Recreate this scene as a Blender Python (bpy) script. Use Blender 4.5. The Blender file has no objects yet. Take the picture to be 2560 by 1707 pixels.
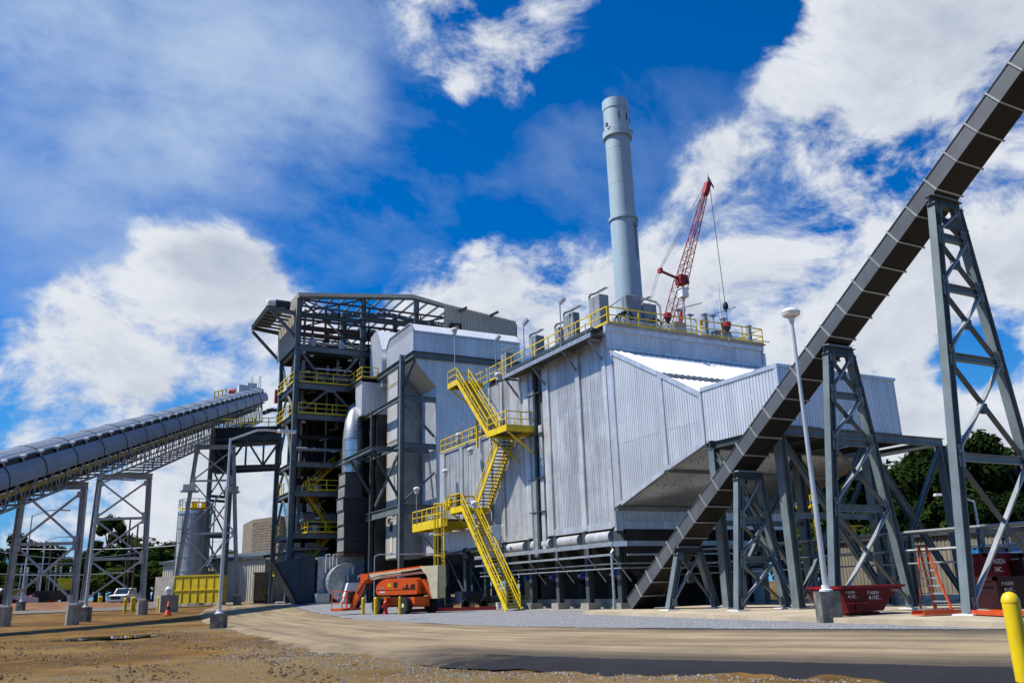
import bpy, math, random
from mathutils import Vector, Matrix, noise as mnoise
random.seed(7)
R = math.radians
SC = bpy.context.scene
COL = SC.collection

# ---------------------------------------------------------------- camera
CAM = Vector((-28.80, -41.37, 1.35))
cam_d = bpy.data.cameras.new('camera'); cam = bpy.data.objects.new('camera', cam_d); COL.objects.link(cam)
CM = Matrix(((0.88405592, -0.10546307, -0.455327), (-0.4664452, -0.26070742, -0.84525766), (-0.02956366, 0.95964013, -0.27967268)))
cm4 = CM.to_4x4()
cm4.translation = CAM
cam.matrix_world = cm4
cam_d.sensor_fit = 'HORIZONTAL'; cam_d.sensor_width = 36; cam_d.lens = 36 * 2122 / 2560
cam_d.clip_start = 0.1; cam_d.clip_end = 6000
SC.camera = cam
SC.view_settings.view_transform = 'Standard'; SC.view_settings.look = 'None'
SC.view_settings.exposure = 0.22; SC.view_settings.gamma = 1.0
SC.render.resolution_x = 1024; SC.render.resolution_y = 682
SC.cycles.max_bounces = 4; SC.cycles.diffuse_bounces = 1; SC.cycles.glossy_bounces = 2
SC.cycles.caustics_reflective = False; SC.cycles.caustics_refractive = False

def pix_dir(u, v):
    d = CM @ Vector(((u - 1280) / 2122, -(v - 853.5) / 2122, -1)); return d.normalized()

# ---------------------------------------------------------------- sun
SUN_EL = R(54)
SUN_H = Vector((-0.93, 0.37)).normalized()
SUN = Vector((SUN_H.x * math.cos(SUN_EL), SUN_H.y * math.cos(SUN_EL), math.sin(SUN_EL)))
sd = bpy.data.lights.new('sun', 'SUN'); sd.energy = 5.0; sd.angle = R(0.53); sd.color = (1.0, 0.95, 0.86)
so = bpy.data.objects.new('sun', sd); COL.objects.link(so)
so.rotation_euler = SUN.to_track_quat('Z', 'Y').to_euler()
so.location = (0, 0, 80)

# ---------------------------------------------------------------- sky: Nishita blue with procedural clouds at infinity
W = bpy.data.worlds.new('World'); SC.world = W; W.use_nodes = True
wn = W.node_tree.nodes; wl = W.node_tree.links; wn.clear()
def N(t, **k):
    n = wn.new(t)
    for a, b in k.items(): setattr(n, a, b)
    return n
def wmath(op, a, b=None, c=None, clamp=False):
    n = N('ShaderNodeMath', operation=op, use_clamp=clamp)
    for i, s in enumerate((a, b, c)):
        if s is None: continue
        if isinstance(s, (int, float)): n.inputs[i].default_value = s
        else: wl.new(s, n.inputs[i])
    return n.outputs[0]
def wvec(op, a, b):
    n = N('ShaderNodeVectorMath', operation=op)
    for i, s in enumerate((a, b)):
        if isinstance(s, (tuple, Vector)): n.inputs[i].default_value = tuple(s)
        else: wl.new(s, n.inputs[i])
    return n
def wmap(v, a, b, c, d, smooth=True):
    n = N('ShaderNodeMapRange', interpolation_type='SMOOTHSTEP' if smooth else 'LINEAR')
    wl.new(v, n.inputs[0])
    for i, s in enumerate((a, b, c, d)): n.inputs[i + 1].default_value = s
    return n.outputs[0]
def wnoise(vec, scale, detail, rough, dist=0.0, lac=2.0):
    n = N('ShaderNodeTexNoise'); n.inputs['Scale'].default_value = scale; n.inputs['Detail'].default_value = detail
    n.inputs['Roughness'].default_value = rough; n.inputs['Distortion'].default_value = dist; n.inputs['Lacunarity'].default_value = lac
    wl.new(vec, n.inputs['Vector']); return n.outputs[0]
def wmixc(f, a, b):
    n = N('ShaderNodeMix', data_type='RGBA'); wl.new(f, n.inputs[0])
    for i, s in ((6, a), (7, b)):
        if isinstance(s, tuple): n.inputs[i].default_value = s
        else: wl.new(s, n.inputs[i])
    return n.outputs[2]
tc = N('ShaderNodeTexCoord'); D = tc.outputs['Generated']
sky = N('ShaderNodeTexSky', sky_type='NISHITA'); sky.sun_disc = False
sky.sun_elevation = SUN_EL; sky.sun_rotation = math.atan2(SUN_H.x, SUN_H.y)
sky.air_density = 1.0; sky.dust_density = 0.3; sky.ozone_density = 3.0
hs = N('ShaderNodeMix', data_type='RGBA', blend_type='MULTIPLY'); hs.inputs[0].default_value = 1.0; hs.inputs[7].default_value = (.0, 1.12, 2.35, 1)
wl.new(sky.outputs[0], hs.inputs[6]); SKYC = hs.outputs[2]
# stretch so that clouds flatten towards the horizon
sep = N('ShaderNodeSeparateXYZ'); wl.new(D, sep.inputs[0])
CL = [  # px, py, radius (deg), weight : where the photographed clouds and blue gaps stand in the sky
    (300, 900, 8, .26), (480, 880, 8, .26), (130, 960, 5, .16), (470, 1020, 8, .18), (600, 760, 4.5, .2), (590, 680, 2.5, .12), (330, 780, 4, .14), (640, 900, 7, .16), (720, 720, 3, .1), (200, 830, 4, .12),
    (1120, 680, 4, .16), (1330, 720, 5, .18), (1000, 730, 3.5, .16), (1200, 760, 6, .16), (1480, 740, 5, .16), (1240, 620, 3, .06), (1350, 620, 3, .08),
    (2000, 620, 9, .26), (2280, 330, 11, .27), (2450, 100, 10, .2), (1850, 780, 7, .2), (2200, 740, 9, .25), (2420, 600, 9, .26), (1720, 860, 6, .18), (2130, 180, 5, .16), (2330, 1000, 6, .16), (1680, 640, 5, .12), (1950, 430, 6, .18), (2100, 480, 8, .2), (2080, 60, 3.5, .1),
    (950, 20, 3.6, .10), (1110, 100, 3.6, .09), (1240, 190, 2.6, .13), (1380, 90, 2.8, .11), (1490, 0, 3.2, .10), (1080, 265, 3.0, .16), (1200, 290, 2.8, .14), (1310, 140, 2.6, .08),
    (560, 1180, 4, .12), (420, 1270, 4, .12), (180, 1260, 4, .12), (80, 1200, 3.5, .1), (640, 1290, 4, .12),
    (60, 740, 6, -.2), (40, 1040, 5, -.2), (920, 600, 6, -.16), (1330, 480, 7, -.22), (760, 640, 4, -.12), (1780, 100, 7, -.2), (1620, 350, 6, -.12), (1950, 160, 4, -.14), (2470, 860, 4, -.28), (2330, 850, 3.2, -.2), (1250, 520, 6, -.14), (860, 680, 3.5, -.16), (640, 200, 8, -.10), (300, 480, 10, -.14), (600, 420, 8, -.12), (2440, 820, 3, -.2), (100, 200, 9, -.14), (860, 400, 8, -.12), (1000, 400, 6, -.1)]
acc = None
for (px, py, rad, w) in CL:
    dp = wvec('DOT_PRODUCT', D, pix_dir(px, py)).outputs['Value']
    v = wmap(dp, math.cos(R(rad * 1.5)), math.cos(R(rad * 0.25)), 0.0, w * .92)
    acc = v if acc is None else wmath('ADD', acc, v)
acc = wmath('MINIMUM', acc, .31)
wob = N('ShaderNodeTexNoise'); wob.inputs['Scale'].default_value = 5.0; wob.inputs['Detail'].default_value = 4; wl.new(D, wob.inputs['Vector'])
wv = wvec('SCALE', wvec('SUBTRACT', wob.outputs['Color'], (.5, .5, .5)).outputs[0], (0, 0, 0)); wv.inputs['Scale'].default_value = 0.05
Dw = wvec('ADD', D, wv.outputs[0]).outputs[0]
mp = N('ShaderNodeMapping'); mp.inputs['Scale'].default_value = (1, 1, 1.5); wl.new(Dw, mp.inputs[0])
n1 = wnoise(mp.outputs[0], 5.6, 15, .64, .25)
n0 = wnoise(mp.outputs[0], 2.4, 4, .5)
shv = wvec('ADD', mp.outputs[0], tuple(SUN * 0.05)).outputs[0]
n2 = wnoise(shv, 5.6, 8, .62, .25)
dens0 = wmath('ADD', wmath('ADD', wmath('MULTIPLY', wmath('SUBTRACT', n1, .5), 1.55), wmath('MULTIPLY', wmath('SUBTRACT', n0, .5), .40)), acc)
dens = wmap(dens0, .055, .285, 0, 1)
# thin high veil, drawn out along one direction
mv = N('ShaderNodeMapping'); mv.inputs['Rotation'].default_value = (R(20), R(-35), R(40)); mv.inputs['Scale'].default_value = (1.0, 2.4, 1.8); wl.new(Dw, mv.inputs[0])
nv = wnoise(mv.outputs[0], 2.6, 10, .62)
vac = None
for (px, py, rad, w) in ((300, 450, 15, .42), (60, 100, 13, .40), (480, 260, 14, .26), (820, 140, 13, .20), (900, 380, 9, .12), (560, 500, 9, .14), (1500, 330, 9, .16), (1620, 520, 8, .20), (1760, 420, 8, .16), (1250, 330, 8, .12)):
    v = wmap(wvec('DOT_PRODUCT', Dw, pix_dir(px, py)).outputs['Value'], math.cos(R(rad * 1.7)), math.cos(R(rad * .1)), 0.0, w); vac = v if vac is None else wmath('ADD', vac, v)
veil = wmath('ADD', wmath('MULTIPLY', wmath('ADD', wmath('MULTIPLY', vac, .60), -.02), wmap(nv, .25, .68, .25, 1.25)), wmap(dens0, -.06, .16, -.05, .16), clamp=True)
veil = wmath('MULTIPLY', wmath('SUBTRACT', veil, .15, clamp=True), 1.25)
lit = wmath('ADD', wmath('MULTIPLY', wmath('SUBTRACT', n1, n2), 2.6), .80, clamp=True)
thick = wmap(dens0, .24, .62, 0, .62)
litc = wmath('SUBTRACT', lit, thick, clamp=True)
ccol = wmixc(litc, (6.6, 7.7, 9.9, 1), (13.4, 14.0, 15.0, 1))
hz = wmap(sep.outputs[2], -.02, .34, .9, 0)
SKYC = wmixc(hz, SKYC, (2.6, 7.0, 12.2, 1))
s1 = wmixc(veil, SKYC, (7.4, 9.6, 13.4, 1))
s2 = wmixc(dens, s1, ccol)
bg = N('ShaderNodeBackground'); bg.inputs['Strength'].default_value = 0.050; wl.new(s2, bg.inputs['Color'])
wo = N('ShaderNodeOutputWorld'); wl.new(bg.outputs[0], wo.inputs['Surface'])

# ---------------------------------------------------------------- materials
MATS = {}
def mat(name, col, rough=.6, metal=0.0, var=.12, scale=1.5, bump=0.0, bscale=20., streak=0.0, col2=None, spec=.5, stretch=(1, 1, 1), cmix=(.42, .62), ov=0.0):
    m = bpy.data.materials.new(name); m.use_nodes = True; nt = m.node_tree; b = nt.nodes['Principled BSDF']
    b.inputs['Roughness'].default_value = rough; b.inputs['Metallic'].default_value = metal
    b.inputs['Specular IOR Level'].default_value = spec
    L = nt.links; tcn = nt.nodes.new('ShaderNodeTexCoord')
    geo = nt.nodes.new('ShaderNodeNewGeometry')
    mpn = nt.nodes.new('ShaderNodeMapping'); mpn.inputs['Scale'].default_value = stretch; L.new(geo.outputs['Position'], mpn.inputs[0])
    n = nt.nodes.new('ShaderNodeTexNoise'); n.inputs['Scale'].default_value = scale; n.inputs['Detail'].default_value = 7; n.inputs['Roughness'].default_value = .62
    L.new(mpn.outputs[0], n.inputs['Vector'])
    mr = nt.nodes.new('ShaderNodeMapRange'); mr.inputs[1].default_value = cmix[0]; mr.inputs[2].default_value = cmix[1]; L.new(n.outputs[0], mr.inputs[0])
    mx = nt.nodes.new('ShaderNodeMix'); mx.data_type = 'RGBA'; L.new(mr.outputs[0], mx.inputs[0])
    c2 = col2 if col2 else tuple(max(0, c * (1 - 2 * var)) for c in col)
    mx.inputs[6].default_value = (*c2, 1); mx.inputs[7].default_value = (*col, 1)
    last = mx.outputs[2]
    if streak:
        ms = nt.nodes.new('ShaderNodeMapping'); ms.inputs['Scale'].default_value = (2.2, 2.2, .10); L.new(geo.outputs['Position'], ms.inputs[0])
        ns = nt.nodes.new('ShaderNodeTexNoise'); ns.inputs['Scale'].default_value = 1.6; ns.inputs['Detail'].default_value = 6; L.new(ms.outputs[0], ns.inputs['Vector'])
        r2 = nt.nodes.new('ShaderNodeMapRange'); r2.inputs[1].default_value = .38; r2.inputs[2].default_value = .66; r2.inputs[3].default_value = 1 - streak; r2.inputs[4].default_value = 1.0; L.new(ns.outputs[0], r2.inputs[0])
        m2 = nt.nodes.new('ShaderNodeMix'); m2.data_type = 'RGBA'; m2.blend_type = 'MULTIPLY'; m2.inputs[0].default_value = 1
        L.new(last, m2.inputs[6]); L.new(r2.outputs[0], m2.inputs[7]); last = m2.outputs[2]
        r3 = nt.nodes.new('ShaderNodeMapRange'); r3.inputs[3].default_value = min(1, rough + .12); r3.inputs[4].default_value = max(.05, rough - .10); L.new(ns.outputs[0], r3.inputs[0]); L.new(r3.outputs[0], b.inputs['Roughness'])
    if ov:
        oi = nt.nodes.new('ShaderNodeObjectInfo'); r4 = nt.nodes.new('ShaderNodeMapRange'); r4.inputs[3].default_value = 1 - ov; r4.inputs[4].default_value = 1.0; L.new(oi.outputs['Random'], r4.inputs[0])
        m4 = nt.nodes.new('ShaderNodeMix'); m4.data_type = 'RGBA'; m4.blend_type = 'MULTIPLY'; m4.inputs[0].default_value = 1; L.new(last, m4.inputs[6]); L.new(r4.outputs[0], m4.inputs[7]); last = m4.outputs[2]
    L.new(last, b.inputs['Base Color'])
    if bump:
        nb = nt.nodes.new('ShaderNodeTexNoise'); nb.inputs['Scale'].default_value = bscale; nb.inputs['Detail'].default_value = 8; nb.inputs['Roughness'].default_value = .65; L.new(geo.outputs['Position'], nb.inputs['Vector'])
        bp = nt.nodes.new('ShaderNodeBump'); bp.inputs['Strength'].default_value = bump; bp.inputs['Distance'].default_value = .06; L.new(nb.outputs[0], bp.inputs['Height']); L.new(bp.outputs[0], b.inputs['Normal'])
    MATS[name] = m
    return m
M = {}
M['clad'] = mat('aluminium_cladding', (.84, .85, .86), .40, .42, .06, .35, streak=.14, ov=.13)
M['cladold'] = mat('weathered_aluminium', (.88, .88, .87), .40, .42, .11, .55, streak=.28, bump=.12, bscale=3, ov=.17)
M['trim'] = mat('aluminium_flashing', (.80, .81, .83), .34, .5, .08, 1.2, streak=.16, ov=.1)
M['roofclad'] = mat('roof_aluminium', (.93, .93, .93), .55, .0, .05, .5)
M['soffit'] = mat('soffit_aluminium', (.62, .60, .55), .24, .9, .12, .5, streak=.1)
M['galv'] = mat('galvanised_steel', (.50, .53, .55), .45, .6, .14, 3)
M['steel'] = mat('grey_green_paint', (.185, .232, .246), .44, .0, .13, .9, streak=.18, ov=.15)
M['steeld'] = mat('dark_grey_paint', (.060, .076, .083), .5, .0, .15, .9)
M['steelg'] = mat('grey_painted_steel', (.32, .34, .345), .45, .1, .12, 1.2)
M['rust'] = mat('red_oxide_primer', (.075, .032, .024), .7, .0, .2, 2)
M['yellow'] = mat('safety_yellow', (.86, .62, .004), .40, .0, .10, 1.2, ov=.08)
M['conv'] = mat('conveyor_grey', (.125, .133, .143), .42, .15, .12, .7, streak=.15)
M['convd'] = mat('conveyor_underside_shade', (.014, .0135, .012), .6, .0, .2, .5, spec=.2)  # near-black copy of the conveyor grey: underside shade put into the colour
M['dark'] = mat('dark_insulation', (.03, .032, .034), .7, .0, .2, .8)
M['black'] = mat('black_steel', (.012, .013, .014), .6, .0, .2, 1)
M['stackm'] = mat('stack_paint', (.40, .53, .60), .5, .0, .05, .25, streak=.10)
M['tan'] = mat('tan_siding', (.52, .49, .39), .55, .0, .06, .6)
M['red'] = mat('crane_red', (.36, .022, .028), .5, .0, .12, 2)
M['darkred'] = mat('bin_red', (.15, .005, .009), .6, .0, .22, 2.4, spec=.25)
M['orange'] = mat('lift_orange', (.82, .105, .008), .36, .0, .06, 2)
M['cream'] = mat('lift_cream', (.74, .66, .42), .42, .0, .07, 2)
M['rubber'] = mat('tyre_rubber', (.018, .017, .016), .85, .0, .2, 6, bump=.3, bscale=12)
M['white'] = mat('white_paint', (.78, .78, .77), .4, .0, .06, 2)
M['conc'] = mat('concrete', (.36, .34, .29), .85, .0, .14, 1.6, bump=.25, bscale=9)
M['concd'] = mat('dark_mottled_concrete', (.20, .20, .18), .9, .0, .28, 2.2, bump=.5, bscale=8)  # darker, rougher concrete for the lamp bases
M['pole'] = mat('lamp_pole_steel', (.55, .56, .57), .38, .4, .08, 1)
M['blue'] = mat('motor_blue', (.05, .10, .16), .45, .0, .1, 2)
M['valve'] = mat('actuator_blue', (.02, .07, .45), .4, .0, .1, 2)
M['navy'] = mat('navy_paint', (.018, .028, .07), .42, .0, .15, 1.5)
M['hood'] = mat('slate_blue_sheet', (.035, .06, .095), .5, .1, .12, .5, streak=.15)
M['bcont'] = mat('blue_container', (.02, .20, .52), .45, .0, .1, 1.2)
M['lead'] = mat('gasket_black', (.008, .008, .009), .4, .0, .1, 2)
M['wood'] = mat('crate_plywood', (.30, .19, .11), .75, .0, .18, 1.4, stretch=(1, 1, .3))
M['glass'] = mat('dark_glass', (.02, .025, .03), .06, .0, .05, 2, spec=.8)
M['silo'] = mat('silo_steel', (.62, .61, .60), .40, .45, .12, .6, streak=.22)
M['brick'] = mat('split_block', (.27, .22, .17), .9, .0, .2, 3, bump=.6, bscale=5)
M['lador'] = mat('fibreglass_orange', (.62, .075, .014), .4, .0, .08, 3)
M['cone'] = mat('cone_orange', (.85, .13, .03), .5, .0, .05, 3)
M['bark'] = mat('bark', (.10, .075, .055), .9, .0, .2, 5, bump=.5, bscale=14)
M['hyd'] = mat('hydrant_red', (.55, .03, .02), .4, .0, .08, 3)
M['ink'] = mat('black_lettering', (.012, .012, .012), .5)
M['inkw'] = mat('white_lettering', (.75, .72, .70), .5)
M['grate'] = mat('steel_grating', (.10, .105, .105), .6, .3, .2, 4)
M['silver'] = mat('bright_jacketing', (.70, .71, .73), .26, .75, .06, 1.2)
M['lens'] = mat('lamp_lens', (.62, .64, .64), .25)

def leafmat(name, c1, c2):
    m = bpy.data.materials.new(name); m.use_nodes = True; nt = m.node_tree; nt.nodes.clear(); L = nt.links
    geo = nt.nodes.new('ShaderNodeNewGeometry'); oi = nt.nodes.new('ShaderNodeObjectInfo')
    n = nt.nodes.new('ShaderNodeTexNoise'); n.inputs['Scale'].default_value = .7; n.inputs['Detail'].default_value = 5; L.new(geo.outputs['Position'], n.inputs['Vector'])
    ad = nt.nodes.new('ShaderNodeMath'); ad.operation = 'MULTIPLY_ADD'; L.new(oi.outputs['Random'], ad.inputs[0]); ad.inputs[1].default_value = .35; L.new(n.outputs[0], ad.inputs[2])
    ad2 = nt.nodes.new('ShaderNodeMath'); ad2.operation = 'MULTIPLY_ADD'; L.new(geo.outputs['Random Per Island'], ad2.inputs[0]); ad2.inputs[1].default_value = .45; L.new(ad.outputs[0], ad2.inputs[2])
    mr = nt.nodes.new('ShaderNodeMapRange'); mr.inputs[1].default_value = .5; mr.inputs[2].default_value = 1.2; L.new(ad2.outputs[0], mr.inputs[0])
    mx = nt.nodes.new('ShaderNodeMix'); mx.data_type = 'RGBA'; L.new(mr.outputs[0], mx.inputs[0]); mx.inputs[6].default_value = (*c1, 1); mx.inputs[7].default_value = (*c2, 1)
    di = nt.nodes.new('ShaderNodeBsdfDiffuse'); tr = nt.nodes.new('ShaderNodeBsdfTranslucent'); ms = nt.nodes.new('ShaderNodeMixShader'); ms.inputs[0].default_value = .28
    L.new(mx.outputs[2], di.inputs[0]); L.new(mx.outputs[2], tr.inputs[0]); L.new(di.outputs[0], ms.inputs[1]); L.new(tr.outputs[0], ms.inputs[2])
    o = nt.nodes.new('ShaderNodeOutputMaterial'); L.new(ms.outputs[0], o.inputs[0]); return m
M['leaf'] = leafmat('leaves', (.022, .045, .012), (.075, .115, .022))
M['leafd'] = leafmat('dark_leaves', (.008, .018, .007), (.034, .058, .013))  # dark green, deepened further: backlit look put into the colour

# ---------------------------------------------------------------- mesh helpers
def V(*a): return Vector(a if len(a) > 1 else a[0])
class MB:
    def __init__(s): s.v = []; s.f = []
    def add(s, vs, fs):
        o = len(s.v); s.v += [tuple(p) for p in vs]; s.f += [tuple(i + o for i in f) for f in fs]; return s
    def box(s, x0, x1, y0, y1, z0, z1):
        if x0 > x1: x0, x1 = x1, x0
        if y0 > y1: y0, y1 = y1, y0
        if z0 > z1: z0, z1 = z1, z0
        return s.add([(x, y, z) for z in (z0, z1) for y in (y0, y1) for x in (x0, x1)], [(0, 2, 3, 1), (4, 5, 7, 6), (0, 1, 5, 4), (2, 6, 7, 3), (0, 4, 6, 2), (1, 3, 7, 5)])
    def frame(s, p, q, up=(0, 0, 1)):
        p = Vector(p); q = Vector(q); t = (q - p).normalized(); up = Vector(up)
        if abs(t.dot(up)) > .98: up = Vector((0, 1, 0)) if abs(t.y) < .9 else Vector((1, 0, 0))
        a = t.cross(up).normalized(); b = a.cross(t).normalized(); return p, q, t, a, b
    def prof(s, p, q, pts, up=(0, 0, 1), caps=None):
        p, q, t, a, b = s.frame(p, q, up); n = len(pts)
        vs = [p + a * x + b * y for x, y in pts] + [q + a * x + b * y for x, y in pts]
        fs = [(i, (i + 1) % n, n + (i + 1) % n, n + i) for i in range(n)]
        if caps is None: fs += [tuple(range(n))[::-1], tuple(range(n, 2 * n))]
        else:
            for c in caps: fs += [tuple(c)[::-1], tuple(i + n for i in c)]
        return s.add(vs, fs)
    def bar(s, p, q, w, h=None, up=(0, 0, 1)):
        h = h or w; return s.prof(p, q, [(-w / 2, -h / 2), (w / 2, -h / 2), (w / 2, h / 2), (-w / 2, h / 2)], up)
    def ib(s, p, q, d, w, up=(0, 0, 1), tf=None, tw=None):
        tf = tf or max(.025, d * .07); tw = tw or max(.02, w * .06); D = d / 2; B = w / 2; T = tw / 2; F = D - tf
        pts = [(-B, -D), (B, -D), (B, -F), (T, -F), (T, F), (B, F), (B, D), (-B, D), (-B, F), (-T, F), (-T, -F), (-B, -F)]
        return s.prof(p, q, pts, up, [(0, 1, 2, 11), (10, 3, 4, 9), (8, 5, 6, 7)])
    def ang(s, p, q, w, up=(0, 0, 1), t=.025):
        return s.prof(p, q, [(-w / 2, -w / 2), (w / 2, -w / 2), (w / 2, -w / 2 + t), (-w / 2 + t, -w / 2 + t), (-w / 2 + t, w / 2), (-w / 2, w / 2)], up, [(0, 1, 2, 3), (0, 3, 4, 5)])
    def tube(s, p, q, r, n=8, r2=None, cap=True):
        r2 = r if r2 is None else r2; p, q, t, a, b = s.frame(p, q)
        cs = [(math.cos(2 * math.pi * i / n), math.sin(2 * math.pi * i / n)) for i in range(n)]
        vs = [p + a * (c * r) + b * (d * r) for c, d in cs] + [q + a * (c * r2) + b * (d * r2) for c, d in cs]
        fs = [(i, (i + 1) % n, n + (i + 1) % n, n + i) for i in range(n)]
        if cap: fs += [tuple(range(n))[::-1], tuple(range(n, 2 * n))]
        return s.add(vs, fs)
    def path(s, pts, r, n=6):
        pts = [Vector(p) for p in pts]; rings = []; b0 = None
        for i, p in enumerate(pts):
            t = ((pts[min(i + 1, len(pts) - 1)] - p).normalized() + (p - pts[max(i - 1, 0)]).normalized()).normalized()
            if b0 is None:
                u = Vector((0, 0, 1)) if abs(t.z) < .9 else Vector((1, 0, 0)); a = t.cross(u).normalized()
            else: a = (b0 - t * b0.dot(t)).normalized()
            b0 = a; b = t.cross(a)
            rr = r[i] if isinstance(r, (list, tuple)) else r
            rings.append([p + a * (math.cos(2 * math.pi * k / n) * rr) + b * (math.sin(2 * math.pi * k / n) * rr) for k in range(n)])
        vs = [v for g in rings for v in g]; fs = []
        for i in range(len(rings) - 1):
            for k in range(n): fs.append((i * n + k, i * n + (k + 1) % n, (i + 1) * n + (k + 1) % n, (i + 1) * n + k))
        fs += [tuple(range(n))[::-1], tuple(range(len(vs) - n, len(vs)))]
        return s.add(vs, fs)
    def ext(s, pts, vec):
        pts = [Vector(p) for p in pts]; vec = Vector(vec); n = len(pts)
        fs = [(i, (i + 1) % n, n + (i + 1) % n, n + i) for i in range(n)] + [tuple(range(n))[::-1], tuple(range(n, 2 * n))]
        return s.add(pts + [p + vec for p in pts], fs)
    def lathe(s, prof, c=(0, 0, 0), n=16, axis=None):
        c = Vector(c); q = Vector((0, 0, 1)).rotation_difference(Vector(axis)) if axis else None
        vs = []; fs = []
        for r, z in prof:
            for k in range(n):
                p = Vector((r * math.cos(2 * math.pi * k / n), r * math.sin(2 * math.pi * k / n), z))
                vs.append(c + (q @ p if q else p))
        for i in range(len(prof) - 1):
            for k in range(n): fs.append((i * n + k, i * n + (k + 1) % n, (i + 1) * n + (k + 1) % n, (i + 1) * n + k))
        fs += [tuple(range(n))[::-1], tuple(range(len(vs) - n, len(vs)))]
        return s.add(vs, fs)
    def corr(s, o, u, w, bot, top, nrm, pitch=.2, dep=.045, axis=(0, 0, 1)):
        """ribbed sheet: o + u*t (t 0..w), from axis*bot(t) to axis*top(t), ribs standing out along nrm"""
        o = Vector(o); u = Vector(u); nrm = Vector(nrm); ax = Vector(axis); n = max(1, round(w / pitch)); p = w / n; ts = []
        for i in range(n):
            ts += [(i * p, 0), (i * p + p * .45, 0), (i * p + p * .55, dep), (i * p + p * .90, dep)]
        ts += [(w, 0)]
        bf = bot if callable(bot) else (lambda t: bot); tf = top if callable(top) else (lambda t: top)
        vs = []
        for t, d in ts:
            b = o + u * t + nrm * d; vs += [b + ax * bf(t), b + ax * tf(t)]
        fs = [(2 * i, 2 * i + 2, 2 * i + 3, 2 * i + 1) for i in range(len(ts) - 1)]
        return s.add(vs, fs)
    def plates(s, pts, w, h, ax, t=.03):
        for p in pts: s.bar(Vector(p) - Vector(ax) * t / 2, Vector(p) + Vector(ax) * t / 2, w, h)
        return s
    def mesh(s, name, smooth=False):
        me = bpy.data.meshes.new(name); me.from_pydata(s.v, [], s.f); me.validate()
        if smooth:
            me.shade_smooth(); me.set_sharp_from_angle(angle=R(38))
        me.update(); return me
def setp(o, label=None, cat=None, group=None, kind=None):
    if label: o['label'] = label
    if cat: o['category'] = cat
    if group: o['group'] = group
    if kind: o['kind'] = kind
    return o
def obj(name, mb, m, parent=None, label=None, cat=None, group=None, kind=None, smooth=False):
    me = mb if isinstance(mb, bpy.types.Mesh) else mb.mesh(name, smooth)
    if m is not None and not me.materials: me.materials.append(M[m] if isinstance(m, str) else m)
    o = bpy.data.objects.new(name, me); COL.objects.link(o)
    if parent is not None:
        o.parent = parent; o.matrix_parent_inverse = PINV[parent.name]; PINV[o.name] = Matrix()
    else: PINV[o.name] = Matrix()
    return setp(o, label, cat, group, kind)
PINV = {}
def thing(name, label, cat, loc=(0, 0, 0), group=None):
    o = bpy.data.objects.new(name, None); COL.objects.link(o); o.location = loc; o.empty_display_size = .3
    PINV[o.name] = Matrix.Translation(-Vector(loc))
    return setp(o, label, cat, group)
def copy_tree(src, loc=None, rz=0, scale=None, label=None, parent=None):
    c = src.copy(); COL.objects.link(c)
    if parent is not None: c.parent = parent
    else:
        if loc is not None: c.location = loc
        c.rotation_euler = (0, 0, rz)
        if scale: c.scale = scale if isinstance(scale, (tuple, list)) else (scale,) * 3
        if label: c['label'] = label
    for ch in list(src.children): copy_tree(ch, parent=c)
    return c
def lerp(a, b, t): return a + (b - a) * t
def ss(a, b, x):
    t = max(0., min(1., (x - a) / (b - a))); return t * t * (3 - 2 * t)
def railing(mb, pts, h=1.07, toe=True, r=.028, step=1.5, closed=False, toed=.012):
    """posts, two rails and a toe board along a polyline"""
    pts = [Vector(p) for p in pts]
    if closed: pts = pts + [pts[0]]
    up = Vector((0, 0, 1))
    for j, (a, b) in enumerate(zip(pts[:-1], pts[1:])):
        L = (b - a).length; n = max(1, round(L / step))
        for i in range(1 if j else 0, n if closed and j == len(pts) - 2 else n + 1):
            p = a.lerp(b, i / n); mb.bar(p, p + up * h, r * 2.1, r * 2.1)
        mb.bar(a + up * h, b + up * h, r * 2.2, r * 2.2); mb.bar(a + up * h * .53, b + up * h * .53, r * 1.8, r * 1.8)
        if toe: mb.bar(a + up * .07, b + up * .07, .02, .15)
    return mb

def sheets(parent, m, o, u, w, bot, top, nrm, pitch=.19, dep=.03, sw=1.1, name='wall_sheet'):
    """a wall as separate lapped sheets about a metre wide"""
    n = max(1, round(w / sw)); o = Vector(o); u = Vector(u); k = w / n
    bf = bot if callable(bot) else (lambda t: bot); tf = top if callable(top) else (lambda t: top)
    for i in range(n):
        obj(name, MB().corr(o + u * (k * i) + Vector(nrm) * (.006 * (i % 2)), u, k - .004, lambda t, i=i: bf(t + k * i), lambda t, i=i: tf(t + k * i), nrm, pitch, dep), m, parent)
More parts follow.
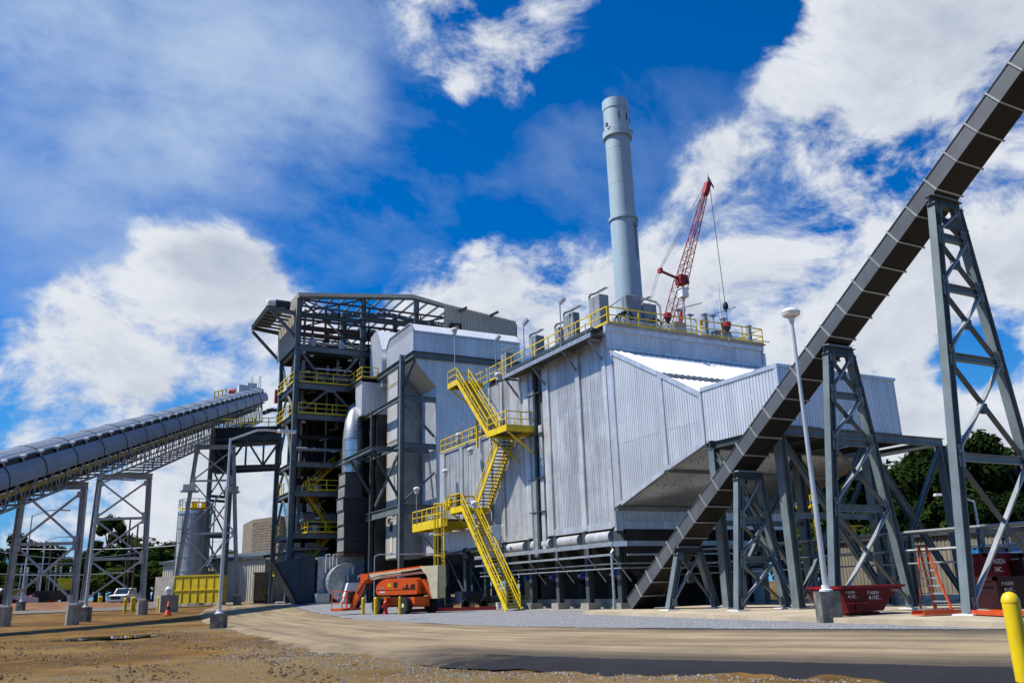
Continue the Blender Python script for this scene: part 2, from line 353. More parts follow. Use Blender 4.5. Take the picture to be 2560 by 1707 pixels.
# ---------------------------------------------------------------- ground
def gz(x, y):
    return .55 * ss(18, 46, y) + .55 * ss(44, 95, y) * ss(14, -12, x) + .9 * ss(120, 320, y)
def rough(x, y):
    d = math.hypot(x - CAM.x, y - CAM.y)
    if d > 60: return 0
    k = ss(60, 30, d)
    n = mnoise.fractal(Vector((x * .35, y * .35, 1.3)), 1, 2, 4) * .05 + mnoise.noise(Vector((x * 2.1, y * 2.1, 7))) * .026 + abs(mnoise.noise(Vector((x * 4.6, y * 4.6, 3)))) * .014
    # wheel ruts swinging round towards the road
    q = math.hypot(x + 5, y - 4)
    for rr in (20.5, 22.4, 26.2, 28.0):
        n -= .045 * math.exp(-((q - rr - .8 * mnoise.noise(Vector((x * .1, y * .1, rr)))) / .28) ** 2)
    return n * k
def ground_sheet():
    mb = MB(); head = math.degrees(math.atan2(.4553, .8453)); angs = []
    a = -180.
    while a < 180:
        angs.append(a); a += .28 if abs(a) < 40 else 3.0
    rads = [0.6]
    while rads[-1] < 3200: rads.append(rads[-1] * (1.011 if 7 < rads[-1] < 48 else 1.03) + .02)
    n = len(angs); vs = [(CAM.x, CAM.y, -.08)]
    for r in rads:
        for a in angs:
            t = R(head + a); x = CAM.x + r * math.sin(t); y = CAM.y + r * math.cos(t)
            vs.append((x, y, gz(x, y) + rough(x, y) - .05))
    fs = [(0, 1 + (i + 1) % n, 1 + i) for i in range(n)]
    for j in range(len(rads) - 1):
        for i in range(n):
            fs.append((1 + j * n + i, 1 + j * n + (i + 1) % n, 1 + (j + 1) * n + (i + 1) % n, 1 + (j + 1) * n + i))
    mb.v = vs; mb.f = fs; return mb
def dirtmat():
    m = bpy.data.materials.new('dirt'); m.use_nodes = True; nt = m.node_tree; L = nt.links; b = nt.nodes['Principled BSDF']; b.inputs['Roughness'].default_value = .95; b.inputs['Specular IOR Level'].default_value = .2
    geo = nt.nodes.new('ShaderNodeNewGeometry')
    def no(s, d=8, r=.6, st=(1, 1, 1)):
        mp = nt.nodes.new('ShaderNodeMapping'); mp.inputs['Scale'].default_value = st; L.new(geo.outputs['Position'], mp.inputs[0])
        n = nt.nodes.new('ShaderNodeTexNoise'); n.inputs['Scale'].default_value = s; n.inputs['Detail'].default_value = d; n.inputs['Roughness'].default_value = r; L.new(mp.outputs[0], n.inputs['Vector']); return n.outputs[0]
    def mr(v, a, b_, c=0., d=1.):
        n = nt.nodes.new('ShaderNodeMapRange'); L.new(v, n.inputs[0])
        for i, q in enumerate((a, b_, c, d)): n.inputs[i + 1].default_value = q
        return n.outputs[0]
    def mix(f, a, b_):
        n = nt.nodes.new('ShaderNodeMix'); n.data_type = 'RGBA'; L.new(f, n.inputs[0])
        for i, q in ((6, a), (7, b_)):
            if isinstance(q, tuple): n.inputs[i].default_value = (*q, 1)
            else: L.new(q, n.inputs[i])
        return n.outputs[2]
    c = mix(mr(no(.22), .40, .60), (.120, .062, .013), (.225, .122, .027))
    c = mix(mr(no(1.3, 6), .50, .68, 0, .8), c, (.066, .038, .014))
    c = mix(mr(no(.11, 5, .5), .53, .60, 0, .75), c, (.205, .138, .055))
    # grey stone scatter in drifts
    vo = nt.nodes.new('ShaderNodeTexVoronoi'); vo.inputs['Scale'].default_value = 11; L.new(geo.outputs['Position'], vo.inputs['Vector'])
    st = nt.nodes.new('ShaderNodeMath'); st.operation = 'MULTIPLY'; L.new(mr(vo.outputs['Distance'], .40, .22), st.inputs[0]); L.new(mr(no(.55, 5, .7), .50, .60), st.inputs[1])
    gcol = nt.nodes.new('ShaderNodeHueSaturation'); gcol.inputs['Color'].default_value = (.25, .225, .175, 1); L.new(mr(no(30, 2), .3, .7, .5, 1.4), gcol.inputs['Value'])
    c = mix(st.outputs[0], c, gcol.outputs[0])
    L.new(c, b.inputs['Base Color'])
    bp = nt.nodes.new('ShaderNodeBump'); bp.inputs['Strength'].default_value = .9; bp.inputs['Distance'].default_value = .07
    hs_ = nt.nodes.new('ShaderNodeMath'); hs_.operation = 'MULTIPLY_ADD'; L.new(st.outputs[0], hs_.inputs[0]); hs_.inputs[1].default_value = .5; L.new(no(5.5, 10, .7), hs_.inputs[2])
    L.new(hs_.outputs[0], bp.inputs['Height']); L.new(bp.outputs[0], b.inputs['Normal']); return m
M['dirt'] = dirtmat()
obj('ground', ground_sheet(), 'dirt', kind='structure', label='bare brown dirt yard strewn with stones and ruts', smooth=True)

def catmull(p, n):
    out = []; p = [p[0]] + p + [p[-1]]
    for i in range(1, len(p) - 2):
        for k in range(n):
            t = k / n; a, b, c, d = (Vector(q) for q in p[i - 1:i + 3])
            out.append(.5 * ((2 * b) + (c - a) * t + (2 * a - 5 * b + 4 * c - d) * t * t + (3 * b - a - 3 * c + d) * t ** 3))
    out.append(Vector(p[-2])); return out
NEAR = [(-2, -75), (-11, -50), (-15.2, -39.5), (-18.35, -32.6), (-21.3, -26.6), (-22.5, -21), (-22.3, -15), (-21.6, -5), (-20.9, 4.3), (-19.6, 20), (-17.5, 34), (-14, 50), (-11, 68)]
FAR = [(14, -62), (1.5, -42), (-5.2, -30), (-8.0, -24.6), (-10.4, -19.4), (-12.2, -14.0), (-13.2, -8.5), (-13.3, -1), (-12.9, 8), (-10.6, 22), (-9.4, 33), (-8.4, 46), (-6, 68)]
nr = catmull(NEAR, 28); fr = catmull(FAR, 28)
def strip(a, b, k, lift, edge=0.0, wob=0.0):
    mb = MB(); n = len(a); across = []
    for i in range(n):
        for j in range(k + 1):
            t = j / k; p = a[i].lerp(b[i], t)
            if wob and j in (0, k):
                w = wob * (mnoise.noise(Vector((p.x * .4, p.y * .4, 9.))) + .7 * mnoise.noise(Vector((p.x * 1.7, p.y * 1.7, 4.))) + .4 * mnoise.noise(Vector((p.x * 5, p.y * 5, 4.)))); d = (b[i] - a[i]).normalized(); p = p + d * w
            z = gz(p.x, p.y) + lift - (edge if j in (0, k) else 0)
            mb.v.append((p.x, p.y, z)); across.append(t)
    for i in range(n - 1):
        for j in range(k): q = i * (k + 1) + j; mb.f.append((q, q + k + 1, q + k + 2, q + 1))
    return mb, across
def roadmat():
    m = bpy.data.materials.new('asphalt'); m.use_nodes = True; nt = m.node_tree; L = nt.links; b = nt.nodes['Principled BSDF']; b.inputs['Roughness'].default_value = .88; b.inputs['Specular IOR Level'].default_value = .25
    at = nt.nodes.new('ShaderNodeAttribute'); at.attribute_name = 'across'; geo = nt.nodes.new('ShaderNodeNewGeometry')
    al = nt.nodes.new('ShaderNodeAttribute'); al.attribute_name = 'along'
    cb = nt.nodes.new('ShaderNodeCombineXYZ'); L.new(at.outputs['Fac'], cb.inputs[0]); L.new(al.outputs['Fac'], cb.inputs[1])
    mp = nt.nodes.new('ShaderNodeMapping'); mp.inputs['Scale'].default_value = (9, .05, 1); L.new(cb.outputs[0], mp.inputs[0])
    n = nt.nodes.new('ShaderNodeTexNoise'); n.inputs['Scale'].default_value = 1.5; n.inputs['Detail'].default_value = 8; L.new(mp.outputs[0], n.inputs['Vector'])
    n2 = nt.nodes.new('ShaderNodeTexNoise'); n2.inputs['Scale'].default_value = .8; n2.inputs['Detail'].default_value = 8; n2.inputs['Roughness'].default_value = .7; L.new(geo.outputs['Position'], n2.inputs['Vector'])
    # dust lies between the wheel edges: profile across the road, broken up by noise
    cr = nt.nodes.new('ShaderNodeValToRGB'); e = cr.color_ramp.elements; e[0].position = .135; e[0].color = (0, 0, 0, 1); e[1].position = .30; e[1].color = (.95, .95, .95, 1)
    x = e.new(.15); x.color = (.30, .30, .30, 1); x = e.new(.24); x.color = (.5, .5, .5, 1)
    x = e.new(.74); x.color = (.95, .95, .95, 1); x = e.new(.88); x.color = (.35, .35, .35, 1); x = e.new(.93); x.color = (.0, .0, .0, 1)
    am = nt.nodes.new('ShaderNodeMath'); am.operation = 'MULTIPLY_ADD'; L.new(n2.outputs[0], am.inputs[0]); am.inputs[1].default_value = .07; L.new(at.outputs['Fac'], am.inputs[2])
    am2 = nt.nodes.new('ShaderNodeMath'); am2.operation = 'SUBTRACT'; L.new(am.outputs[0], am2.inputs[0]); am2.inputs[1].default_value = .035; L.new(am2.outputs[0], cr.inputs[0])
    an = nt.nodes.new('ShaderNodeMath'); an.operation = 'MULTIPLY_ADD'; L.new(n2.outputs[0], an.inputs[0]); an.inputs[1].default_value = 16; L.new(al.outputs['Fac'], an.inputs[2])
    am3 = nt.nodes.new('ShaderNodeMapRange'); am3.inputs[1].default_value = 58; am3.inputs[2].default_value = 68; am3.inputs[4].default_value = .82; L.new(an.outputs[0], am3.inputs[0])
    mxx = nt.nodes.new('ShaderNodeMath'); mxx.operation = 'MAXIMUM'; L.new(cr.outputs[0], mxx.inputs[0]); L.new(am3.outputs[0], mxx.inputs[1])
    mu = nt.nodes.new('ShaderNodeMath'); mu.operation = 'MULTIPLY'; L.new(mxx.outputs[0], mu.inputs[0])
    mr = nt.nodes.new('ShaderNodeMapRange'); mr.inputs[1].default_value = .36; mr.inputs[2].default_value = .58; mr.inputs[3].default_value = .58; L.new(n.outputs[0], mr.inputs[0]); L.new(mr.outputs[0], mu.inputs[1])
    mx = nt.nodes.new('ShaderNodeMix'); mx.data_type = 'RGBA'; L.new(mu.outputs[0], mx.inputs[0]); mx.inputs[6].default_value = (.020, .019, .022, 1); mx.inputs[7].default_value = (.39, .300, .180, 1)
    gn = nt.nodes.new('ShaderNodeTexNoise'); gn.inputs['Scale'].default_value = 34; gn.inputs['Detail'].default_value = 4; gn.inputs['Roughness'].default_value = .8; L.new(geo.outputs['Position'], gn.inputs['Vector'])
    pn = nt.nodes.new('ShaderNodeTexNoise'); pn.inputs['Scale'].default_value = .35; pn.inputs['Detail'].default_value = 9; pn.inputs['Roughness'].default_value = .72; L.new(geo.outputs['Position'], pn.inputs['Vector'])
    gm = nt.nodes.new('ShaderNodeMapRange'); gm.inputs[1].default_value = .3; gm.inputs[2].default_value = .7; gm.inputs[3].default_value = .62; gm.inputs[4].default_value = 1.3; L.new(gn.outputs[0], gm.inputs[0])
    pm = nt.nodes.new('ShaderNodeMapRange'); pm.inputs[1].default_value = .36; pm.inputs[2].default_value = .62; pm.inputs[3].default_value = .72; pm.inputs[4].default_value = 1.1; L.new(pn.outputs[0], pm.inputs[0])
    vk = nt.nodes.new('ShaderNodeTexVoronoi'); vk.feature = 'DISTANCE_TO_EDGE'; vk.inputs['Scale'].default_value = .22; L.new(geo.outputs['Position'], vk.inputs['Vector'])
    vm = nt.nodes.new('ShaderNodeMapRange'); vm.inputs[1].default_value = .0; vm.inputs[2].default_value = .010; vm.inputs[3].default_value = 1.0; L.new(vk.outputs['Distance'], vm.inputs[0])
    p1 = nt.nodes.new('ShaderNodeMath'); p1.operation = 'MULTIPLY'; L.new(gm.outputs[0], p1.inputs[0]); L.new(pm.outputs[0], p1.inputs[1])
    p2 = nt.nodes.new('ShaderNodeMath'); p2.operation = 'MULTIPLY'; L.new(p1.outputs[0], p2.inputs[0]); L.new(vm.outputs[0], p2.inputs[1])
    mg = nt.nodes.new('ShaderNodeMix'); mg.data_type = 'RGBA'; mg.blend_type = 'MULTIPLY'; mg.inputs[0].default_value = 1; L.new(mx.outputs[2], mg.inputs[6]); L.new(p2.outputs[0], mg.inputs[7])
    L.new(mg.outputs[2], b.inputs['Base Color'])
    nb = nt.nodes.new('ShaderNodeTexNoise'); nb.inputs['Scale'].default_value = 22; nb.inputs['Detail'].default_value = 6; L.new(geo.outputs['Position'], nb.inputs['Vector'])
    bp = nt.nodes.new('ShaderNodeBump'); bp.inputs['Strength'].default_value = .35; bp.inputs['Distance'].default_value = .03; L.new(nb.outputs[0], bp.inputs['Height']); L.new(bp.outputs[0], b.inputs['Normal'])
    return m
M['road'] = roadmat()
mb, ac = strip(nr, fr, 16, .035, .10, .42)
ro = obj('road', mb, 'road', kind='structure', label='curving asphalt site road dusted with tan dirt', smooth=True)
at = ro.data.attributes.new('across', 'FLOAT', 'POINT'); al = ro.data.attributes.new('along', 'FLOAT', 'POINT')
for i, t in enumerate(ac): at.data[i].value = t; al.data[i].value = (i // 17) * .43
# gravel bed between road and plant
def gravelmat():
    m = bpy.data.materials.new('gravel'); m.use_nodes = True; nt = m.node_tree; L = nt.links; b = nt.nodes['Principled BSDF']; b.inputs['Roughness'].default_value = .9
    geo = nt.nodes.new('ShaderNodeNewGeometry'); vo = nt.nodes.new('ShaderNodeTexVoronoi'); vo.inputs['Scale'].default_value = 13; L.new(geo.outputs['Position'], vo.inputs['Vector'])
    sp = nt.nodes.new('ShaderNodeSeparateColor'); L.new(vo.outputs['Color'], sp.inputs[0])
    mx = nt.nodes.new('ShaderNodeMix'); mx.data_type = 'RGBA'; L.new(sp.outputs[0], mx.inputs[0]); mx.inputs[6].default_value = (.14, .145, .155, 1); mx.inputs[7].default_value = (.36, .365, .38, 1)
    n = nt.nodes.new('ShaderNodeTexNoise'); n.inputs['Scale'].default_value = .5; n.inputs['Detail'].default_value = 6; L.new(geo.outputs['Position'], n.inputs['Vector'])
    mr = nt.nodes.new('ShaderNodeMapRange'); mr.inputs[1].default_value = .58; mr.inputs[2].default_value = .72; mr.inputs[4].default_value = .6; L.new(n.outputs[0], mr.inputs[0])
    m2 = nt.nodes.new('ShaderNodeMix'); m2.data_type = 'RGBA'; L.new(mr.outputs[0], m2.inputs[0]); L.new(mx.outputs[2], m2.inputs[6]); m2.inputs[7].default_value = (.26, .21, .15, 1)
    L.new(m2.outputs[2], b.inputs['Base Color'])
    bp = nt.nodes.new('ShaderNodeBump'); bp.inputs['Strength'].default_value = 1; bp.inputs['Distance'].default_value = .06; bp.invert = True; L.new(vo.outputs['Distance'], bp.inputs['Height']); L.new(bp.outputs[0], b.inputs['Normal']); return m
M['gravel'] = gravelmat()
inner = []
for p in fr: inner.append(Vector((max(p.x + 1.5, -1.0 if p.y > -3 else -3.5), p.y)))
mb, _ = strip([p + (n_ - p).normalized() * .35 for p, n_ in zip(fr, nr)], inner, 5, .015, 0, .25)
obj('gravel_bed', mb, 'gravel', kind='structure', label='blue grey crushed stone between road and plant', smooth=True)
# concrete apron under the duct and inclined conveyor, slab under the filter house
mb = MB(); mb.ext([(-4.3, -2.6, -.1), (-6.9, -25.6, -.1), (-8.3, -38, -.1), (30, -38, -.1), (30, -2.6, -.1)], (0, 0, .27))
M['apron'] = mat('apron_concrete', (.52, .43, .30), .9, 0, .12, .7, bump=.15, bscale=6)
obj('concrete_apron', mb, 'apron', kind='structure', label='tan concrete apron beneath the duct supports')
mb = MB().box(-1.1, 15, -2.5, 30, -.1, .05); obj('plant_slab', mb, 'conc', kind='structure', label='concrete slab under the filter house')
mb = MB().box(-6.5, 24, 41, 75, -.1, .66); obj('boiler_slab', mb, 'conc', kind='structure', label='raised concrete slab under the boiler frame')
# stones lying loose in the foreground
def stones(name, label, n, pick, smin, smax, m):
    mb = MB(); c = 0
    while c < n:
        x, y = pick()
        s = random.uniform(smin, smax) * random.choice((.6, 1, 1)); z = gz(x, y) + rough(x, y) - .05
        a = random.random() * 6.28; ca, sa = math.cos(a), math.sin(a); k = [random.uniform(.6, 1.2) for _ in range(6)]
        P = [(s * k[0], 0, 0), (0, s * k[1], 0), (-s * k[2], 0, 0), (0, -s * k[3], 0), (s * .1, 0, s * .75 * k[4]), (0, 0, -s * .5)]
        mb.add([(x + px * ca - py * sa, y + px * sa + py * ca, z + pz) for px, py, pz in P], [(0, 1, 4), (1, 2, 4), (2, 3, 4), (3, 0, 4), (1, 0, 5), (2, 1, 5), (3, 2, 5), (0, 3, 5)]); c += 1
    return obj(name, mb, m, kind='stuff', label=label, cat='stones')
M['stone'] = mat('grey_stone', (.34, .315, .275), .9, 0, .34, 9)
def pick_edge():
    while True:
        i = random.randrange(30, 230); p = nr[i].lerp(nr[i + 1], random.random()); d = (nr[i] - fr[i]).normalized()
        w = abs(random.gauss(0, 1.6)) - .1; q = p + d * w; 
        if mnoise.noise(Vector((q.x * .3, q.y * .3, 5))) > -.12 - .5 * math.exp(-w): return q.x, q.y
stones('roadside_stones', 'loose grey stones along the near road edge', 6000, pick_edge, .014, .040, 'stone')
def pick_field():
    while True:
        t = R(28.3 + random.uniform(-40, 20)); r = 6 + 34 * random.random() ** .7; x = CAM.x + r * math.sin(t); y = CAM.y + r * math.cos(t)
        if x < -22.6 and mnoise.fractal(Vector((x * .28, y * .28, 2)), 1, 2, 4) > .05: return x, y
stones('scattered_stones', 'small stones scattered over the brown dirt', 3500, pick_field, .012, .038, 'stone')
# shallow puddle
mb = MB(); ring = []
for k in range(28):
    a = 6.283 * k / 28; rr = 1 + .25 * mnoise.noise(Vector((math.cos(a) * 1.5, math.sin(a) * 1.5, 2)))
    ring.append((-26.4 + 2.0 * rr * math.cos(a), -2.6 + 1.3 * rr * math.sin(a), -.012))
mb.v = ring; mb.f = [tuple(range(28))]
M['water'] = mat('puddle_water', (.05, .04, .03), .03, 0, .1, 2)
obj('puddle', mb, 'water', kind='structure', label='small muddy puddle in the dirt')

M['clod'] = mat('dirt_clod', (.15, .085, .030), .95, 0, .3, 6)
def pick_clod():
    while True:
        t = R(28.3 + random.uniform(-38, 16)); r = 6 + 40 * random.random() ** .8; x = CAM.x + r * math.sin(t); y = CAM.y + r * math.cos(t)
        if x < -22.8 and mnoise.noise(Vector((x * .8, y * .25, 12))) > .12: return x, y
stones('dirt_clods', 'crumbled brown clods lying on the dirt', 2600, pick_clod, .02, .065, 'clod')
# worn pavement of the yard at the back left
ya_ = [Vector((x, y)) for x, y in ((-60, 46), (-44, 44), (-30, 46), (-20, 50), (-12, 58))]; yb_ = [Vector((x, y)) for x, y in ((-75, 120), (-45, 118), (-25, 116), (-12, 112), (-4, 104))]
mb, _ = strip(catmull(ya_, 8), catmull(yb_, 8), 14, .012, 0, 1.5)
M['yard'] = mat('yard_pavement', (.20, .165, .125), .92, 0, .16, .25, bump=.2, bscale=5, col2=(.11, .10, .09))
obj('yard_pavement', mb, 'yard', kind='structure', label='worn grey brown pavement at the back left', smooth=True)
# ---------------------------------------------------------------- filter house (big aluminium clad box on columns)
FT = 16.85
fh = thing('filter_house', 'large ribbed aluminium filter house with yellow roof railing on steel columns', 'filter house', (6, 8, 0))
# left wall: ribbed sheets between flashed pilasters
bays = [(.35, 3.0), (3.5, 6.95), (10.4, 13.7), (14.2, 15.75)]
for a, b in bays:
    for z0, z1 in ((4.9, 8.15), (8.15, 12.3), (12.3, 16.3)):
        sheets(fh, 'cladold', (0 - .004 * (z0 > 6) - .004 * (z0 > 10), b, 0), (0, -1, 0), b - a, z0 + .006, z1 + .03, (-1, 0, 0))
for a, b, d in ((-.02, .35, .16), (3.0, 3.5, .15), (6.95, 7.7, .15), (9.72, 10.4, .15), (13.7, 14.2, .15), (15.75, 16.0, .16)):
    obj('pilaster', MB().box(-d, .02, a, b, 4.62, 16.32).box(-d - .012, -d, a + .02, b - .02, 8.1, 8.16).box(-d - .012, -d, a + .02, b - .02, 12.25, 12.31), 'cladold', fh)
obj('base_flashing', MB().box(-.10, .02, .35, 15.75, 4.56, 4.95), 'trim', fh)
# recessed bright panel with cable tray between two pilasters
obj('recess_panel', MB().box(.05, .10, 7.7, 9.72, 4.6, 16.3), 'silver', fh)
obj('cable_tray', MB().box(-.30, -.02, 8.72, 9.30, 3.3, 15.9).box(-.34, -.30, 8.72, 8.78, 3.3, 15.9).box(-.34, -.30, 9.24, 9.30, 3.3, 15.9), 'galv', fh)
obj('cable_riser', MB().box(-.34, -.16, 8.48, 8.66, 3.3, 16.1), 'steeld', fh)
obj('cable_tray', MB().box(-.22, -.02, 7.86, 8.30, 3.6, 12.0), 'cladold', fh)
for z in (6.2, 8.4, 11.4, 14.2): obj('tray_bracket', MB().box(-.38, 0, 7.72, 9.7, z, z + .05), 'steeld', fh)
# inner core so nothing shows through
obj('casing', MB().box(.12, 12.9, .12, 15.9, 4.5, 16.6), 'dark', fh)
obj('rear_wall', MB().corr((0, 16, 0), (1, 0, 0), 13, 4.6, 16.8, (0, 1, 0), .19, .03), 'cladold', fh)
obj('side_wall', MB().corr((13, 0, 0), (0, 1, 0), 16, 4.6, 16.8, (1, 0, 0), .19, .03), 'cladold', fh)
# upper band facing the road
sheets(fh, 'clad', (.3, -.02, 0), (1, 0, 0), 12.5, 15.45, 16.45, (0, -1, 0), name='band_sheet')
obj('band_cap', MB().box(-.05, 12.95, -.16, .1, 16.45, 16.80), 'trim', fh)
obj('band_foot', MB().box(-.05, 13.0, -.18, .1, 15.24, 15.45), 'trim', fh)
obj('corner_flashing', MB().box(-.06, .30, -.14, .1, 15.45, 16.45), 'trim', fh)
obj('corner_flashing', MB().box(12.8, 13.05, -.14, .1, 15.45, 16.30), 'trim', fh)
# lower strip facing the road, below the duct transition
obj('skirt_sheet', MB().corr((.35, -.0, 0), (1, 0, 0), 12.6, 4.95, 5.55, (0, -1, 0), .19, .03), 'clad', fh)
obj('skirt_flashing', MB().box(-.03, 13, -.12, .1, 4.50, 4.95), 'trim', fh)
obj('skirt_flashing', MB().box(-.03, 13, -.20, .1, 5.55, 5.80), 'steelg', fh)
obj('corner_flashing', MB().box(-.12, .35, -.10, .1, 4.4, 5.55), 'trim', fh)
# deck and roof rail
obj('roof_deck', MB().box(-.05, 13, -.1, 16, 16.8, FT), 'grate', fh)
obj('guard_rail', railing(MB(), [(-.0, 15.9, FT), (-.0, -.35, FT)], 1.07, True, .03, 1.75), 'yellow', fh)
obj('guard_rail', railing(MB(), [(.09, -.35, FT), (7.0, -.35, FT)], 1.07, True, .03, 2.35), 'yellow', fh)
obj('guard_rail', railing(MB(), [(7.35, -.35, FT), (12.75, -.35, FT), (12.75, 3, FT)], 1.07, True, .03, 1.8), 'yellow', fh)
obj('roof_kerb', MB().box(-.02, 12.95, -.40, -.1, 16.80, 16.87), 'steelg', fh)
obj('conduit', MB().path([(.3, -.42, 17.05), (6, -.42, 17.07), (12.6, -.42, 17.05), (13.3, -.42, 17.06)], .035), 'galv', fh)
obj('conduit', MB().path([(.3, -.42, 17.17), (6, -.42, 17.19), (7.1, -.42, 17.17)], .03), 'galv', fh)
# cantilevered cable walkway below the left eave
obj('walkway_deck', MB().box(-1.2, -.16, -.2, 11.4, 16.02, 16.08), 'grate', fh)
obj('walkway_edge', MB().box(-1.26, -1.2, -.25, 11.5, 15.86, 16.14), 'galv', fh)
obj('cable_ladder', MB().box(-.95, -.2, -.1, 11.3, 16.42, 16.50).box(-1.0, -.95, -.1, 11.3, 16.34, 16.56), 'steeld', fh)
for y in (.3, 3.25, 7.3, 11.2):
    obj('knee_brace', MB().bar((-1.15, y, 15.9), (-.1, y, 14.6), .08, .12).bar((-1.2, y, 15.86), (-.1, y, 15.86), .08, .14), 'steelg', fh)
    obj('hanger', MB().bar((-1.22, y, 15.9), (-1.22, y, 16.85), .05), 'galv', fh)
# steel columns, ring beam, footings, hoppers
for yy in (0.15, 3.5, 7, 10.5, 14, 17.5, 21, 25):
    zt_ = 4.6 if yy < 16.5 else 3.6
    obj('column', MB().ib((.18, yy, .42), (.18, yy, zt_), .36, .36, (1, 0, 0)), 'steeld', fh)
    obj('footing', MB().box(-.25, .6, yy - .42, yy + .42, .0, .42), 'conc', fh)
    obj('column', MB().ib((6.5, yy, .05), (6.5, yy, 4.5), .36, .36, (1, 0, 0)), 'steeld', fh)
    obj('column', MB().ib((12.8, yy, .05), (12.8, yy, 4.5), .36, .36, (1, 0, 0)), 'steeld', fh)
    obj('column_stub', MB().box(-.06, .42, yy - .2, yy + .2, 3.75, 4.56).ext([(-.04, yy - .06, 3.75), (-.04, yy - .75, 3.75), (-.04, yy - .06, 4.5)], (.12, 0, 0)), 'steeld', fh)
for yy in (1.9, 5.3, 8.8, 12.3, 15.6):
    obj('hopper', MB().add([(.3, yy - 1.55, 4.5), (6.3, yy - 1.55, 4.5), (6.3, yy + 1.55, 4.5), (.3, yy + 1.55, 4.5), (2.7, yy - .35, 1.9), (3.6, yy - .35, 1.9), (3.6, yy + .35, 1.9), (2.7, yy + .35, 1.9)], [(0, 4, 5, 1), (1, 5, 6, 2), (2, 6, 7, 3), (3, 7, 4, 0), (4, 7, 6, 5), (0, 1, 2, 3)]), 'dark', fh)
    obj('hopper_lagging', MB().tube((.08, yy - 1.25, 4.12), (.08, yy + 1.2, 4.12), .34, 14), 'cladold', fh, smooth=True)
obj('hopper', MB().add([(.6, -.05, 4.5), (12.6, -.05, 4.5), (12.6, 1.5, 2.2), (.6, 1.5, 2.2)], [(0, 3, 2, 1)]), 'dark', fh)
# catwalk with handrail hangers round the column tops
cw = MB().box(-1.0, -.45, -.9, 17, 3.58, 3.66); obj('catwalk_deck', cw, 'galv', fh)
obj('catwalk_beam', MB().box(-1.06, -1.0, -.95, 17, 3.50, 3.74).box(-1.04, -.98, -.95, 17, 2.98, 3.10), 'galv', fh)
obj('catwalk_deck', MB().box(-.45, 9, -1.5, -.6, 3.58, 3.66).box(-.5, 9, -1.56, -1.5, 3.46, 3.74).box(-.5, 9, -1.56, -1.5, 2.95, 3.05), 'galv', fh)
obj('catwalk_corner', MB().ext([(-1.04, -.95, 3.46), (-.5, -1.56, 3.46), (-.45, -1.5, 3.46), (-.98, -.9, 3.46)], (0, 0, .28)), 'silver', fh)
for yy in (-.9, 1.6, 5.1, 8.6, 12.1, 15.6): obj('hanger', MB().bar((-1.05, yy, 2.95), (-1.05, yy, 3.75), .06).bar((-1.05, yy, 2.95), (.1, yy, 1.6), .05), 'galv', fh)
for z in (2.55, 2.3): obj('pipe', MB().path([(-.6, 17, z), (-.6, -1.0, z), (9, -1.3, z)], .04), 'steelg', fh)
for i, yy in enumerate((1.2, 4.7, 8.2, 11.7)):
    ac_ = obj('actuator', MB().tube((.35, yy, 2.0), (.75, yy, 2.0), .15, 10).tube((.5, yy, 2.0), (.5, yy, 2.28), .10, 8).box(.25, .4, yy - .12, yy + .12, 1.9, 2.1), 'valve', fh, smooth=True)
    obj('flange', MB().tube((.5, yy + .3, 2.02), (.5, yy + .42, 2.02), .12, 10), 'cream', ac_)
    obj('warning_plate', MB().box(.30, .33, yy - 1.0, yy - .68, 1.35, 1.78), 'yellow', fh)
    obj('chute', MB().lathe([(.35, 0), (.35, .9), (.12, 1.2)], (3.1, yy + .6, .6), 8), 'black', fh)
obj('low_wall', MB().box(1.2, 1.45, 1, 15.5, .05, .62), 'conc', fh)
obj('dark_backdrop', MB().box(8.0, 8.15, -.5, 26, .05, 4.4), 'black', fh)  # black sheet standing in for the dark under the house
obj('standpipe', MB().path([(-1.6, -1.6, .02), (-1.6, -1.6, 3.1), (-1.45, -1.6, 3.25)], .075, 8).tube((-1.6, -1.6, .02), (-1.6, -1.6, .7), .10, 8), 'galv', fh, smooth=True)
# lower inlet section further back
lo = thing('inlet_section', 'lower aluminium inlet section beside the tall filter house, short yellow rail on top', 'filter house', (3, 21, 0))
for a, b in ((16.05, 17.4), (17.9, 21.0), (21.5, 24.6)):
    sheets(lo, 'cladold', (.02, b, 0), (0, -1, 0), b - a, 6.6, 12.45, (-1, 0, 0))
for a, b in ((17.4, 17.9), (21.0, 21.5), (24.6, 25.6)):
    obj('pilaster', MB().box(-.12, .04, a, b, 6.3, 12.55), 'trim', lo)
obj('casing', MB().box(.1, 12, 16.1, 25.5, 4.3, 12.5), 'clad', lo)
obj('roof_edge', MB().box(-.1, 12, 16.05, 25.7, 12.5, 12.72), 'galv', lo)
obj('guard_rail', railing(MB(), [(.0, 16.4, 12.72), (.0, 25.6, 12.72), (2, 25.6, 12.72)], 1.07, True, .03, 1.2), 'yellow', lo)
for i, y in enumerate((17.6, 19.2, 20.6, 22.6, 24.2)):
    obj('conduit', MB().path([(.5, y, 12.8), (.5, y, 14.3 + .3 * (i % 2)), (.8, y - .2, 14.55 + .3 * (i % 2)), (2.5, y - .8, 14.6 + .3 * (i % 2))], .03), 'galv', lo)
for y in (18.2, 20.0, 23.0): obj('junction_box', MB().box(.4, .7, y, y + .5, 12.9, 13.8), 'steelg', lo)
obj('wall_conduit', MB().path([(-.2, 23.2, 12.4), (-.2, 23.2, 7.0)], .025), 'galv', lo)
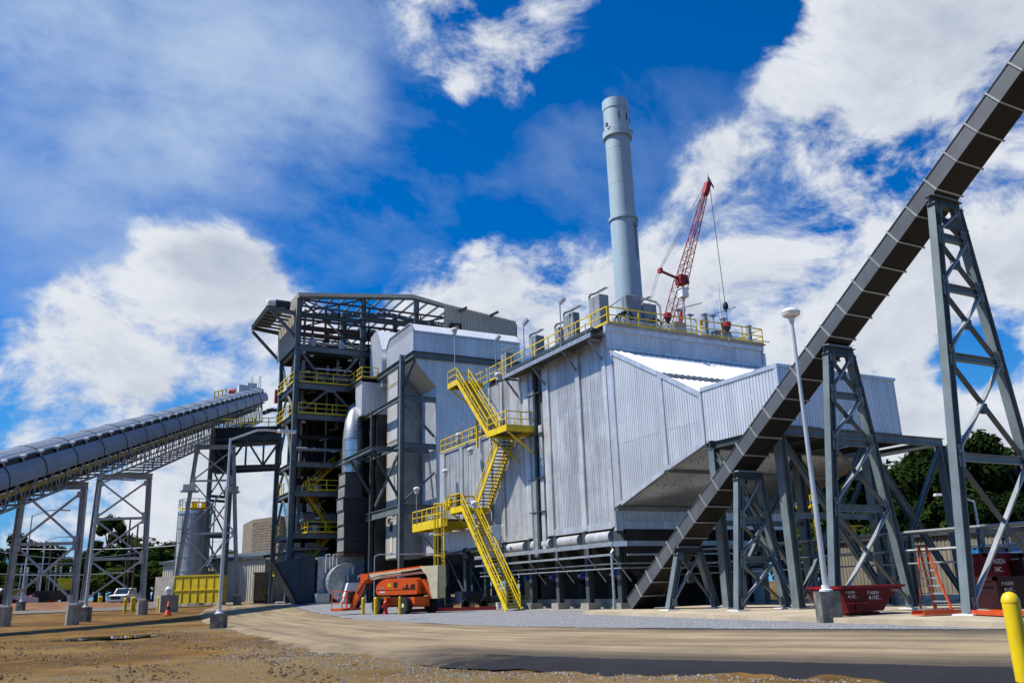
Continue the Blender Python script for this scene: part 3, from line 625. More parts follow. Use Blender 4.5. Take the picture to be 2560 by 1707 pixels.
# big lagged pipe bend hanging below the stair
e = MB().lathe([(.95, -1.6), (1.0, -1.55), (1.0, 1.5), (.95, 1.6)], (.1, 16.2, 4.9), 22, (.25, 1, .0)); obj('lagged_duct', e, 'silver', lo, smooth=True)
for x0 in (.0, 1.6): obj('support_frame', MB().bar((x0, 19, 4.4), (x0, 25, 4.2), .12, .2).bar((x0, 21, 1), (x0, 24.5, 4.2), .1).bar((x0, 24.5, .2), (x0, 24.5, 4.2), .2), 'steeld', lo)

# ---------------------------------------------------------------- flue gas duct leaving the filter house
dt = thing('flue_gas_duct', 'ribbed aluminium duct with sloping transition in front of the filter house', 'duct', (4, -9, 7.6))
topz = lambda y: lerp(14.98, 12.66, (-.55 - y) / 4.41) if y > -4.96 else lerp(12.62, 10.74, (-4.96 - y) / 3.24)
botz = lambda y: lerp(5.85, 7.22, (-.5 - y) / 4.48) if y > -4.98 else lerp(7.26, 8.14, (-4.98 - y) / 3.22)
for ya, yb in ((-.62, -4.85), (-5.15, -8.12)):
    mid = 9.35
    sheets(dt, 'clad', (.02, ya, 0), (0, -1, 0), ya - yb, lambda t: botz(ya - t) + .1, mid, (-1, 0, 0))
    sheets(dt, 'clad', (.01, ya, 0), (0, -1, 0), ya - yb, mid - .03, lambda t: topz(ya - t) - .18, (-1, 0, 0))
def yz_bar(pts, x0, x1, m, nm, par): obj(nm, MB().ext([(x0, y, z) for y, z in pts], (x1 - x0, 0, 0)), m, par)
yz_bar([(-.02, 5.70), (-.02, 15.3), (-.66, 15.0), (-.66, 5.9)], -.10, .06, 'trim', 'corner_flashing', dt)
yz_bar([(-4.83, 7.18), (-4.83, 12.75), (-5.17, 12.55), (-5.17, 7.28)], -.07, .05, 'trim', 'joint_flashing', dt)
yz_bar([(-8.08, 8.06), (-8.08, 10.84), (-8.30, 10.84), (-8.30, 8.06)], -.09, .05, 'trim', 'corner_flashing', dt)
yz_bar([(-.66, 14.72), (-.66, 15.0), (-4.83, 12.72), (-4.83, 12.46)], -.085, .05, 'trim', 'verge_flashing', dt)
yz_bar([(-5.17, 12.26), (-5.17, 12.55), (-8.08, 10.86), (-8.08, 10.58)], -.085, .05, 'trim', 'verge_flashing', dt)
yz_bar([(-.66, 5.78), (-.66, 6.0), (-4.83, 7.32), (-4.83, 7.10)], -.09, .05, 'trim', 'sill_flashing', dt)
yz_bar([(-5.17, 7.20), (-5.17, 7.44), (-8.08, 8.26), (-8.08, 8.02)], -.09, .05, 'trim', 'sill_flashing', dt)
def slope(y0, z0, y1, z1, nm, m, nx, ny, dep=.04, pitch=.2, x0=.05, x1=12.9):
    L = math.hypot(y1 - y0, z1 - z0); ax = Vector((0, (y1 - y0) / L, (z1 - z0) / L)); nrm = Vector((0, nx, ny))
    obj(nm, MB().corr((x0, y0, z0), (1, 0, 0), x1 - x0, 0, L, nrm, pitch, dep, ax), m, dt)
for k in range(3):
    xa, xb = .05 + 4.28 * k, .05 + 4.28 * (k + 1)
    slope(-4.96, 12.62, -.4, 15.1, 'roof_sheet', 'roofclad', -.48, .88, .035, .42, xa, xb - .01)
    slope(-8.25, 10.66, -4.9, 12.45, 'roof_sheet', 'roofclad', -.48, .88, .035, .42, xa, xb - .01)
    slope(-4.98, 7.24, -.45, 5.84, 'soffit_sheet', 'soffit', -.3, -.95, .05, .24, xa, xb - .01)
    slope(-8.2, 8.14, -5.02, 7.24, 'soffit_sheet', 'soffit', -.3, -.95, .05, .24, xa, xb - .01)
obj('soffit_joint', MB().box(0, 12.9, -5.06, -4.90, 7.10, 7.22), 'steelg', dt)
obj('step_flashing', MB().ext([(0, -4.86, 12.66), (0, -5.10, 12.58), (0, -5.10, 12.42), (0, -4.86, 12.5)], (12.9, 0, 0)), 'steelg', dt)
obj('side_sheet', MB().add([(12.9, -.4, 5.9), (12.9, -8.2, 8.1), (12.9, -8.2, 10.7), (12.9, -.4, 15)], [(0, 1, 2, 3)]), 'clad', dt)
obj('front_sheet', MB().add([(8, -8.22, 8.1), (12.9, -8.22, 8.1), (12.9, -8.22, 10.7), (8, -8.22, 10.7)], [(0, 1, 2, 3)]), 'clad', dt)
for ya, yb in ((-8.30, -10.0), (-10.0, -11.8), (-11.8, -13.5)):
    sheets(dt, 'clad', (.0, ya, 0), (0, -1, 0), ya - yb, 8.12, 10.82, (-1, 0, 0), sw=.9, name='box_sheet')
for xa, xb in ((.08, 2.7), (2.7, 5.3), (5.3, 7.95)):
    sheets(dt, 'clad', (xa, -13.58, 0), (1, 0, 0), xb - xa, 8.14, 10.86, (0, -1, 0), sw=.9, name='box_sheet')
obj('box_flashing', MB().box(-.07, .06, -13.62, -8.25, 10.80, 11.0), 'trim', dt)
obj('box_flashing', MB().box(-.06, 8.05, -13.66, -13.5, 10.86, 11.0), 'trim', dt)
obj('box_flashing', MB().box(-.06, .08, -13.65, -13.5, 8.12, 10.86), 'trim', dt)
obj('box_roof', MB().box(0, 8, -13.55, -8.3, 10.9, 10.97), 'roofclad', dt)
obj('box_side', MB().corr((8, -13.58, 0), (0, 1, 0), 5.3, 8.12, 10.9, (1, 0, 0), .19, .03), 'clad', dt)
obj('box_floor', MB().box(.05, 7.95, -13.5, -8.2, 8.08, 8.13), 'steeld', dt)

# ---------------------------------------------------------------- steel frame carrying the duct
sf = thing('duct_support_frame', 'grey green steel frame on tall braced legs carrying the aluminium duct', 'steel frame', (5, -11, .17))
legs = {}
for x in (-.35, 5.2, 10.75):
    for y in (-13.58, -9.2):
        obj('leg', MB().ib((x, y, .2), (x, y, 7.68), .40, .40, (1, 0, 0)), 'steel', sf)
        obj('base_plate', MB().box(x - .32, x + .32, y - .32, y + .32, .17, .23), 'conc', sf)
for y in (-13.58, -9.2):
    obj('beam', MB().ib((-.6, y, 7.88), (11, y, 7.88), .40, .3), 'steel', sf)
    obj('strut', MB().ib((-.35, y, 4.1), (5.2, y, 4.1), .25, .2), 'steel', sf)
for x in (-.35, 2.4, 5.2, 8, 10.75): obj('beam', MB().ib((x, -13.4, 7.86), (x, -8.7, 7.86), .34, .25), 'steeld', sf)
for x in (2.4, 8): obj('cross_tie', MB().bar((x - 2.6, -13.4, 7.7), (x + 2.7, -9.3, 7.7), .08), 'steeld', sf)
for y in (-13.58, -9.2):
    for a, b in ((-.35, 5.2), (5.2, 10.75)):
        obj('brace', MB().ib((a + .15, y, .5), (b - .15, y, 7.5), .2, .2), 'steel', sf)
        obj('brace', MB().ib((b - .15, y + .02, .5), (a + .15, y + .02, 7.5), .2, .2), 'steel', sf)
for x in (-.35, 10.75):
    obj('brace', MB().ib((x, -13.4, .6), (x, -9.4, 7.4), .2, .2), 'steel', sf)
# ---------------------------------------------------------------- yellow zigzag stair on the filter house wall
st = thing('access_stair', 'bright yellow zigzag steel stair climbing the filter house wall', 'stair', (-2, 12, .05))
def flight(x0, x1, ya, za, yb, zb):
    n = int(abs(zb - za) / .215); dy = (yb - ya) / n; dz = (zb - za) / n; sg = 1 if yb > ya else -1
    for x in (x0, x1): obj('stringer', MB().bar((x, ya, za - .02), (x, yb, zb - .02), .07, .30), 'yellow', st)
    for i in range(1, n):
        y = ya + dy * i; z = za + dz * i
        obj('tread', MB().box(x0 + .04, x1 - .04, y - .13, y + .13, z - .04, z), 'grate', st)
        obj('nosing', MB().box(x0 + .04, x1 - .04, y - sg * .14 - .015, y - sg * .14 + .015, z - .045, z + .012), 'yellow', st)
    for x in (x0, x1):
        mb = MB(); up = Vector((0, 0, 1)); a = Vector((x, ya, za)); b = Vector((x, yb, zb)); k = max(3, round((b - a).length / 1.6))
        for i in range(k + 1):
            p = a.lerp(b, i / k); mb.bar(p, p + up * .98, .055)
        mb.bar(a + up * .98, b + up * .98, .065); mb.bar(a + up * .52, b + up * .52, .05)
        obj('handrail', mb, 'yellow', st)
def landing(x0, x1, y0, y1, z, rails, brace=True):
    obj('landing', MB().box(x0, x1, y0, y1, z - .04, z), 'grate', st)
    obj('landing_edge', MB().box(x0 - .03, x0, y0, y1, z - .30, z + .03).box(x1, x1 + .03, y0, y1, z - .30, z + .03).box(x0 - .03, x1 + .03, y0 - .03, y0, z - .30, z + .03).box(x0 - .03, x1 + .03, y1, y1 + .03, z - .30, z + .03), 'yellow', st)
    for r_ in rails: obj('guard_rail', railing(MB(), [(*p, z) for p in r_], 1.07, True, .03, 1.2), 'yellow', st)
    if brace:
        for y in (y0 + .15, y1 - .15): obj('knee_brace', MB().bar((x0 + .1, y, z - .28), (-.1, y, z - 1.9), .10, .10).bar((x0 + .05, y, z - .24), (0, y, z - .24), .08, .12), 'yellow', st)
XO, XM, XI = -2.45, -1.42, -.25
flight(XO, XM, 9.4, .06, 16.1, 7.2)
landing(XO, XI, 16.1, 18.2, 7.2, [[(XO, 16.2), (XO, 18.2), (XI, 18.2)]])
flight(XM + .08, XI, 16.0, 7.2, 11.6, 11.9)
landing(XO, XI, 8.7, 11.6, 11.9, [[(XO, 11.5), (XO, 8.7), (XI, 8.7)]])
flight(XO, XM, 11.6, 11.9, 16.7, 16.85)
landing(XO, XI, 16.7, 18.4, 16.85, [[(XO, 16.7), (XO, 18.4), (XI + .2, 18.4), (XI + .2, 16.2)]])
obj('swing_gate', MB().bar((XM, 16.75, 17.0), (XM, 16.75, 17.95), .06).bar((XM, 16.75, 17.9), (XI, 16.75, 17.9), .05).bar((XM, 16.75, 17.4), (XI, 16.75, 17.4), .05), 'yellow', st)
obj('support_post', MB().bar((-.35, 17.6, 11.9), (-.35, 17.6, 16.6), .14).bar((-.35, 17.0, 3.9), (-.35, 17.0, 7.0), .14), 'yellow', st)
# side platform with caged ladder
pf = thing('service_platform', 'yellow railed service platform with caged ladder left of the stair foot', 'platform', (-2, 21, 0))
obj('deck', MB().box(-2.6, -.3, 18.3, 25.4, 6.5, 6.56), 'grate', pf)
obj('edge_beam', MB().box(-2.66, -2.6, 18.3, 25.45, 6.05, 6.62).box(-2.66, -.3, 25.4, 25.46, 6.05, 6.62), 'yellow', pf)
obj('guard_rail', railing(MB(), [(-2.62, 18.3, 6.56), (-2.62, 25.4, 6.56), (-.3, 25.4, 6.56)], 1.1, True, .034, .95), 'yellow', pf)
obj('guard_rail', railing(MB(), [(-2.62, 18.35, 7.2), (-.4, 18.35, 7.2)], 1.05, True, .034, .8), 'yellow', pf)
for y in (19.2, 21.5, 23.8): obj('joist', MB().ib((-2.6, y, 6.2), (.2, y, 6.2), .5, .18), 'yellow', pf)
obj('knee_brace', MB().bar((-2.4, 24.6, 6.0), (0, 24.6, 3.6), .14), 'steelg', pf)
lx, ly = -2.75, 18.9
obj('ladder_stile', MB().bar((lx, ly - .24, .1), (lx, ly - .24, 7.7), .06, .09), 'yellow', pf); obj('ladder_stile', MB().bar((lx, ly + .24, .1), (lx, ly + .24, 7.7), .06, .09), 'yellow', pf)
for i in range(25): obj('rung', MB().bar((lx, ly - .24, .35 + i * .29), (lx, ly + .24, .35 + i * .29), .035), 'yellow', pf)
cyl = [(lx - .38 * math.sin(a) * 1.9, ly + .42 * math.cos(a)) for a in [math.pi * k / 8 for k in range(9)]]
cage_y = 1.05
for z in (2.4, 3.9, 5.4, 6.9, 7.7): obj('cage_hoop', MB().path([(x, y + cage_y * .0, z) for x, y in cyl], .045, 4), 'yellow', pf)
for x, y in cyl[1:-1]: obj('cage_strap', MB().bar((x, y, 2.4), (x, y, 7.7), .045, .02), 'yellow', pf)
for i, (y, dx) in enumerate(((19.3, -1.9), (20.2, -.9), (22.0, -1.0), (18.6, -1.5))):
    obj('instrument', MB().box(dx - .15, dx + .15, y, y + .35, 7.6, 8.15 + .1 * i).tube((dx, y, 6.6), (dx, y, 8.7), .03, 6), 'steeld' if i % 2 else 'yellow', pf)
# small round platform lamps on stems
def stem_lamp(x, y, z0, z1, label):
    t = thing('platform_lamp', label, 'lamp', (x, y, z0), 'dome lamps on thin stems')
    obj('stem', MB().tube((x, y, z0), (x, y, z1), .03, 6), 'galv', t)
    obj('housing', MB().lathe([(.10, 0), (.13, .28), (.26, .30), (.27, .42), (.20, .50), (.05, .54)], (x, y, z1), 14), 'white', t, smooth=True)
    obj('lens', MB().lathe([(.10, -.04), (.16, .0), (.20, .29)], (x, y, z1), 12), 'lens', t, smooth=True)
stem_lamp(-2.7, 24.4, 6.6, 9.1, 'dome lamp on stem at far end of yellow service platform')
stem_lamp(-.9, 22.6, 7.5, 10.4, 'dome lamp on stem above middle of the yellow service platform')
stem_lamp(-.7, 20.3, 8.0, 13.0, 'tall dome lamp on stem above low yellow platform, below the inlet section rail')
stem_lamp(-.9, 17.7, 8.0, 11.4, 'dome lamp on stem beside middle flight of yellow stair')
stem_lamp(-2.2, 17.6, 17.8, 20.9, 'dome lamp on stem above the top stair landing')
stem_lamp(-2.35, 9.9, 12.9, 15.4, 'dome lamp on stem over the middle stair landing')
stem_lamp(-2.6, 13.6, 4.2, 6.9, 'dome lamp on stem along the lowest stair flight')

# ---------------------------------------------------------------- inclined drag conveyor on trestles (right)
SL = .712; cvx0, cvx1 = -1.9, -.5
zb_ = lambda y: 3.06 + SL * (-7.65 - y)
cv = thing('inclined_conveyor', 'grey box conveyor rising steeply to upper right over trestles', 'conveyor', (-1.2, -3.6, .17))
nrm = Vector((0, SL, 1)).normalized(); dirv = Vector((0, -1, SL)).normalized(); Hc = .62
nseg = 38; y = -3.6; step = .93
for i in range(nseg):
    ya = -3.6 - i * step; yb = ya - step; a = Vector((0, ya, zb_(ya))); b = Vector((0, yb, zb_(yb)))
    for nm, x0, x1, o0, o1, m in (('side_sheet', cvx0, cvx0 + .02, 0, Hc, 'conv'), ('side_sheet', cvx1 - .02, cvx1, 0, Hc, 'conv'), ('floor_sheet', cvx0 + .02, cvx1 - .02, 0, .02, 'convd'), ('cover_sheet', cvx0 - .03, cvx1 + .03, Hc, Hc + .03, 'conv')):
        p = [a + nrm * o0, b + nrm * o0 - dirv * .012, b + nrm * o1 - dirv * .012, a + nrm * o1]
        obj(nm, MB().ext([Vector((x0, q.y, q.z)) for q in p], (x1 - x0, 0, 0)), m, cv)
    mb = MB()
    for x0, x1, o0, o1 in ((cvx0 - .07, cvx0 - .004, -.05, Hc + .06), (cvx1 + .004, cvx1 + .07, -.05, Hc + .06), (cvx0, cvx1, -.05, -.004)):
        p = [b + nrm * o0 - dirv * .03, b + nrm * o0 + dirv * .03, b + nrm * o1 + dirv * .03, b + nrm * o1 - dirv * .03]
        mb.ext([Vector((x0, q.y, q.z)) for q in p], (x1 - x0, 0, 0))
    obj('joint_flange', mb, 'steelg', cv)
def trestle(y, zt, hw_b, zs, label):
    t = thing('conveyor_trestle', label, 'trestle', (-1.2, y, .2), 'A frame trestles under the steep conveyor')
    hw_t = .62; X = lambda s, z: -1.2 + s * lerp(hw_b, hw_t, (z - .2) / (zt - .2))
    for s in (-1, 1):
        c = obj('leg', MB().ib((X(s, .2), y, .22), (X(s, zt), y, zt - .30), .32, .30, (1, 0, 0)), 'steel', t)
        obj('base_plate', MB().box(X(s, .2) - .35, X(s, .2) + .35, y - .35, y + .35, .165, .22), 'white', t)
        for z in zs[1:]:
            mb = MB()
            for k in range(3):
                for dx in (-.07, .07): mb.tube((X(s, z + .25) + dx, y - .168, z + .1 + k * .16), (X(s, z + .25) + dx, y - .18, z + .1 + k * .16), .025, 6)
            obj('bolt_group', mb, 'black', c)
    obj('cap_beam', MB().ib((X(-1, zt) - .25, y, zt - .2), (X(1, zt) + .25, y, zt - .2), .34, .3), 'steeld', t)
    obj('saddle', MB().box(-1.9, -.5, y - .12, y + .12, zt - .03, zt + .05), 'steelg', t)
    for za, zb2 in zip(zs[:-1], zs[1:]):
        obj('brace', MB().bar((X(-1, za) + .1, y - .05, za + .15), (X(1, zb2) - .1, y - .05, zb2 - .1), .07, .17, (0, 1, 0)), 'steelg', t)  # paler diagonal of the pair: its sunlit look put into the colour
        obj('brace', MB().bar((X(1, za) - .1, y + .05, za + .15), (X(-1, zb2) + .1, y + .05, zb2 - .1), .07, .17, (0, 1, 0)), 'steeld', t)
        for s in (-1, 1):
            for zq in (za + .22, zb2 - .16): obj('gusset', MB().plates([(X(s, zq) - s * .16, y - .10, zq)], .30, .36, (0, 1, 0)), 'steel', t)
        obj('cross_plate', MB().plates([((X(-1, (za + zb2) / 2) + X(1, (za + zb2) / 2)) / 2, y, (za + zb2) / 2)], .34, .34, (0, 1, 0), .16), 'steeld', t)
        if zb2 < zt - .5: obj('strut', MB().ib((X(-1, zb2) + .12, y, zb2), (X(1, zb2) - .12, y, zb2), .26, .2), 'steel', t)
trestle(-7.65, 3.06, 1.42, [.3, 2.8], 'lowest A frame trestle, at the foot of the steep conveyor')
trestle(-12.3, 6.12, 1.36, [.3, 2.3, 4.0, 5.8], 'second A frame trestle under the steep conveyor, left of lamp post')
trestle(-18.2, 10.44, 2.1, [.3, 3.95, 6.5, 8.4, 10.1], 'tall A frame trestle behind the red bin')
trestle(-23.8, 14.58, 2.55, [.3, 5.05, 8.5, 11.05, 13.0, 14.2], 'tallest A frame trestle at right, beside orange steel on ground')

# ---------------------------------------------------------------- stack
sk = thing('chimney_stack', 'tall pale grey steel chimney with collar near the top', 'chimney', (18.4, 22, 0))
SX, SY = 18.4, 22
obj('shaft', MB().lathe([(1.32, .3), (1.32, 36.4)], (SX, SY, 0), 40), 'stackm', sk, smooth=True)
obj('shaft', MB().lathe([(1.26, 36.4), (1.26, 46.9)], (SX, SY, 0), 40), 'stackm', sk, smooth=True)
obj('flange_ring', MB().lathe([(1.27, 36.2), (1.46, 36.2), (1.46, 36.5), (1.27, 36.5)], (SX, SY, 0), 40), 'stackm', sk, smooth=True)
obj('collar', MB().lathe([(1.27, 45.4), (1.50, 45.4), (1.50, 46.1), (1.40, 46.15), (1.27, 46.15)], (SX, SY, 0), 40), 'stackm', sk, smooth=True)
obj('top_section', MB().lathe([(1.30, 46.1), (1.30, 48.6), (1.36, 48.6), (1.36, 49.65), (1.1, 49.65), (1.1, 47)], (SX, SY, 0), 40), 'stackm', sk, smooth=True)
for a in (-2.0, -1.25, -.5, .4): obj('aviation_bracket', MB().box(SX + 1.31 * math.cos(a) - .06, SX + 1.31 * math.cos(a) + .06, SY + 1.31 * math.sin(a) - .06, SY + 1.31 * math.sin(a) + .06, 47.1, 47.9), 'steeld', sk)
for a in (-2.9, -.2): obj('aviation_light', MB().box(SX + 1.6 * math.cos(a) - .12, SX + 1.6 * math.cos(a) + .12, SY + 1.6 * math.sin(a) - .12, SY + 1.6 * math.sin(a) + .12, 46.3, 46.7), 'steelg', sk)
for z in (24, 28.2, 32.3, 40.1, 44): obj('weld_seam', MB().lathe([(1.27, z), (1.325 if z < 36 else 1.268, z), (1.325 if z < 36 else 1.268, z + .04), (1.25, z + .04)], (SX, SY, 0), 40), 'stackm', sk, smooth=True)
obj('test_port', MB().box(SX + .3, SX + .6, SY - 1.5, SY - 1.2, 35.2, 35.7).box(SX + .38, SX + .48, SY - 1.4, SY - 1.3, 32, 35.2), 'steelg', sk)

# ---------------------------------------------------------------- crane behind the filter house
cr = thing('crawler_crane', 'red lattice boom crane standing behind the filter house', 'crane', (24, 40, .4))
B0 = Vector((25.6, 40, 2.2)); B1 = Vector((40.5, 40, 39.4)); B2 = Vector((46.4, 40, 53.9))
def lattice(a, b, w0, w1, name, n):
    t = (b - a).normalized(); u = Vector((0, 1, 0)); w = t.cross(u).normalized(); mb = MB(); mb2 = MB()
    q = lambda k, i: (a.lerp(b, k) + u * lerp(w0, w1, k) * (1, -1, -1, 1)[i] * .5 + w * lerp(w0, w1, k) * (1, 1, -1, -1)[i] * .5)
    for i in range(4): mb.tube(q(0, i), q(1, i), .065, 6)
    for k in range(n):
        for i in range(4):
            j = (i + 1) % 4; A, B = (i, j) if k % 2 else (j, i)
            mb2.tube(q(k / n, A), q((k + 1) / n, B), .032, 5); mb2.tube(q(k / n, i), q(k / n, j), .032, 5)
    obj(name, mb, 'red', cr); obj('lacing', mb2, 'red', cr)
lattice(B0, B1, 1.6, 1.4, 'boom', 24); lattice(B1, B2, 1.2, .5, 'jib', 14)
obj('boom_joint', MB().box(B1.x - .6, B1.x + .6, 39.4, 40.6, B1.z - .6, B1.z + .6), 'red', cr)
obj('jib_head', MB().bar(B2 - V(.4, 0, 1.1), B2 + V(.35, 0, .8), .8, .7), 'red', cr)
obj('jib_strut', MB().bar(B1, B1 + V(-3.4, 0, .8), .25).box(B1.x - 3.6, B1.x - 3.2, 39.7, 40.3, B1.z + .5, B1.z + 1.1), 'red', cr)
obj('pendant_cable', MB().tube(B2, B1 + V(-3.4, 0, .9), .05, 4).tube(B2 + V(-.3, .5, 0), B1 + V(-3.4, .5, .9), .05, 4).tube(B1 + V(-3.4, 0, .9), (22, 40, 4), .04, 4).tube(B1 + V(-3.4, .5, .9), (22, 40.5, 4), .04, 4), 'steelg', cr)
HK = Vector((47.6, 40, 36.8))
obj('hoist_cable', MB().tube(B2 + V(.6, 0, .6), HK, .06, 4), 'steeld', cr)
obj('hook_block', MB().lathe([(.08, -.9), (.15, -.7), (.36, -.25), (.36, .25), (.1, .6)], HK, 10), 'black', cr, smooth=True)
obj('sling', MB().tube(HK - V(0, 0, 1.0), HK - V(-.6, 0, 12), .08, 5).tube(HK - V(0, 0, 1.0), HK - V(.3, 0, 12), .06, 5), 'galv', cr)
obj('flagpole', MB().tube(B2 + V(.3, 0, .8), B2 + V(.55, 0, 2.3), .04, 5), 'steeld', cr)
obj('flag', MB().ext([B2 + V(.45, 0, 1.3), B2 + V(1.5, .1, .6), B2 + V(1.4, .1, .1), B2 + V(.5, 0, 2.1)], (0, .03, 0)), 'red', cr)
obj('boom_sign', MB().bar(B0.lerp(B1, .80) + V(.9, -.8, 0), B0.lerp(B1, .88) + V(.9, -.8, 0), .1, 1.0, (0, 1, 0)), 'red', cr)
obj('crane_body', MB().box(17, 26.5, 38, 42, 1.6, 4.6), 'red', cr)
for y0 in (36.6, 42.2): obj('crawler_track', MB().box(18, 27, y0, y0 + 1.2, .3, 1.5), 'black', cr)
obj('cab', MB().box(25, 27.4, 36.4, 37.9, 1.8, 4.2), 'glass', cr)

# ---------------------------------------------------------------- equipment on the filter house roof
def cabinet(x0, x1, y0, y1, h, label, m='steelg', conduit=True, legs=.35):
    c = thing('electrical_cabinet', label, 'cabinet', ((x0 + x1) / 2, (y0 + y1) / 2, FT), 'grey cabinets on the filter house roof')
    obj('enclosure', MB().box(x0, x1, y0, y1, FT + legs, FT + h), m, c)
    for xx in (x0 + .04, x1 - .1): obj('stand', MB().box(xx, xx + .06, y0 + .04, y0 + .1, FT, FT + legs).box(xx, xx + .06, y1 - .1, y1 - .04, FT, FT + legs), 'galv', c)
    d = obj('door', MB().box(x0 - .02, x0, y0 + .05, (y0 + y1) / 2 - .02, FT + legs + .08, FT + h - .08).box(x0 - .02, x0, (y0 + y1) / 2 + .02, y1 - .05, FT + legs + .08, FT + h - .08), m, c)
    obj('handle', MB().box(x0 - .05, x0 - .02, (y0 + y1) / 2 - .1, (y0 + y1) / 2 - .06, FT + h * .5, FT + h * .6), 'black', d)
    if conduit:
        for k in range(3): obj('conduit', MB().path([(x0 + .12 + .1 * k, y1 + .12 * k, FT + .1), (x0 + .12 + .1 * k, y1 + .15 + .12 * k, FT + h + .25), (x0 + .2 + .1 * k, y1 + .05 + .1 * k, FT + h + .42), (x0 + .4 + .1 * k, y1 - .3, FT + h + .45), (x0 + .4 + .1 * k, y0 - .2, FT + h + .45)], .032), 'galv', c)
cabinet(.6, 1.3, 1.25, 2.5, 2.5, 'tallest grey electrical cabinet, at the roof corner above the stack base')
cabinet(.5, 1.0, 4.3, 5.6, 2.2, 'grey electrical cabinet with handles, second from the roof corner')
cabinet(.5, 1.0, 6.2, 6.8, 1.7, 'small grey junction cabinet between two roof lamps')
cabinet(.5, 1.2, 9.4, 10.4, 2.0, 'grey electrical cabinet halfway along the left roof rail')
cabinet(.5, 1.1, 14.0, 14.9, 1.9, 'grey electrical cabinet near the top stair landing')
cabinet(3.2, 4.4, 1.9, 2.5, 3.0, 'tall thin grey control panel in front of the chimney', conduit=False, legs=.9)
cabinet(4.7, 5.8, 2.1, 2.8, 2.7, 'wide grey control panel right of the chimney', legs=.9)
cabinet(6.0, 6.9, .6, 1.2, 1.1, 'low grey box behind front roof rail near red beacon', conduit=False)
cabinet(9.6, 10.9, .6, 1.2, .95, 'low grey box behind the front roof rail near middle beacon', conduit=False)
for nm, x, y, h, lab in (('a', 2.3, .7, 1.6, 'coiled black hose hanging behind roof rail left of control panels'), ('b', 4.4, .5, 1.1, 'coiled black hose on roof behind rail under wide control panel')):
    t = thing('hose_reel', lab, 'hose', (x, y, FT))
    obj('hose', MB().path([(x + .42 * math.cos(a) * (1 + .1 * (k % 3)), y + .02 * k, FT + h * .55 + .5 * math.sin(a)) for k, a in enumerate([i * .45 for i in range(44)])], .06, 6), 'rubber', t, smooth=True)
    obj('stand', MB().bar((x, y - .1, FT), (x, y - .1, FT + h), .08), 'steelg', t)
def pole_lamp(x, y, h, label, tilt=(-.35, .1)):
    t = thing('roof_floodlight', label, 'lamp', (x, y, FT), 'floodlights on roof poles')
    obj('pole', MB().tube((x, y, FT - .5), (x, y, FT + h), .045, 8), 'galv', t, smooth=True)
    obj('lamp_head', MB().bar((x, y, FT + h), (x + .25, y - .28, FT + h + .38), .30, .16), 'galv', t)
    obj('lens', MB().bar((x + .04, y - .02, FT + h - .06), (x + .29, y - .30, FT + h + .32), .26, .05), 'lens', t)
pole_lamp(-.1, 4.95, 2.9, 'floodlight on pole at left roof edge, next to the tallest cabinet')
pole_lamp(-.1, 10.1, 2.9, 'floodlight on pole halfway along left roof edge')
pole_lamp(-.1, 14.6, 2.9, 'floodlight on pole at left roof edge near the stair')
t = thing('area_light', 'white floodlight on tall pole in the middle of the roof, right of crane', 'lamp', (8.1, 2, FT))
obj('pole', MB().tube((8.1, 2, FT), (8.1, 2, FT + 3.6), .07, 8), 'pole', t, smooth=True); obj('lamp_head', MB().box(7.85, 8.4, 1.7, 2.2, FT + 3.5, FT + 4.1).box(7.8, 8.5, 1.65, 2.25, FT + 4.1, FT + 4.16), 'white', t)
def beacon(x, label):
    t = thing('warning_beacon', label, 'beacon', (x, -.5, FT), 'red beacons along the front roof rail')
    obj('dome', MB().lathe([(.14, -.22), (.26, -.12), (.28, .12), (.20, .2), (.05, .26)], (x, -.55, FT + .95), 12), 'red', t, smooth=True)
    obj('base', MB().lathe([(.06, -.5), (.22, -.2), (.22, -.14)], (x, -.55, FT + .95), 12), 'black', t, smooth=True)
    obj('drop_rod', MB().tube((x, -.55, FT + .5), (x, -.62, 14.7), .025, 6).bar((x, -.6, 14.75), (x + .55, -.75, 14.95), .06), 'galv', t)
beacon(4.55, 'leftmost red beacon on the front roof rail, beside the crane boom'); beacon(9.5, 'rightmost red beacon on the front roof rail')
t = thing('warning_beacon', 'middle red beacon standing back from the front roof rail', 'beacon', (9.2, 1.3, FT), 'red beacons along the front roof rail')
obj('dome', MB().lathe([(.14, -.22), (.26, -.12), (.28, .12), (.20, .2), (.05, .26)], (9.2, 1.3, FT + 1.6), 12), 'red', t, smooth=True); obj('pole', MB().tube((9.2, 1.3, FT), (9.2, 1.3, FT + 1.4), .05, 6), 'galv', t)
def davit(x, y, h, ax, az, label):
    t = thing('davit_arm', label, 'davit', (x, y, FT), 'slim davits on the roof')
    obj('post', MB().tube((x, y, FT), (x, y, FT + h), .05, 6).box(x - .22, x + .22, y - .1, y + .1, FT + h - .12, FT + h), 'galv', t)
    obj('arm', MB().tube((x - .6, y, FT + h - .2), (x + ax, y, FT + h + az), .035, 6), 'galv', t)
davit(7.4, 1.8, 2.5, 2.2, .75, 'slim davit arm pointing right behind the roof lamp'); davit(10.3, 1.6, 2.4, 2.2, .85, 'slim davit arm near the right end of the roof'); davit(9.1, 2.6, 2.6, .4, .0, 'short davit post behind the middle red beacon')
for x, y, h, lab in ((8.9, .9, 2.0, 'square grey vent pipe left of middle beacon'), (11.0, 1.4, 2.1, 'square grey vent pipe right of middle beacon'), (12.5, .6, 1.5, 'short grey vent pipe at right end of roof')):
    t = thing('vent_pipe', lab, 'pipe', (x, y, FT), 'grey vent pipes on the roof'); obj('pipe', MB().box(x - .13, x + .13, y - .13, y + .13, FT, FT + h), 'steelg', t); obj('cap', MB().box(x - .18, x + .18, y - .18, y + .18, FT + h, FT + h + .08), 'galv', t)
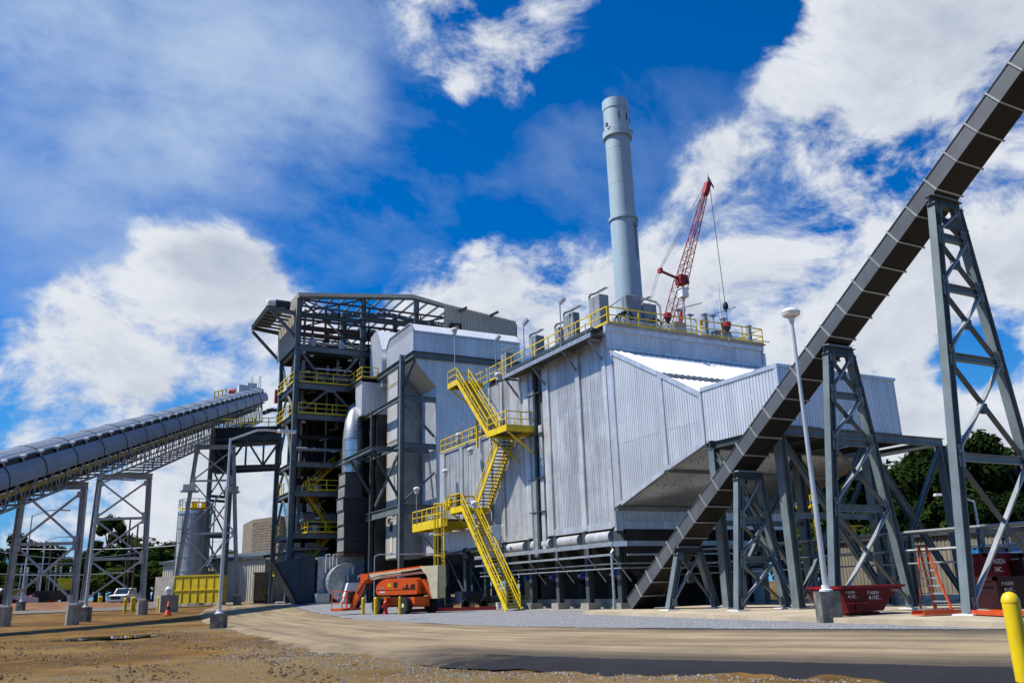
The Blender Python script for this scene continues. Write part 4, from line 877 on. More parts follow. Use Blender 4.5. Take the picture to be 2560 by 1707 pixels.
t = thing('lightning_rod', 'white mast rising above the right part of roof', 'mast', (11.3, 2.0, FT)); obj('mast', MB().tube((11.3, 2, FT), (11.45, 2, FT + 5), .06, 6, .04), 'white', t); obj('foot', MB().box(11.1, 11.5, 1.8, 2.2, FT, FT + .3), 'galv', t)
t = thing('conduit_arch', 'galvanised conduit arch bridging between roof panels', 'conduit', (4, 3, FT))
for dy in (0, .15): obj('conduit', MB().path([(2.0, 3 + dy, FT + 2.0), (4.0, 3 + dy, FT + 3.4), (4.6, 3 + dy, FT + 3.55), (6.6, 3 + dy, FT + 3.3), (6.9, 3 + dy, FT + 3.0), (6.9, 3 + dy, FT)], .035), 'galv', t)
# ---------------------------------------------------------------- economiser house: overhanging aluminium box on tall body
eh = thing('economiser_house', 'tall pale aluminium clad house with overhanging upper box and white chamfered roof', 'plant house', (5, 36, .6))
prof = [(32, 23.5), (32, 25.6), (32.7, 26.45), (38.6, 26.5), (39.55, 25.6), (39.55, 23.5)]
topf = lambda t: (lerp(25.6, 26.45, t / .7) if t < .7 else (26.47 if t < 6.6 else lerp(26.47, 25.6, (t - 6.6) / .95)))
for a, b in ((0, 2.5), (2.5, 5), (5, 7.55)):
    obj('wall_sheet', MB().corr((0, 32 + b, 0), (0, -1, 0), b - a, 23.5, lambda t, b=b: topf(b - t), (-1, 0, 0), .2, .03), 'clad', eh)
for k in range(5):
    x0 = .05 + k * 2.31; obj('wall_sheet', MB().corr((x0, 32, 0), (1, 0, 0), 2.3, 23.5, 25.55, (0, -1, 0), .2, .03), 'clad', eh)
    L = math.hypot(.75, .9); obj('roof_sheet', MB().corr((x0, 31.93, 25.55), (1, 0, 0), 2.3, 0, L, (0, -.75, .66), .3, .010, Vector((0, .75, .9)).normalized()), 'roofclad', eh)
obj('corner_flashing', MB().box(-.08, .08, 31.92, 32.06, 23.5, 25.6), 'trim', eh)
obj('eaves_flashing', MB().box(0, 11.65, 31.9, 31.96, 25.42, 25.58), 'trim', eh)
obj('verge_flashing', MB().bar((-.06, 31.95, 25.6), (-.06, 32.7, 26.48), .12, .12).bar((-.06, 32.7, 26.48), (-.06, 38.6, 26.5), .12, .1).bar((-.06, 38.6, 26.5), (-.06, 39.55, 25.6), .12, .1), 'trim', eh)
obj('roof', MB().ext([(0, 32.7, 26.4), (0, 38.6, 26.45), (0, 39.5, 25.55), (0, 32.1, 25.55)], (11.6, 0, 0)), 'roofclad', eh)
obj('box_core', MB().box(.08, 11.55, 32.08, 39.5, 23.4, 25.55), 'clad', eh)
obj('edge_beam', MB().ib((-.1, 32, 23.18), (11.6, 32, 23.18), .64, .4), 'steel', eh)
obj('edge_beam', MB().ib((0, 31.85, 23.18), (0, 45.2, 23.18), .62, .4), 'steel', eh)
# body below
for a, b in ((2.36, 4.7), (4.7, 7), (7, 9.3), (9.3, 11.6)):
    bf = (lambda t, a=a: 0)
    obj('wall_sheet', MB().corr((a, 32.1, 0), (1, 0, 0), b - a, 6.2, 22.86, (0, -1, 0), .2, .03), 'clad', eh)
obj('wall_sheet', MB().corr((.1, 32.1, 0), (1, 0, 0), 2.26, lambda t: lerp(22.7, 20.2, t / 2.26), 22.86, (0, -1, 0), .2, .03), 'clad', eh)
obj('soffit', MB().ext([(.06, 32.1, 22.72), (2.36, 32.1, 20.2), (2.36, 32.1, 20.12), (.06, 32.1, 22.62)], (0, 4, 0)), 'tan', eh)
obj('side_sheet', MB().corr((2.33, 35.6, 0), (0, -1, 0), 3.5, 6.2, 20.15, (-1, 0, 0), .2, .02), 'trim', eh)
obj('recess_sheet', MB().corr((-.2, 35.8, 0), (1, 0, 0), 2.6, 4.4, 22.8, (0, -1, 0), .19, .03), 'steelg', eh)  # greyer than the cladding: recess shade put into the colour
obj('body_core', MB().box(2.4, 11.5, 32.2, 39.4, 4.6, 22.8), 'clad', eh)
obj('body_core', MB().box(.1, 2.4, 36, 39.2, 4.4, 22.8), 'clad', eh)
for z0, z1 in ((21.45, 22.8), (15.7, 21.35), (9.1, 15.5), (4.5, 8.3)):
    obj('side_panel', MB().box(-.06, .1, 36.05, 38.95, z0, z1), 'clad', eh)
    obj('panel_frame', MB().box(-.1, -.06, 36.05, 36.2, z0, z1).box(-.1, -.06, 38.8, 38.95, z0, z1).box(-.1, -.06, 36.2, 38.8, z0, z0 + .12).box(-.1, -.06, 36.2, 38.8, z1 - .12, z1), 'tan', eh)
obj('louvre', MB().box(-.12, -.06, 37.2, 37.9, 7.0, 7.9), 'dark', eh); obj('warning_strip', MB().box(-.12, -.06, 37.2, 37.7, 5.0, 6.9), 'cream', eh)
obj('hopper_skirt', MB().corr((2.0, 31.9, 0), (1, 0, 0), 9.5, 3.7, 6.3, (0, -1, 0), .19, .03), 'dark', eh)
CX, CY = -1.18, 32.0
obj('column', MB().ib((CX, CY, .4), (CX, CY, 23.0), .42, .40, (1, 0, 0)), 'steel', eh)
for z, d in ((18.9, .5), (14.4, .5), (8.6, .85)): obj('beam', MB().ib((CX, CY, z), (2.3, CY + .2, z), d, .3), 'steel', eh); obj('beam', MB().ib((CX, CY, z), (CX, 46.3, z), d * .9, .3), 'steel', eh)
obj('brace', MB().bar((CX + .1, CY, 19.6), (.1, CY, 22.7), .22, .22), 'steeld', eh)
for a, b in (((CX + .2, CY + .1, 18.4), (2.2, CY + .3, 15.4)), ((CX + .2, CY + .1, 9.2), (2.2, CY + .3, 12)), ((CX, CY + .3, 14.0), (CX, 39, 9.5))): obj('brace', MB().bar(a, b, .2, .2), 'steel', eh)
obj('column', MB().ib((CX, 40.3, .6), (CX, 40.3, 19), .36, .36, (1, 0, 0)), 'steeld', eh)
obj('beam', MB().ib((CX, 40.3, 15.4), (1.5, 40.3, 15.4), .45, .3), 'steel', eh)
obj('outrigger_beam', MB().ib((-3.3, 46.3, 14.3), (-3.3, 33.9, 14.3), .45, .3), 'steel', eh); obj('outrigger_beam', MB().ib((-3.4, 34.07, 14.3), (2.3, 34.07, 14.3), .45, .3), 'steel', eh)
for a, b in (((-3.2, 34.2, 14.0), (-.2, 34.4, 9.4)), ((-3.3, 40.5, 14.1), (-1.2, 40.3, 10.6))): obj('brace', MB().bar(a, b, .2, .2), 'steeld', eh)
for y in (37.5, 40.6, 43.6): obj('outrigger_tie', MB().ib((-3.3, y, 14.3), (-1.2, y, 14.3), .3, .2), 'steeld', eh)
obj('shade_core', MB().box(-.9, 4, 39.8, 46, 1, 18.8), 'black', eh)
# second chamfered riser box and white duct box
rb = thing('riser_duct_box', 'narrow aluminium riser with steep white roof between economiser house and boiler frame', 'duct', (2, 43, 23))
rz = lambda y: lerp(26.06, 28.67, (y - 41.06) / 1.8) if y < 42.86 else lerp(28.67, 28.29, (y - 42.86) / 2.1)
obj('wall_sheet', MB().corr((0, 44.95, 0), (0, -1, 0), 3.9, 23.4, lambda t: rz(44.95 - t), (-1, 0, 0), .2, .03), 'clad', rb)
obj('roof_slope', MB().corr((0, 41.0, 26.0), (1, 0, 0), 6, 0, 3.17, (0, -.82, .57), .3, .010, Vector((0, 1.8, 2.61)).normalized()), 'roofclad', rb)
obj('front_sheet', MB().corr((0, 41.04, 0), (1, 0, 0), 6, 22.5, 26.06, (0, -1, 0), .2, .03), 'silver', rb)
obj('core', MB().box(.1, 6, 41.2, 44.9, 22, 25.9), 'clad', rb)
wb = thing('insulated_duct_box', 'pale ribbed duct box hanging below the yellow corner railing', 'duct', (-.4, 42.6, 19))
obj('side_sheet', MB().corr((-1.9, 43.9, 0), (0, -1, 0), 2.2, 19.05, 22.4, (-1, 0, 0), .18, .02), 'clad', wb)
obj('front_sheet', MB().corr((-1.9, 41.7, 0), (1, 0, 0), 2.95, 19.05, 22.4, (0, -1, 0), .18, .02), 'clad', wb)
obj('top_flashing', MB().box(-1.96, 1.1, 41.62, 43.9, 22.35, 22.5), 'trim', wb); obj('bottom', MB().box(-1.9, 1.05, 41.7, 43.9, 18.98, 19.05), 'tan', wb)
obj('strip_panel', MB().corr((.15, 41.0, 0), (1, 0, 0), .9, 9.9, 18.9, (0, -1, 0), .26, .03), 'clad', wb)
# ---------------------------------------------------------------- boiler steel frame
bf_ = thing('boiler_frame', 'tall open grey green boiler steel frame with yellow railed floors', 'boiler house', (5, 55, .6))
XS = [-7.6, -.4, 6, 12.5, 18.9]; YS = [46.5, 53.6, 61, 68]
rz_ = lambda x: lerp(32.75, 34.4, (x + 7.6) / 13.1) if x < 5.5 else lerp(34.4, 32.8, (x - 5.5) / 13.4)
for x in XS:
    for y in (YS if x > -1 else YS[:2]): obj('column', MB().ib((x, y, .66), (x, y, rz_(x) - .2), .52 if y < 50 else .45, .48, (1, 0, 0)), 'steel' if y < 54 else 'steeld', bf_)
LV = [7.15, 11.4, 14.4, 19.45, 22.75, 26.9]
for z in LV:
    d = .62 if z > 19 else .5
    for xa, xb in zip(XS[:-1], XS[1:]):
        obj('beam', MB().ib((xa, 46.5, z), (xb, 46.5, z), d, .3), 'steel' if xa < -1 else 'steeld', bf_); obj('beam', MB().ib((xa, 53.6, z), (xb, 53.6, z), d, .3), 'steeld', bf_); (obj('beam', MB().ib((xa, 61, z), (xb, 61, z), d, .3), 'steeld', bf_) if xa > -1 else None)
    for x in XS[:2]:
        for ya, yb in list(zip(YS[:-1], YS[1:]))[:(1 if x < -1 else 3)]: obj('beam', MB().ib((x, ya, z), (x, yb, z), d, .3), 'steel', bf_)
    if z < 25: obj('floor_grating', MB().box(-7.3, 18.6, 46.9, 53.4, z + d / 2 - .02, z + d / 2 + .05), 'grate', bf_)
# diagonal bracing
for (z0, z1, k) in ((23.0, 26.6, 'v'), (19.7, 22.4, 'n'),):
    if k == 'v':
        obj('brace', MB().ib((-7.3, 46.5, z1), (-4.3, 46.5, z0), .22, .22), 'steel', bf_); obj('brace', MB().ib((-.7, 46.5, z1), (-3.5, 46.5, z0), .22, .22), 'steel', bf_)
    else:
        obj('brace', MB().ib((-4.2, 46.5, z1), (-7.3, 46.5, z0), .22, .22), 'steel', bf_); obj('brace', MB().ib((-3.6, 46.5, z1), (-.7, 46.5, z0), .22, .22), 'steel', bf_)
obj('gusset', MB().box(-4.5, -3.3, 46.35, 46.6, 22.25, 22.45), 'steel', bf_)
for za, zb2 in ((.8, 7.0), (7.3, 11.2), (11.6, 14.2), (14.7, 19.2), (19.7, 22.5), (23, 26.6)):
    obj('brace', MB().ib((-7.6, 46.8, za if za < 20 else zb2), (-7.6, 50.05, zb2 if za < 20 else za), .2, .2), 'steelg', bf_); obj('brace', MB().ib((-7.6, 53.3, za if za < 20 else zb2), (-7.6, 50.05, zb2 if za < 20 else za), .2, .2), 'steel', bf_)
obj('brace', MB().ib((-7.3, 46.6, 32.2), (-.7, 46.6, 27.2), .18, .18), 'steelg', bf_)
# upper storey: girts, roof beams, purlins and sidings
for z in (32.3, 31.55, 30.05, 28.45):
    obj('girt', MB().bar((-7.4, 46.3, z), (9.4, 46.3, z), .12, .2), 'rust' if z != 31.55 else 'steeld', bf_)
    for y in (53.4, 60.8): obj('girt', MB().bar((-7.4 if y < 54 else -.4, y, z), (18.6, y, z), .12, .2), 'rust', bf_)
for y in YS:
    x0_ = -7.7 if y < 54 else -.4; obj('rafter', MB().ib((x0_, y, rz_(x0_) - .1), (5.5, y, 34.3), .5, .3), 'steel', bf_); obj('rafter', MB().ib((5.5, y, 34.3), (19, y, 32.7), .5, .3), 'steel', bf_)
    obj('beam', MB().ib((-.4, y, 31.0), (18.9, y, 31.0), .6, .3), 'steeld', bf_)
    if y < 54: obj('beam', MB().ib((-7.4, y, 30.6), (-.4, y, 30.6), .5, .3), 'steeld', bf_); obj('truss_brace', MB().bar((-7.3, y, 30.9), (-.6, y, 33.2), .16, .16), 'steeld', bf_)
    obj('truss_brace', MB().bar((6, y, 31.2), (12.3, y, 33.2), .16, .16), 'steeld', bf_)
    obj('crane_girder', MB().ib((x0_ + .3, y + .4, 29.3), (18.6, y + .4, 29.3), .5, .3), 'rust', bf_)
k = -6.6
while k < 18.5:
    obj('purlin', MB().bar((k, 46.6, rz_(k) - .08), (k, 54.4 if k < -.4 else 67.8, rz_(k) - .08), .16, .22), 'steel', bf_); k += 1.42
for z in (28, 29.6, 31.2):
    for x in (-2.6, 1.2, 3.3, 8.2, 10.8, 14): obj('hanger_rod', MB().bar((x, 49 + x * .2, 27), (x, 49 + x * .2, rz_(x) - .4), .12), 'rust', bf_)
for ya in YS[:-1]:
    if ya < 47: obj('roof_brace', MB().bar((-7.3, ya + .3, 32.5), (-.6, ya + 7, 33.4), .12), 'steeld', bf_)
    obj('roof_brace', MB().bar((-.6, ya + .3, 33.3), (5.5, ya + 7, 34.1), .12), 'steeld', bf_)
obj('fascia', MB().ext([(-7.85, 46.2, 32.6), (5.5, 46.2, 34.2), (5.5, 46.2, 34.62), (-7.85, 46.2, 33.0)], (0, .08, 0)), 'tan', bf_)
obj('fascia', MB().ext([(5.5, 46.2, 34.2), (9.4, 46.2, 33.62), (9.4, 46.2, 34.04), (5.5, 46.2, 34.62)], (0, .08, 0)), 'tan', bf_)
for a, b in ((46.3, 49.1), (49.1, 51.9), (51.9, 54.8)):
    obj('siding', MB().corr((-7.9, b, 0), (0, -1, 0), b - a, 27.0, 32.95, (-1, 0, 0), .35, .05), 'tan', bf_)
for k in range(8):
    a = 9.4 + k * 1.2; f = lambda t, a=a: lerp(34.02, 32.98, (a + t - 9.4) / 9.6)
    obj('siding', MB().corr((a, 46.2, 0), (1, 0, 0), 1.2, 26.5, f, (0, -1, 0), .4, .09), 'tan', bf_)
obj('siding_back', MB().box(9.4, 19, 46.3, 46.34, 26.5, 32.9), 'steeld', bf_)
for x in (11.2, 15.4): obj('roof_light', MB().bar((x, 46.1, 33.2), (x + .9, 45.6, 33.7), .3, .25), 'steeld', bf_)
obj('wall_bracket', MB().bar((11.4, 46, 30.2), (11.4, 46, 31.6), .2).bar((11.4, 46, 31.6), (10.1, 45.5, 31.3), .18).box(9.8, 10.3, 45.2, 45.7, 30.9, 31.4), 'black', bf_)
# canopy on the left side
cp = thing('side_canopy', 'steel canopy jutting from left side of the boiler frame below the tan siding top', 'canopy', (-9, 50, 29))
obj('canopy_beam', MB().ib((-10.9, 46.6, 31.0), (-7.9, 46.6, 30.7), .4, .3), 'steel', cp); obj('canopy_beam', MB().ib((-10.9, 54.6, 31.0), (-7.9, 54.6, 30.7), .4, .3), 'steel', cp)
obj('canopy_edge', MB().ib((-10.95, 46.5, 31.0), (-10.95, 54.8, 31.0), .4, .25), 'steel', cp)
for k in range(7): obj('canopy_joist', MB().bar((-10.8, 47.2 + k * 1.2, 31.0), (-8, 47.2 + k * 1.2, 30.8), .14, .2), 'steeld', cp)
obj('canopy_sheet', MB().box(-10.9, -9.0, 46.7, 54.6, 31.2, 31.26), 'steelg', cp)
obj('knee_brace', MB().ib((-10.6, 46.6, 30.8), (-7.8, 46.6, 28.0), .3, .25), 'steel', cp); obj('knee_brace', MB().ib((-10.9, 54.6, 30.6), (-7.9, 54.6, 27.6), .3, .25), 'steel', cp)
obj('hood_cover', MB().lathe([(.2, 0), (.45, .1), (.55, .35), (.55, .9), (.5, .92)], (-11.0, 47.2, 31.7), 18, (1, 0, 0)), 'white', cp, smooth=True); obj('hood_mouth', MB().lathe([(.50, 0), (.50, 1.6)], (-10.1, 47.2, 31.7), 18, (1, 0, 0)), 'black', cp)
# yellow floor railings
for z, xr in ((23.1, -1.85), (19.75, -1.85)):
    obj('guard_rail', railing(MB(), [(-7.3, 46.25, z), (xr, 46.25, z)], 1.1, True, .035, 1.6), 'yellow', bf_); obj('guard_rail', railing(MB(), [(-7.9, 46.5, z), (-7.9, 53.6, z)], 1.1, True, .035, 1.5), 'yellow', bf_)
obj('guard_rail', railing(MB(), [(-1.85, 46.25, 23.1), (-1.85, 42.0, 23.1), (1.5, 42.0, 23.1)], 1.1, True, .035, 1.4), 'yellow', bf_)
obj('side_walkway', MB().box(-1.85, 1.5, 42, 46.2, 22.98, 23.06), 'grate', bf_); obj('beam', MB().ib((-1.9, 46.3, 22.7), (-1.9, 41.9, 22.7), .4, .25), 'steel', bf_)
for z, xl in ((11.72, -5.9), (7.47, -5.9)): obj('guard_rail', railing(MB(), [(xl, 48.5, z), (xl, 46.2, z), (-2.2, 46.2, z)], 1.1, True, .035, 1.5), 'yellow', bf_)
obj('guard_rail', railing(MB(), [(-2.6, 46.2, 14.7), (-.5, 46.2, 14.7)], 1.1, True, .035, 1.2), 'yellow', bf_)
for z in (7.47, 11.72, 1.2): obj('guard_rail', railing(MB(), [(-7.6, 50, z + (.0 if z > 2 else 2.2)), (-7.6, 53, z + (.0 if z > 2 else 2.2))], 1.1, True, .04, 1.0), 'yellow', bf_)
zs = [.7, 4.0, 7.47, 11.72, 14.7]
for i in range(4):
    mb = MB(); za, zb2 = zs[i], zs[i + 1]; xa, xb = (-5.6, -2.6) if i % 2 else (-2.6, -5.6); y = 48.6
    for dy in (0, .9):
        mb.bar((xa, y + dy, za), (xb, y + dy, zb2), .06, .26); mb.bar((xa, y + dy, za + 1), (xb, y + dy, zb2 + 1), .05); mb.bar((xa, y + dy, za + .5), (xb, y + dy, zb2 + .5), .04)
        for q in range(5): t = q / 4; mb.bar((lerp(xa, xb, t), y + dy, lerp(za, zb2, t)), (lerp(xa, xb, t), y + dy, lerp(za, zb2, t) + 1), .045)
    f_ = obj('stair_flight', mb, 'yellow', bf_); n = int((zb2 - za) / .22); mb = MB()
    for q in range(1, n): t = q / n; mb.box(lerp(xa, xb, t) - .13, lerp(xa, xb, t) + .13, y + .04, y + .86, lerp(za, zb2, t) - .03, lerp(za, zb2, t))
    obj('stair_treads', mb, 'grate', f_)
# inside: black boxes standing in for the interior dark, drums, pipes
obj('interior_dark_fill', MB().box(-3.0, 17, 52, 66, 1, 26.2), 'black', bf_)
obj('interior_dark_fill', MB().box(-6.6, -3.0, 51.2, 53.3, 14.8, 26.4), 'black', bf_)  # black backing added to block the sky and darken this bay
obj('steam_drum', MB().lathe([(.5, 0), (1.0, .3), (1.0, 11), (.5, 11.3)], (-4.8, 56, 28.6), 16, (1, 0, .0)), 'dark', bf_, smooth=True)
obj('boiler_roof_header', MB().box(-2.5, 16, 54, 64, 26.2, 28.0), 'dark', bf_)
obj('drum_platform', MB().box(-7, 18, 49.5, 53.4, 27.1, 27.18), 'grate', bf_); obj('edge_light_pipe', MB().tube((-7.2, 46.9, 27.75), (-.8, 46.9, 27.7), .14, 8), 'galv', bf_)
for i, (x, z, r) in enumerate(((-5.5, 28.5, .45), (-3.8, 28.2, .5), (-2.2, 28.6, .4), (.4, 28.3, .55), (-6.4, 27.9, .3))):
    obj('safety_valve', MB().lathe([(r * .5, 0), (r, .2), (r, .9), (r * .4, 1.1), (r * .4, 1.6)], (x, 48.6 + i % 2, z - 1.0), 10), 'silver' if i % 2 == 0 else 'rust', bf_, smooth=True)
    obj('vent_pipe', MB().path([(x, 48.6 + i % 2, z), (x, 48.6 + i % 2, 32 + i % 2)], .14, 8), 'rust' if i % 2 else 'steelg', bf_)
for i, (x, y, z0, z1, r) in enumerate(((-6.6, 49, 1, 26, .14), (-6.0, 50, 8, 26.5, .2), (-4.4, 51, 12, 26, .3), (-3.4, 49.5, 15, 26, .12), (-5.2, 50.6, 1, 20, .25), (-2.0, 50.4, 19, 27, .2))):
    obj('riser_pipe', MB().tube((x, y, z0), (x, y, z1), r, 8), 'steelg' if i % 2 else 'dark', bf_, smooth=True)
for i, (y, z, x0, x1, r, m) in enumerate(((48.2, 25.2, -5.5, -1, .1, 'silver'), (49.2, 24.4, -5, 0, .35, 'steelg'), (47.8, 16.2, -7, 0, .2, 'steelg'), (49.4, 17.8, -7, 0, .3, 'dark'), (48.6, 6.0, -7, -3, .16, 'galv'), (50, 9.2, -5.6, -2, .7, 'steelg'), (49.8, 13, -7, -2, .35, 'dark'), (49.8, 5.4, -6.6, -3, .62, 'steelg'), (50, 4.2, -6.6, -3, .5, 'dark'))):
    obj('header_pipe', MB().tube((x0, y, z), (x1, y, z), r, 10), m, bf_, smooth=True)
for i in range(14):
    x = -6.8 + (i % 5) * 1.3; z = 8 + 1.35 * i; obj('branch_pipe', MB().path([(x, 48 + i % 3, z), (x + .9, 48 + i % 3, z + .2), (x + 1, 50, z + .5)], .07 + .03 * (i % 3)), ('rust', 'galv', 'steelg')[i % 3], bf_)
for i, (x, z) in enumerate(((-5.9, 26.2), (-1.6, 26.1), (-6.5, 18.9), (-3.2, 15.9), (-4.6, 8.9), (-6.2, 24.4))):
    obj('work_lamp', MB().box(x - .2, x + .2, 47.0, 47.3, z, z + .16), 'lens', bf_)
# ---------------------------------------------------------------- black riser, lagged pipe, fan group
rd = thing('black_riser_duct', 'dark flanged riser duct beside the boiler with bright bent pipe above', 'duct', (-2, 43, 5))
for i, (z0, z1, a, b) in enumerate(((5.3, 6.6, -3.35, -.7), (6.6, 7.9, -3.35, -.7), (7.9, 9.3, -3.4, -.65), (9.3, 10.6, -3.5, -.55), (10.6, 11.8, -3.4, -1.6), (11.8, 13.1, -3.35, -1.7))):
    obj('duct_section', MB().box(a, b, 41.9, 44.2, z0 + .04, z1 - .04), 'dark' if i < 4 else 'steeld', rd); obj('flange', MB().box(a - .1, b + .1, 41.8, 44.3, z1 - .04, z1 + .04), 'steeld', rd)
    obj('side_plate', MB().box(a - .03, a, 42.0, 44.1, z0 + .12, z1 - .12), 'steelg', rd)  # paler plate on the left face: its sunlight put into the colour
obj('expansion_joint', MB().box(-3.4, -.6, 41.85, 44.2, 4.98, 5.3), 'rust', rd)
obj('lagged_pipe', MB().lathe([(1.05, 0), (1.05, 3.4)], (-2.35, 43, 13.2), 24), 'silver', rd, smooth=True)
for z in (13.9, 15.4, 16.5): obj('band', MB().lathe([(1.05, 0), (1.08, 0), (1.08, .06), (1.05, .06)], (-2.35, 43, z), 24), 'galv', rd)
el = []; 
for k in range(10):
    a = k / 9 * R(75); el.append((-2.35 + 3.4 * (1 - math.cos(a)) * .35, 43 + 3.4 * (1 - math.cos(a)) * .8, 16.6 + 3.8 * math.sin(a)))
obj('bend', MB().path(el, [1.02 - .035 * k for k in range(10)], 24), 'galv', rd, smooth=True)  # duller metal than the straight pipe: dark reflection put into the colour
fg = thing('forced_draught_fan', 'grey scroll fan housing with slate blue motor on white plinth', 'fan', (-3, 42, .6))
obj('plenum', MB().corr((-5.6, 42.9, 0), (1, 0, 0), 5.2, .7, 4.95, (0, -1, 0), .25, .03), 'galv', fg); obj('plenum_core', MB().box(-5.6, -.4, 42.95, 45.5, .66, 4.9), 'galv', fg)
sc = [(-3.1 + (1.35 + .75 * k / 26) * math.cos(R(-60) + k * .24), 41.4, 2.55 + (1.35 + .75 * k / 26) * math.sin(R(-60) + k * .24)) for k in range(24)]
obj('scroll_casing', MB().ext(sc, (0, 1.4, 0)), 'galv', fg)
obj('scroll_rim', MB().path(sc, .05, 5), 'galv', fg)
mo = obj('motor', MB().box(-2.9, -1.7, 40.4, 41.3, 2.4, 3.2).box(-2.75, -1.75, 40.5, 41.2, 3.2, 3.85), 'blue', fg); obj('terminal_box', MB().box(-3.25, -2.9, 40.45, 41.1, 2.5, 3.15), 'blue', mo); obj('fan_cowl', MB().lathe([(.38, 0), (.4, .3), (.3, .4)], (-2.1, 40.4, 2.75), 14, (0, -1, 0)), 'blue', mo, smooth=True)
obj('plinth', MB().add([(-3.9, 40.2, .5), (-1.5, 40.2, .5), (-1.5, 41.5, .5), (-3.9, 41.5, .5), (-3.3, 40.4, 2.4), (-1.6, 40.4, 2.4), (-1.6, 41.4, 2.4), (-3.3, 41.4, 2.4)], [(0, 1, 5, 4), (1, 2, 6, 5), (2, 3, 7, 6), (3, 0, 4, 7), (4, 5, 6, 7)]), 'white', fg)
for x in (-4.9, -4.2): obj('hand_loop', MB().path([(x, 42.6, 3.4), (x, 42.6, 5.1), (x + .4, 42.6, 5.15), (x + .4, 42.6, 3.6)], .06), 'white', fg)
ih = thing('intake_hood', 'slate blue wedge shaped air intake hood beside the fan', 'hood', (-7, 44, .6))
obj('hood_wedge', MB().ext([(-9.6, 43.4, 4.42), (-7.32, 43, 4.94), (-7.32, 43, .6)], (0, 3, 0)), 'hood', ih)
obj('hood_front', MB().box(-7.3, -5.85, 43.0, 46, .62, 4.96), 'hood', ih)
for i in range(14): obj('louvre_blade', MB().box(-5.83, -5.62, 42.98, 43.5, .8 + i * .29, .9 + i * .29), 'black', ih)
obj('hood_rim', MB().bar((-9.65, 43.3, 4.4), (-7.35, 42.95, .55), .12, .2), 'black', ih); obj('leg', MB().box(-7.2, -7.0, 43.2, 43.4, .3, .62).box(-6.1, -5.9, 43.2, 43.4, .3, .62), 'black', ih)
gb = obj('metal_skip', MB().box(-6.0, -4.8, 41.4, 42.4, .4, 1.5).box(-5.95, -4.85, 41.3, 41.4, .35, .45), 'galv', None, 'small galvanised box standing before the air intake louvres', 'box')
# ---------------------------------------------------------------- covered belt conveyor on the left
C1 = Vector((-29.0, 23.4, 0)); DR = Vector((.393, .9195, 0)); HR = Vector((.9195, -.393, 0)); KS = .291
def LP(s, a, z, k=0.0):      # point s along, a sideways (towards the road), z above the inclined datum
    return C1 + DR * s + HR * a + Vector((0, 0, 10.35 + KS * s + z))
lc = thing('belt_conveyor', 'long covered belt conveyor with half round grey hood rising from left to the boiler', 'conveyor', (-20, 44, .3))
RAD = 1.34
def hood(s0, s1, a0, a1, name, m, n, cx, cz, rad):
    mb = MB(); w = n * 4 + 1
    for s in (s0, s1):
        for k in range(w):
            t = lerp(a0, a1, k / (n * 4)); r = rad + (.022 if k % 4 in (1, 2) else 0); mb.v.append(tuple(LP(s, cx + r * math.cos(t), cz + r * math.sin(t))))
    for k in range(w - 1): mb.f.append((k, k + 1, w + k + 1, w + k))
    obj(name, mb, m, lc)
M['hoodg'] = mat('conveyor_hood_sheet', (.29, .335, .39), .40, .30, .08, .5)
s = -26.4; i = 0
SA, SB = (.87, 1.10), (.76, 1.40)          # sideways and height of the open strip between the two covers
while s < 61:
    e = s + 4.4
    hood(s + .03, e - .03, R(-8), R(48), 'near_cover', 'hoodg', 9, 0, .10, RAD); hood(s + .03, e - .03, R(51), R(186), 'far_cover', 'hoodg', 12, -.28, .12, 1.64)
    mb = MB(); mb.path([LP(e, (RAD + .03) * math.cos(R(q)), (RAD + .03) * math.sin(R(q)) + .10) for q in range(-8, 50, 7)], .03, 4); mb.path([LP(e, -.28 + 1.67 * math.cos(R(q)), 1.67 * math.sin(R(q)) + .12) for q in range(51, 186, 9)], .03, 4)
    obj('hood_ring', mb, 'steeld', lc)
    for q in range(2):
        a_ = s + 2.2 * q
        obj('dark_gap_plate', MB().ext([LP(a_ + .2, SA[0] - .05, SA[1] - .08), LP(a_ + 1.95, SA[0] - .05, SA[1] - .08), LP(a_ + 1.95, SB[0] - .05, SB[1] - .02), LP(a_ + .2, SB[0] - .05, SB[1] - .02)], HR * -.03), 'black', lc)  # black plate standing in for the shade inside the open strip
        obj('strip_post', MB().bar(LP(a_ + .08, *SA), LP(a_ + .08, *SB), .22, .06), 'hoodg', lc)
        obj('hatch_lug', MB().bar(LP(a_ - .25, SB[0] + .06, SB[1] + .02), LP(a_ + .35, SB[0] + .06, SB[1] + .02), .16, .14), 'white', lc)
    s = e
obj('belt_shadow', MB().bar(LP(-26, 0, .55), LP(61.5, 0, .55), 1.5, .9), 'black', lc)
M['beltm'] = mat('belt_trough', (.16, .12, .03), .7, 0, .25, 1.2)
obj('trough_plate', MB().bar(LP(-26, .1, -.35), LP(61.5, .1, -.35), 2.1, .06), 'beltm', lc)
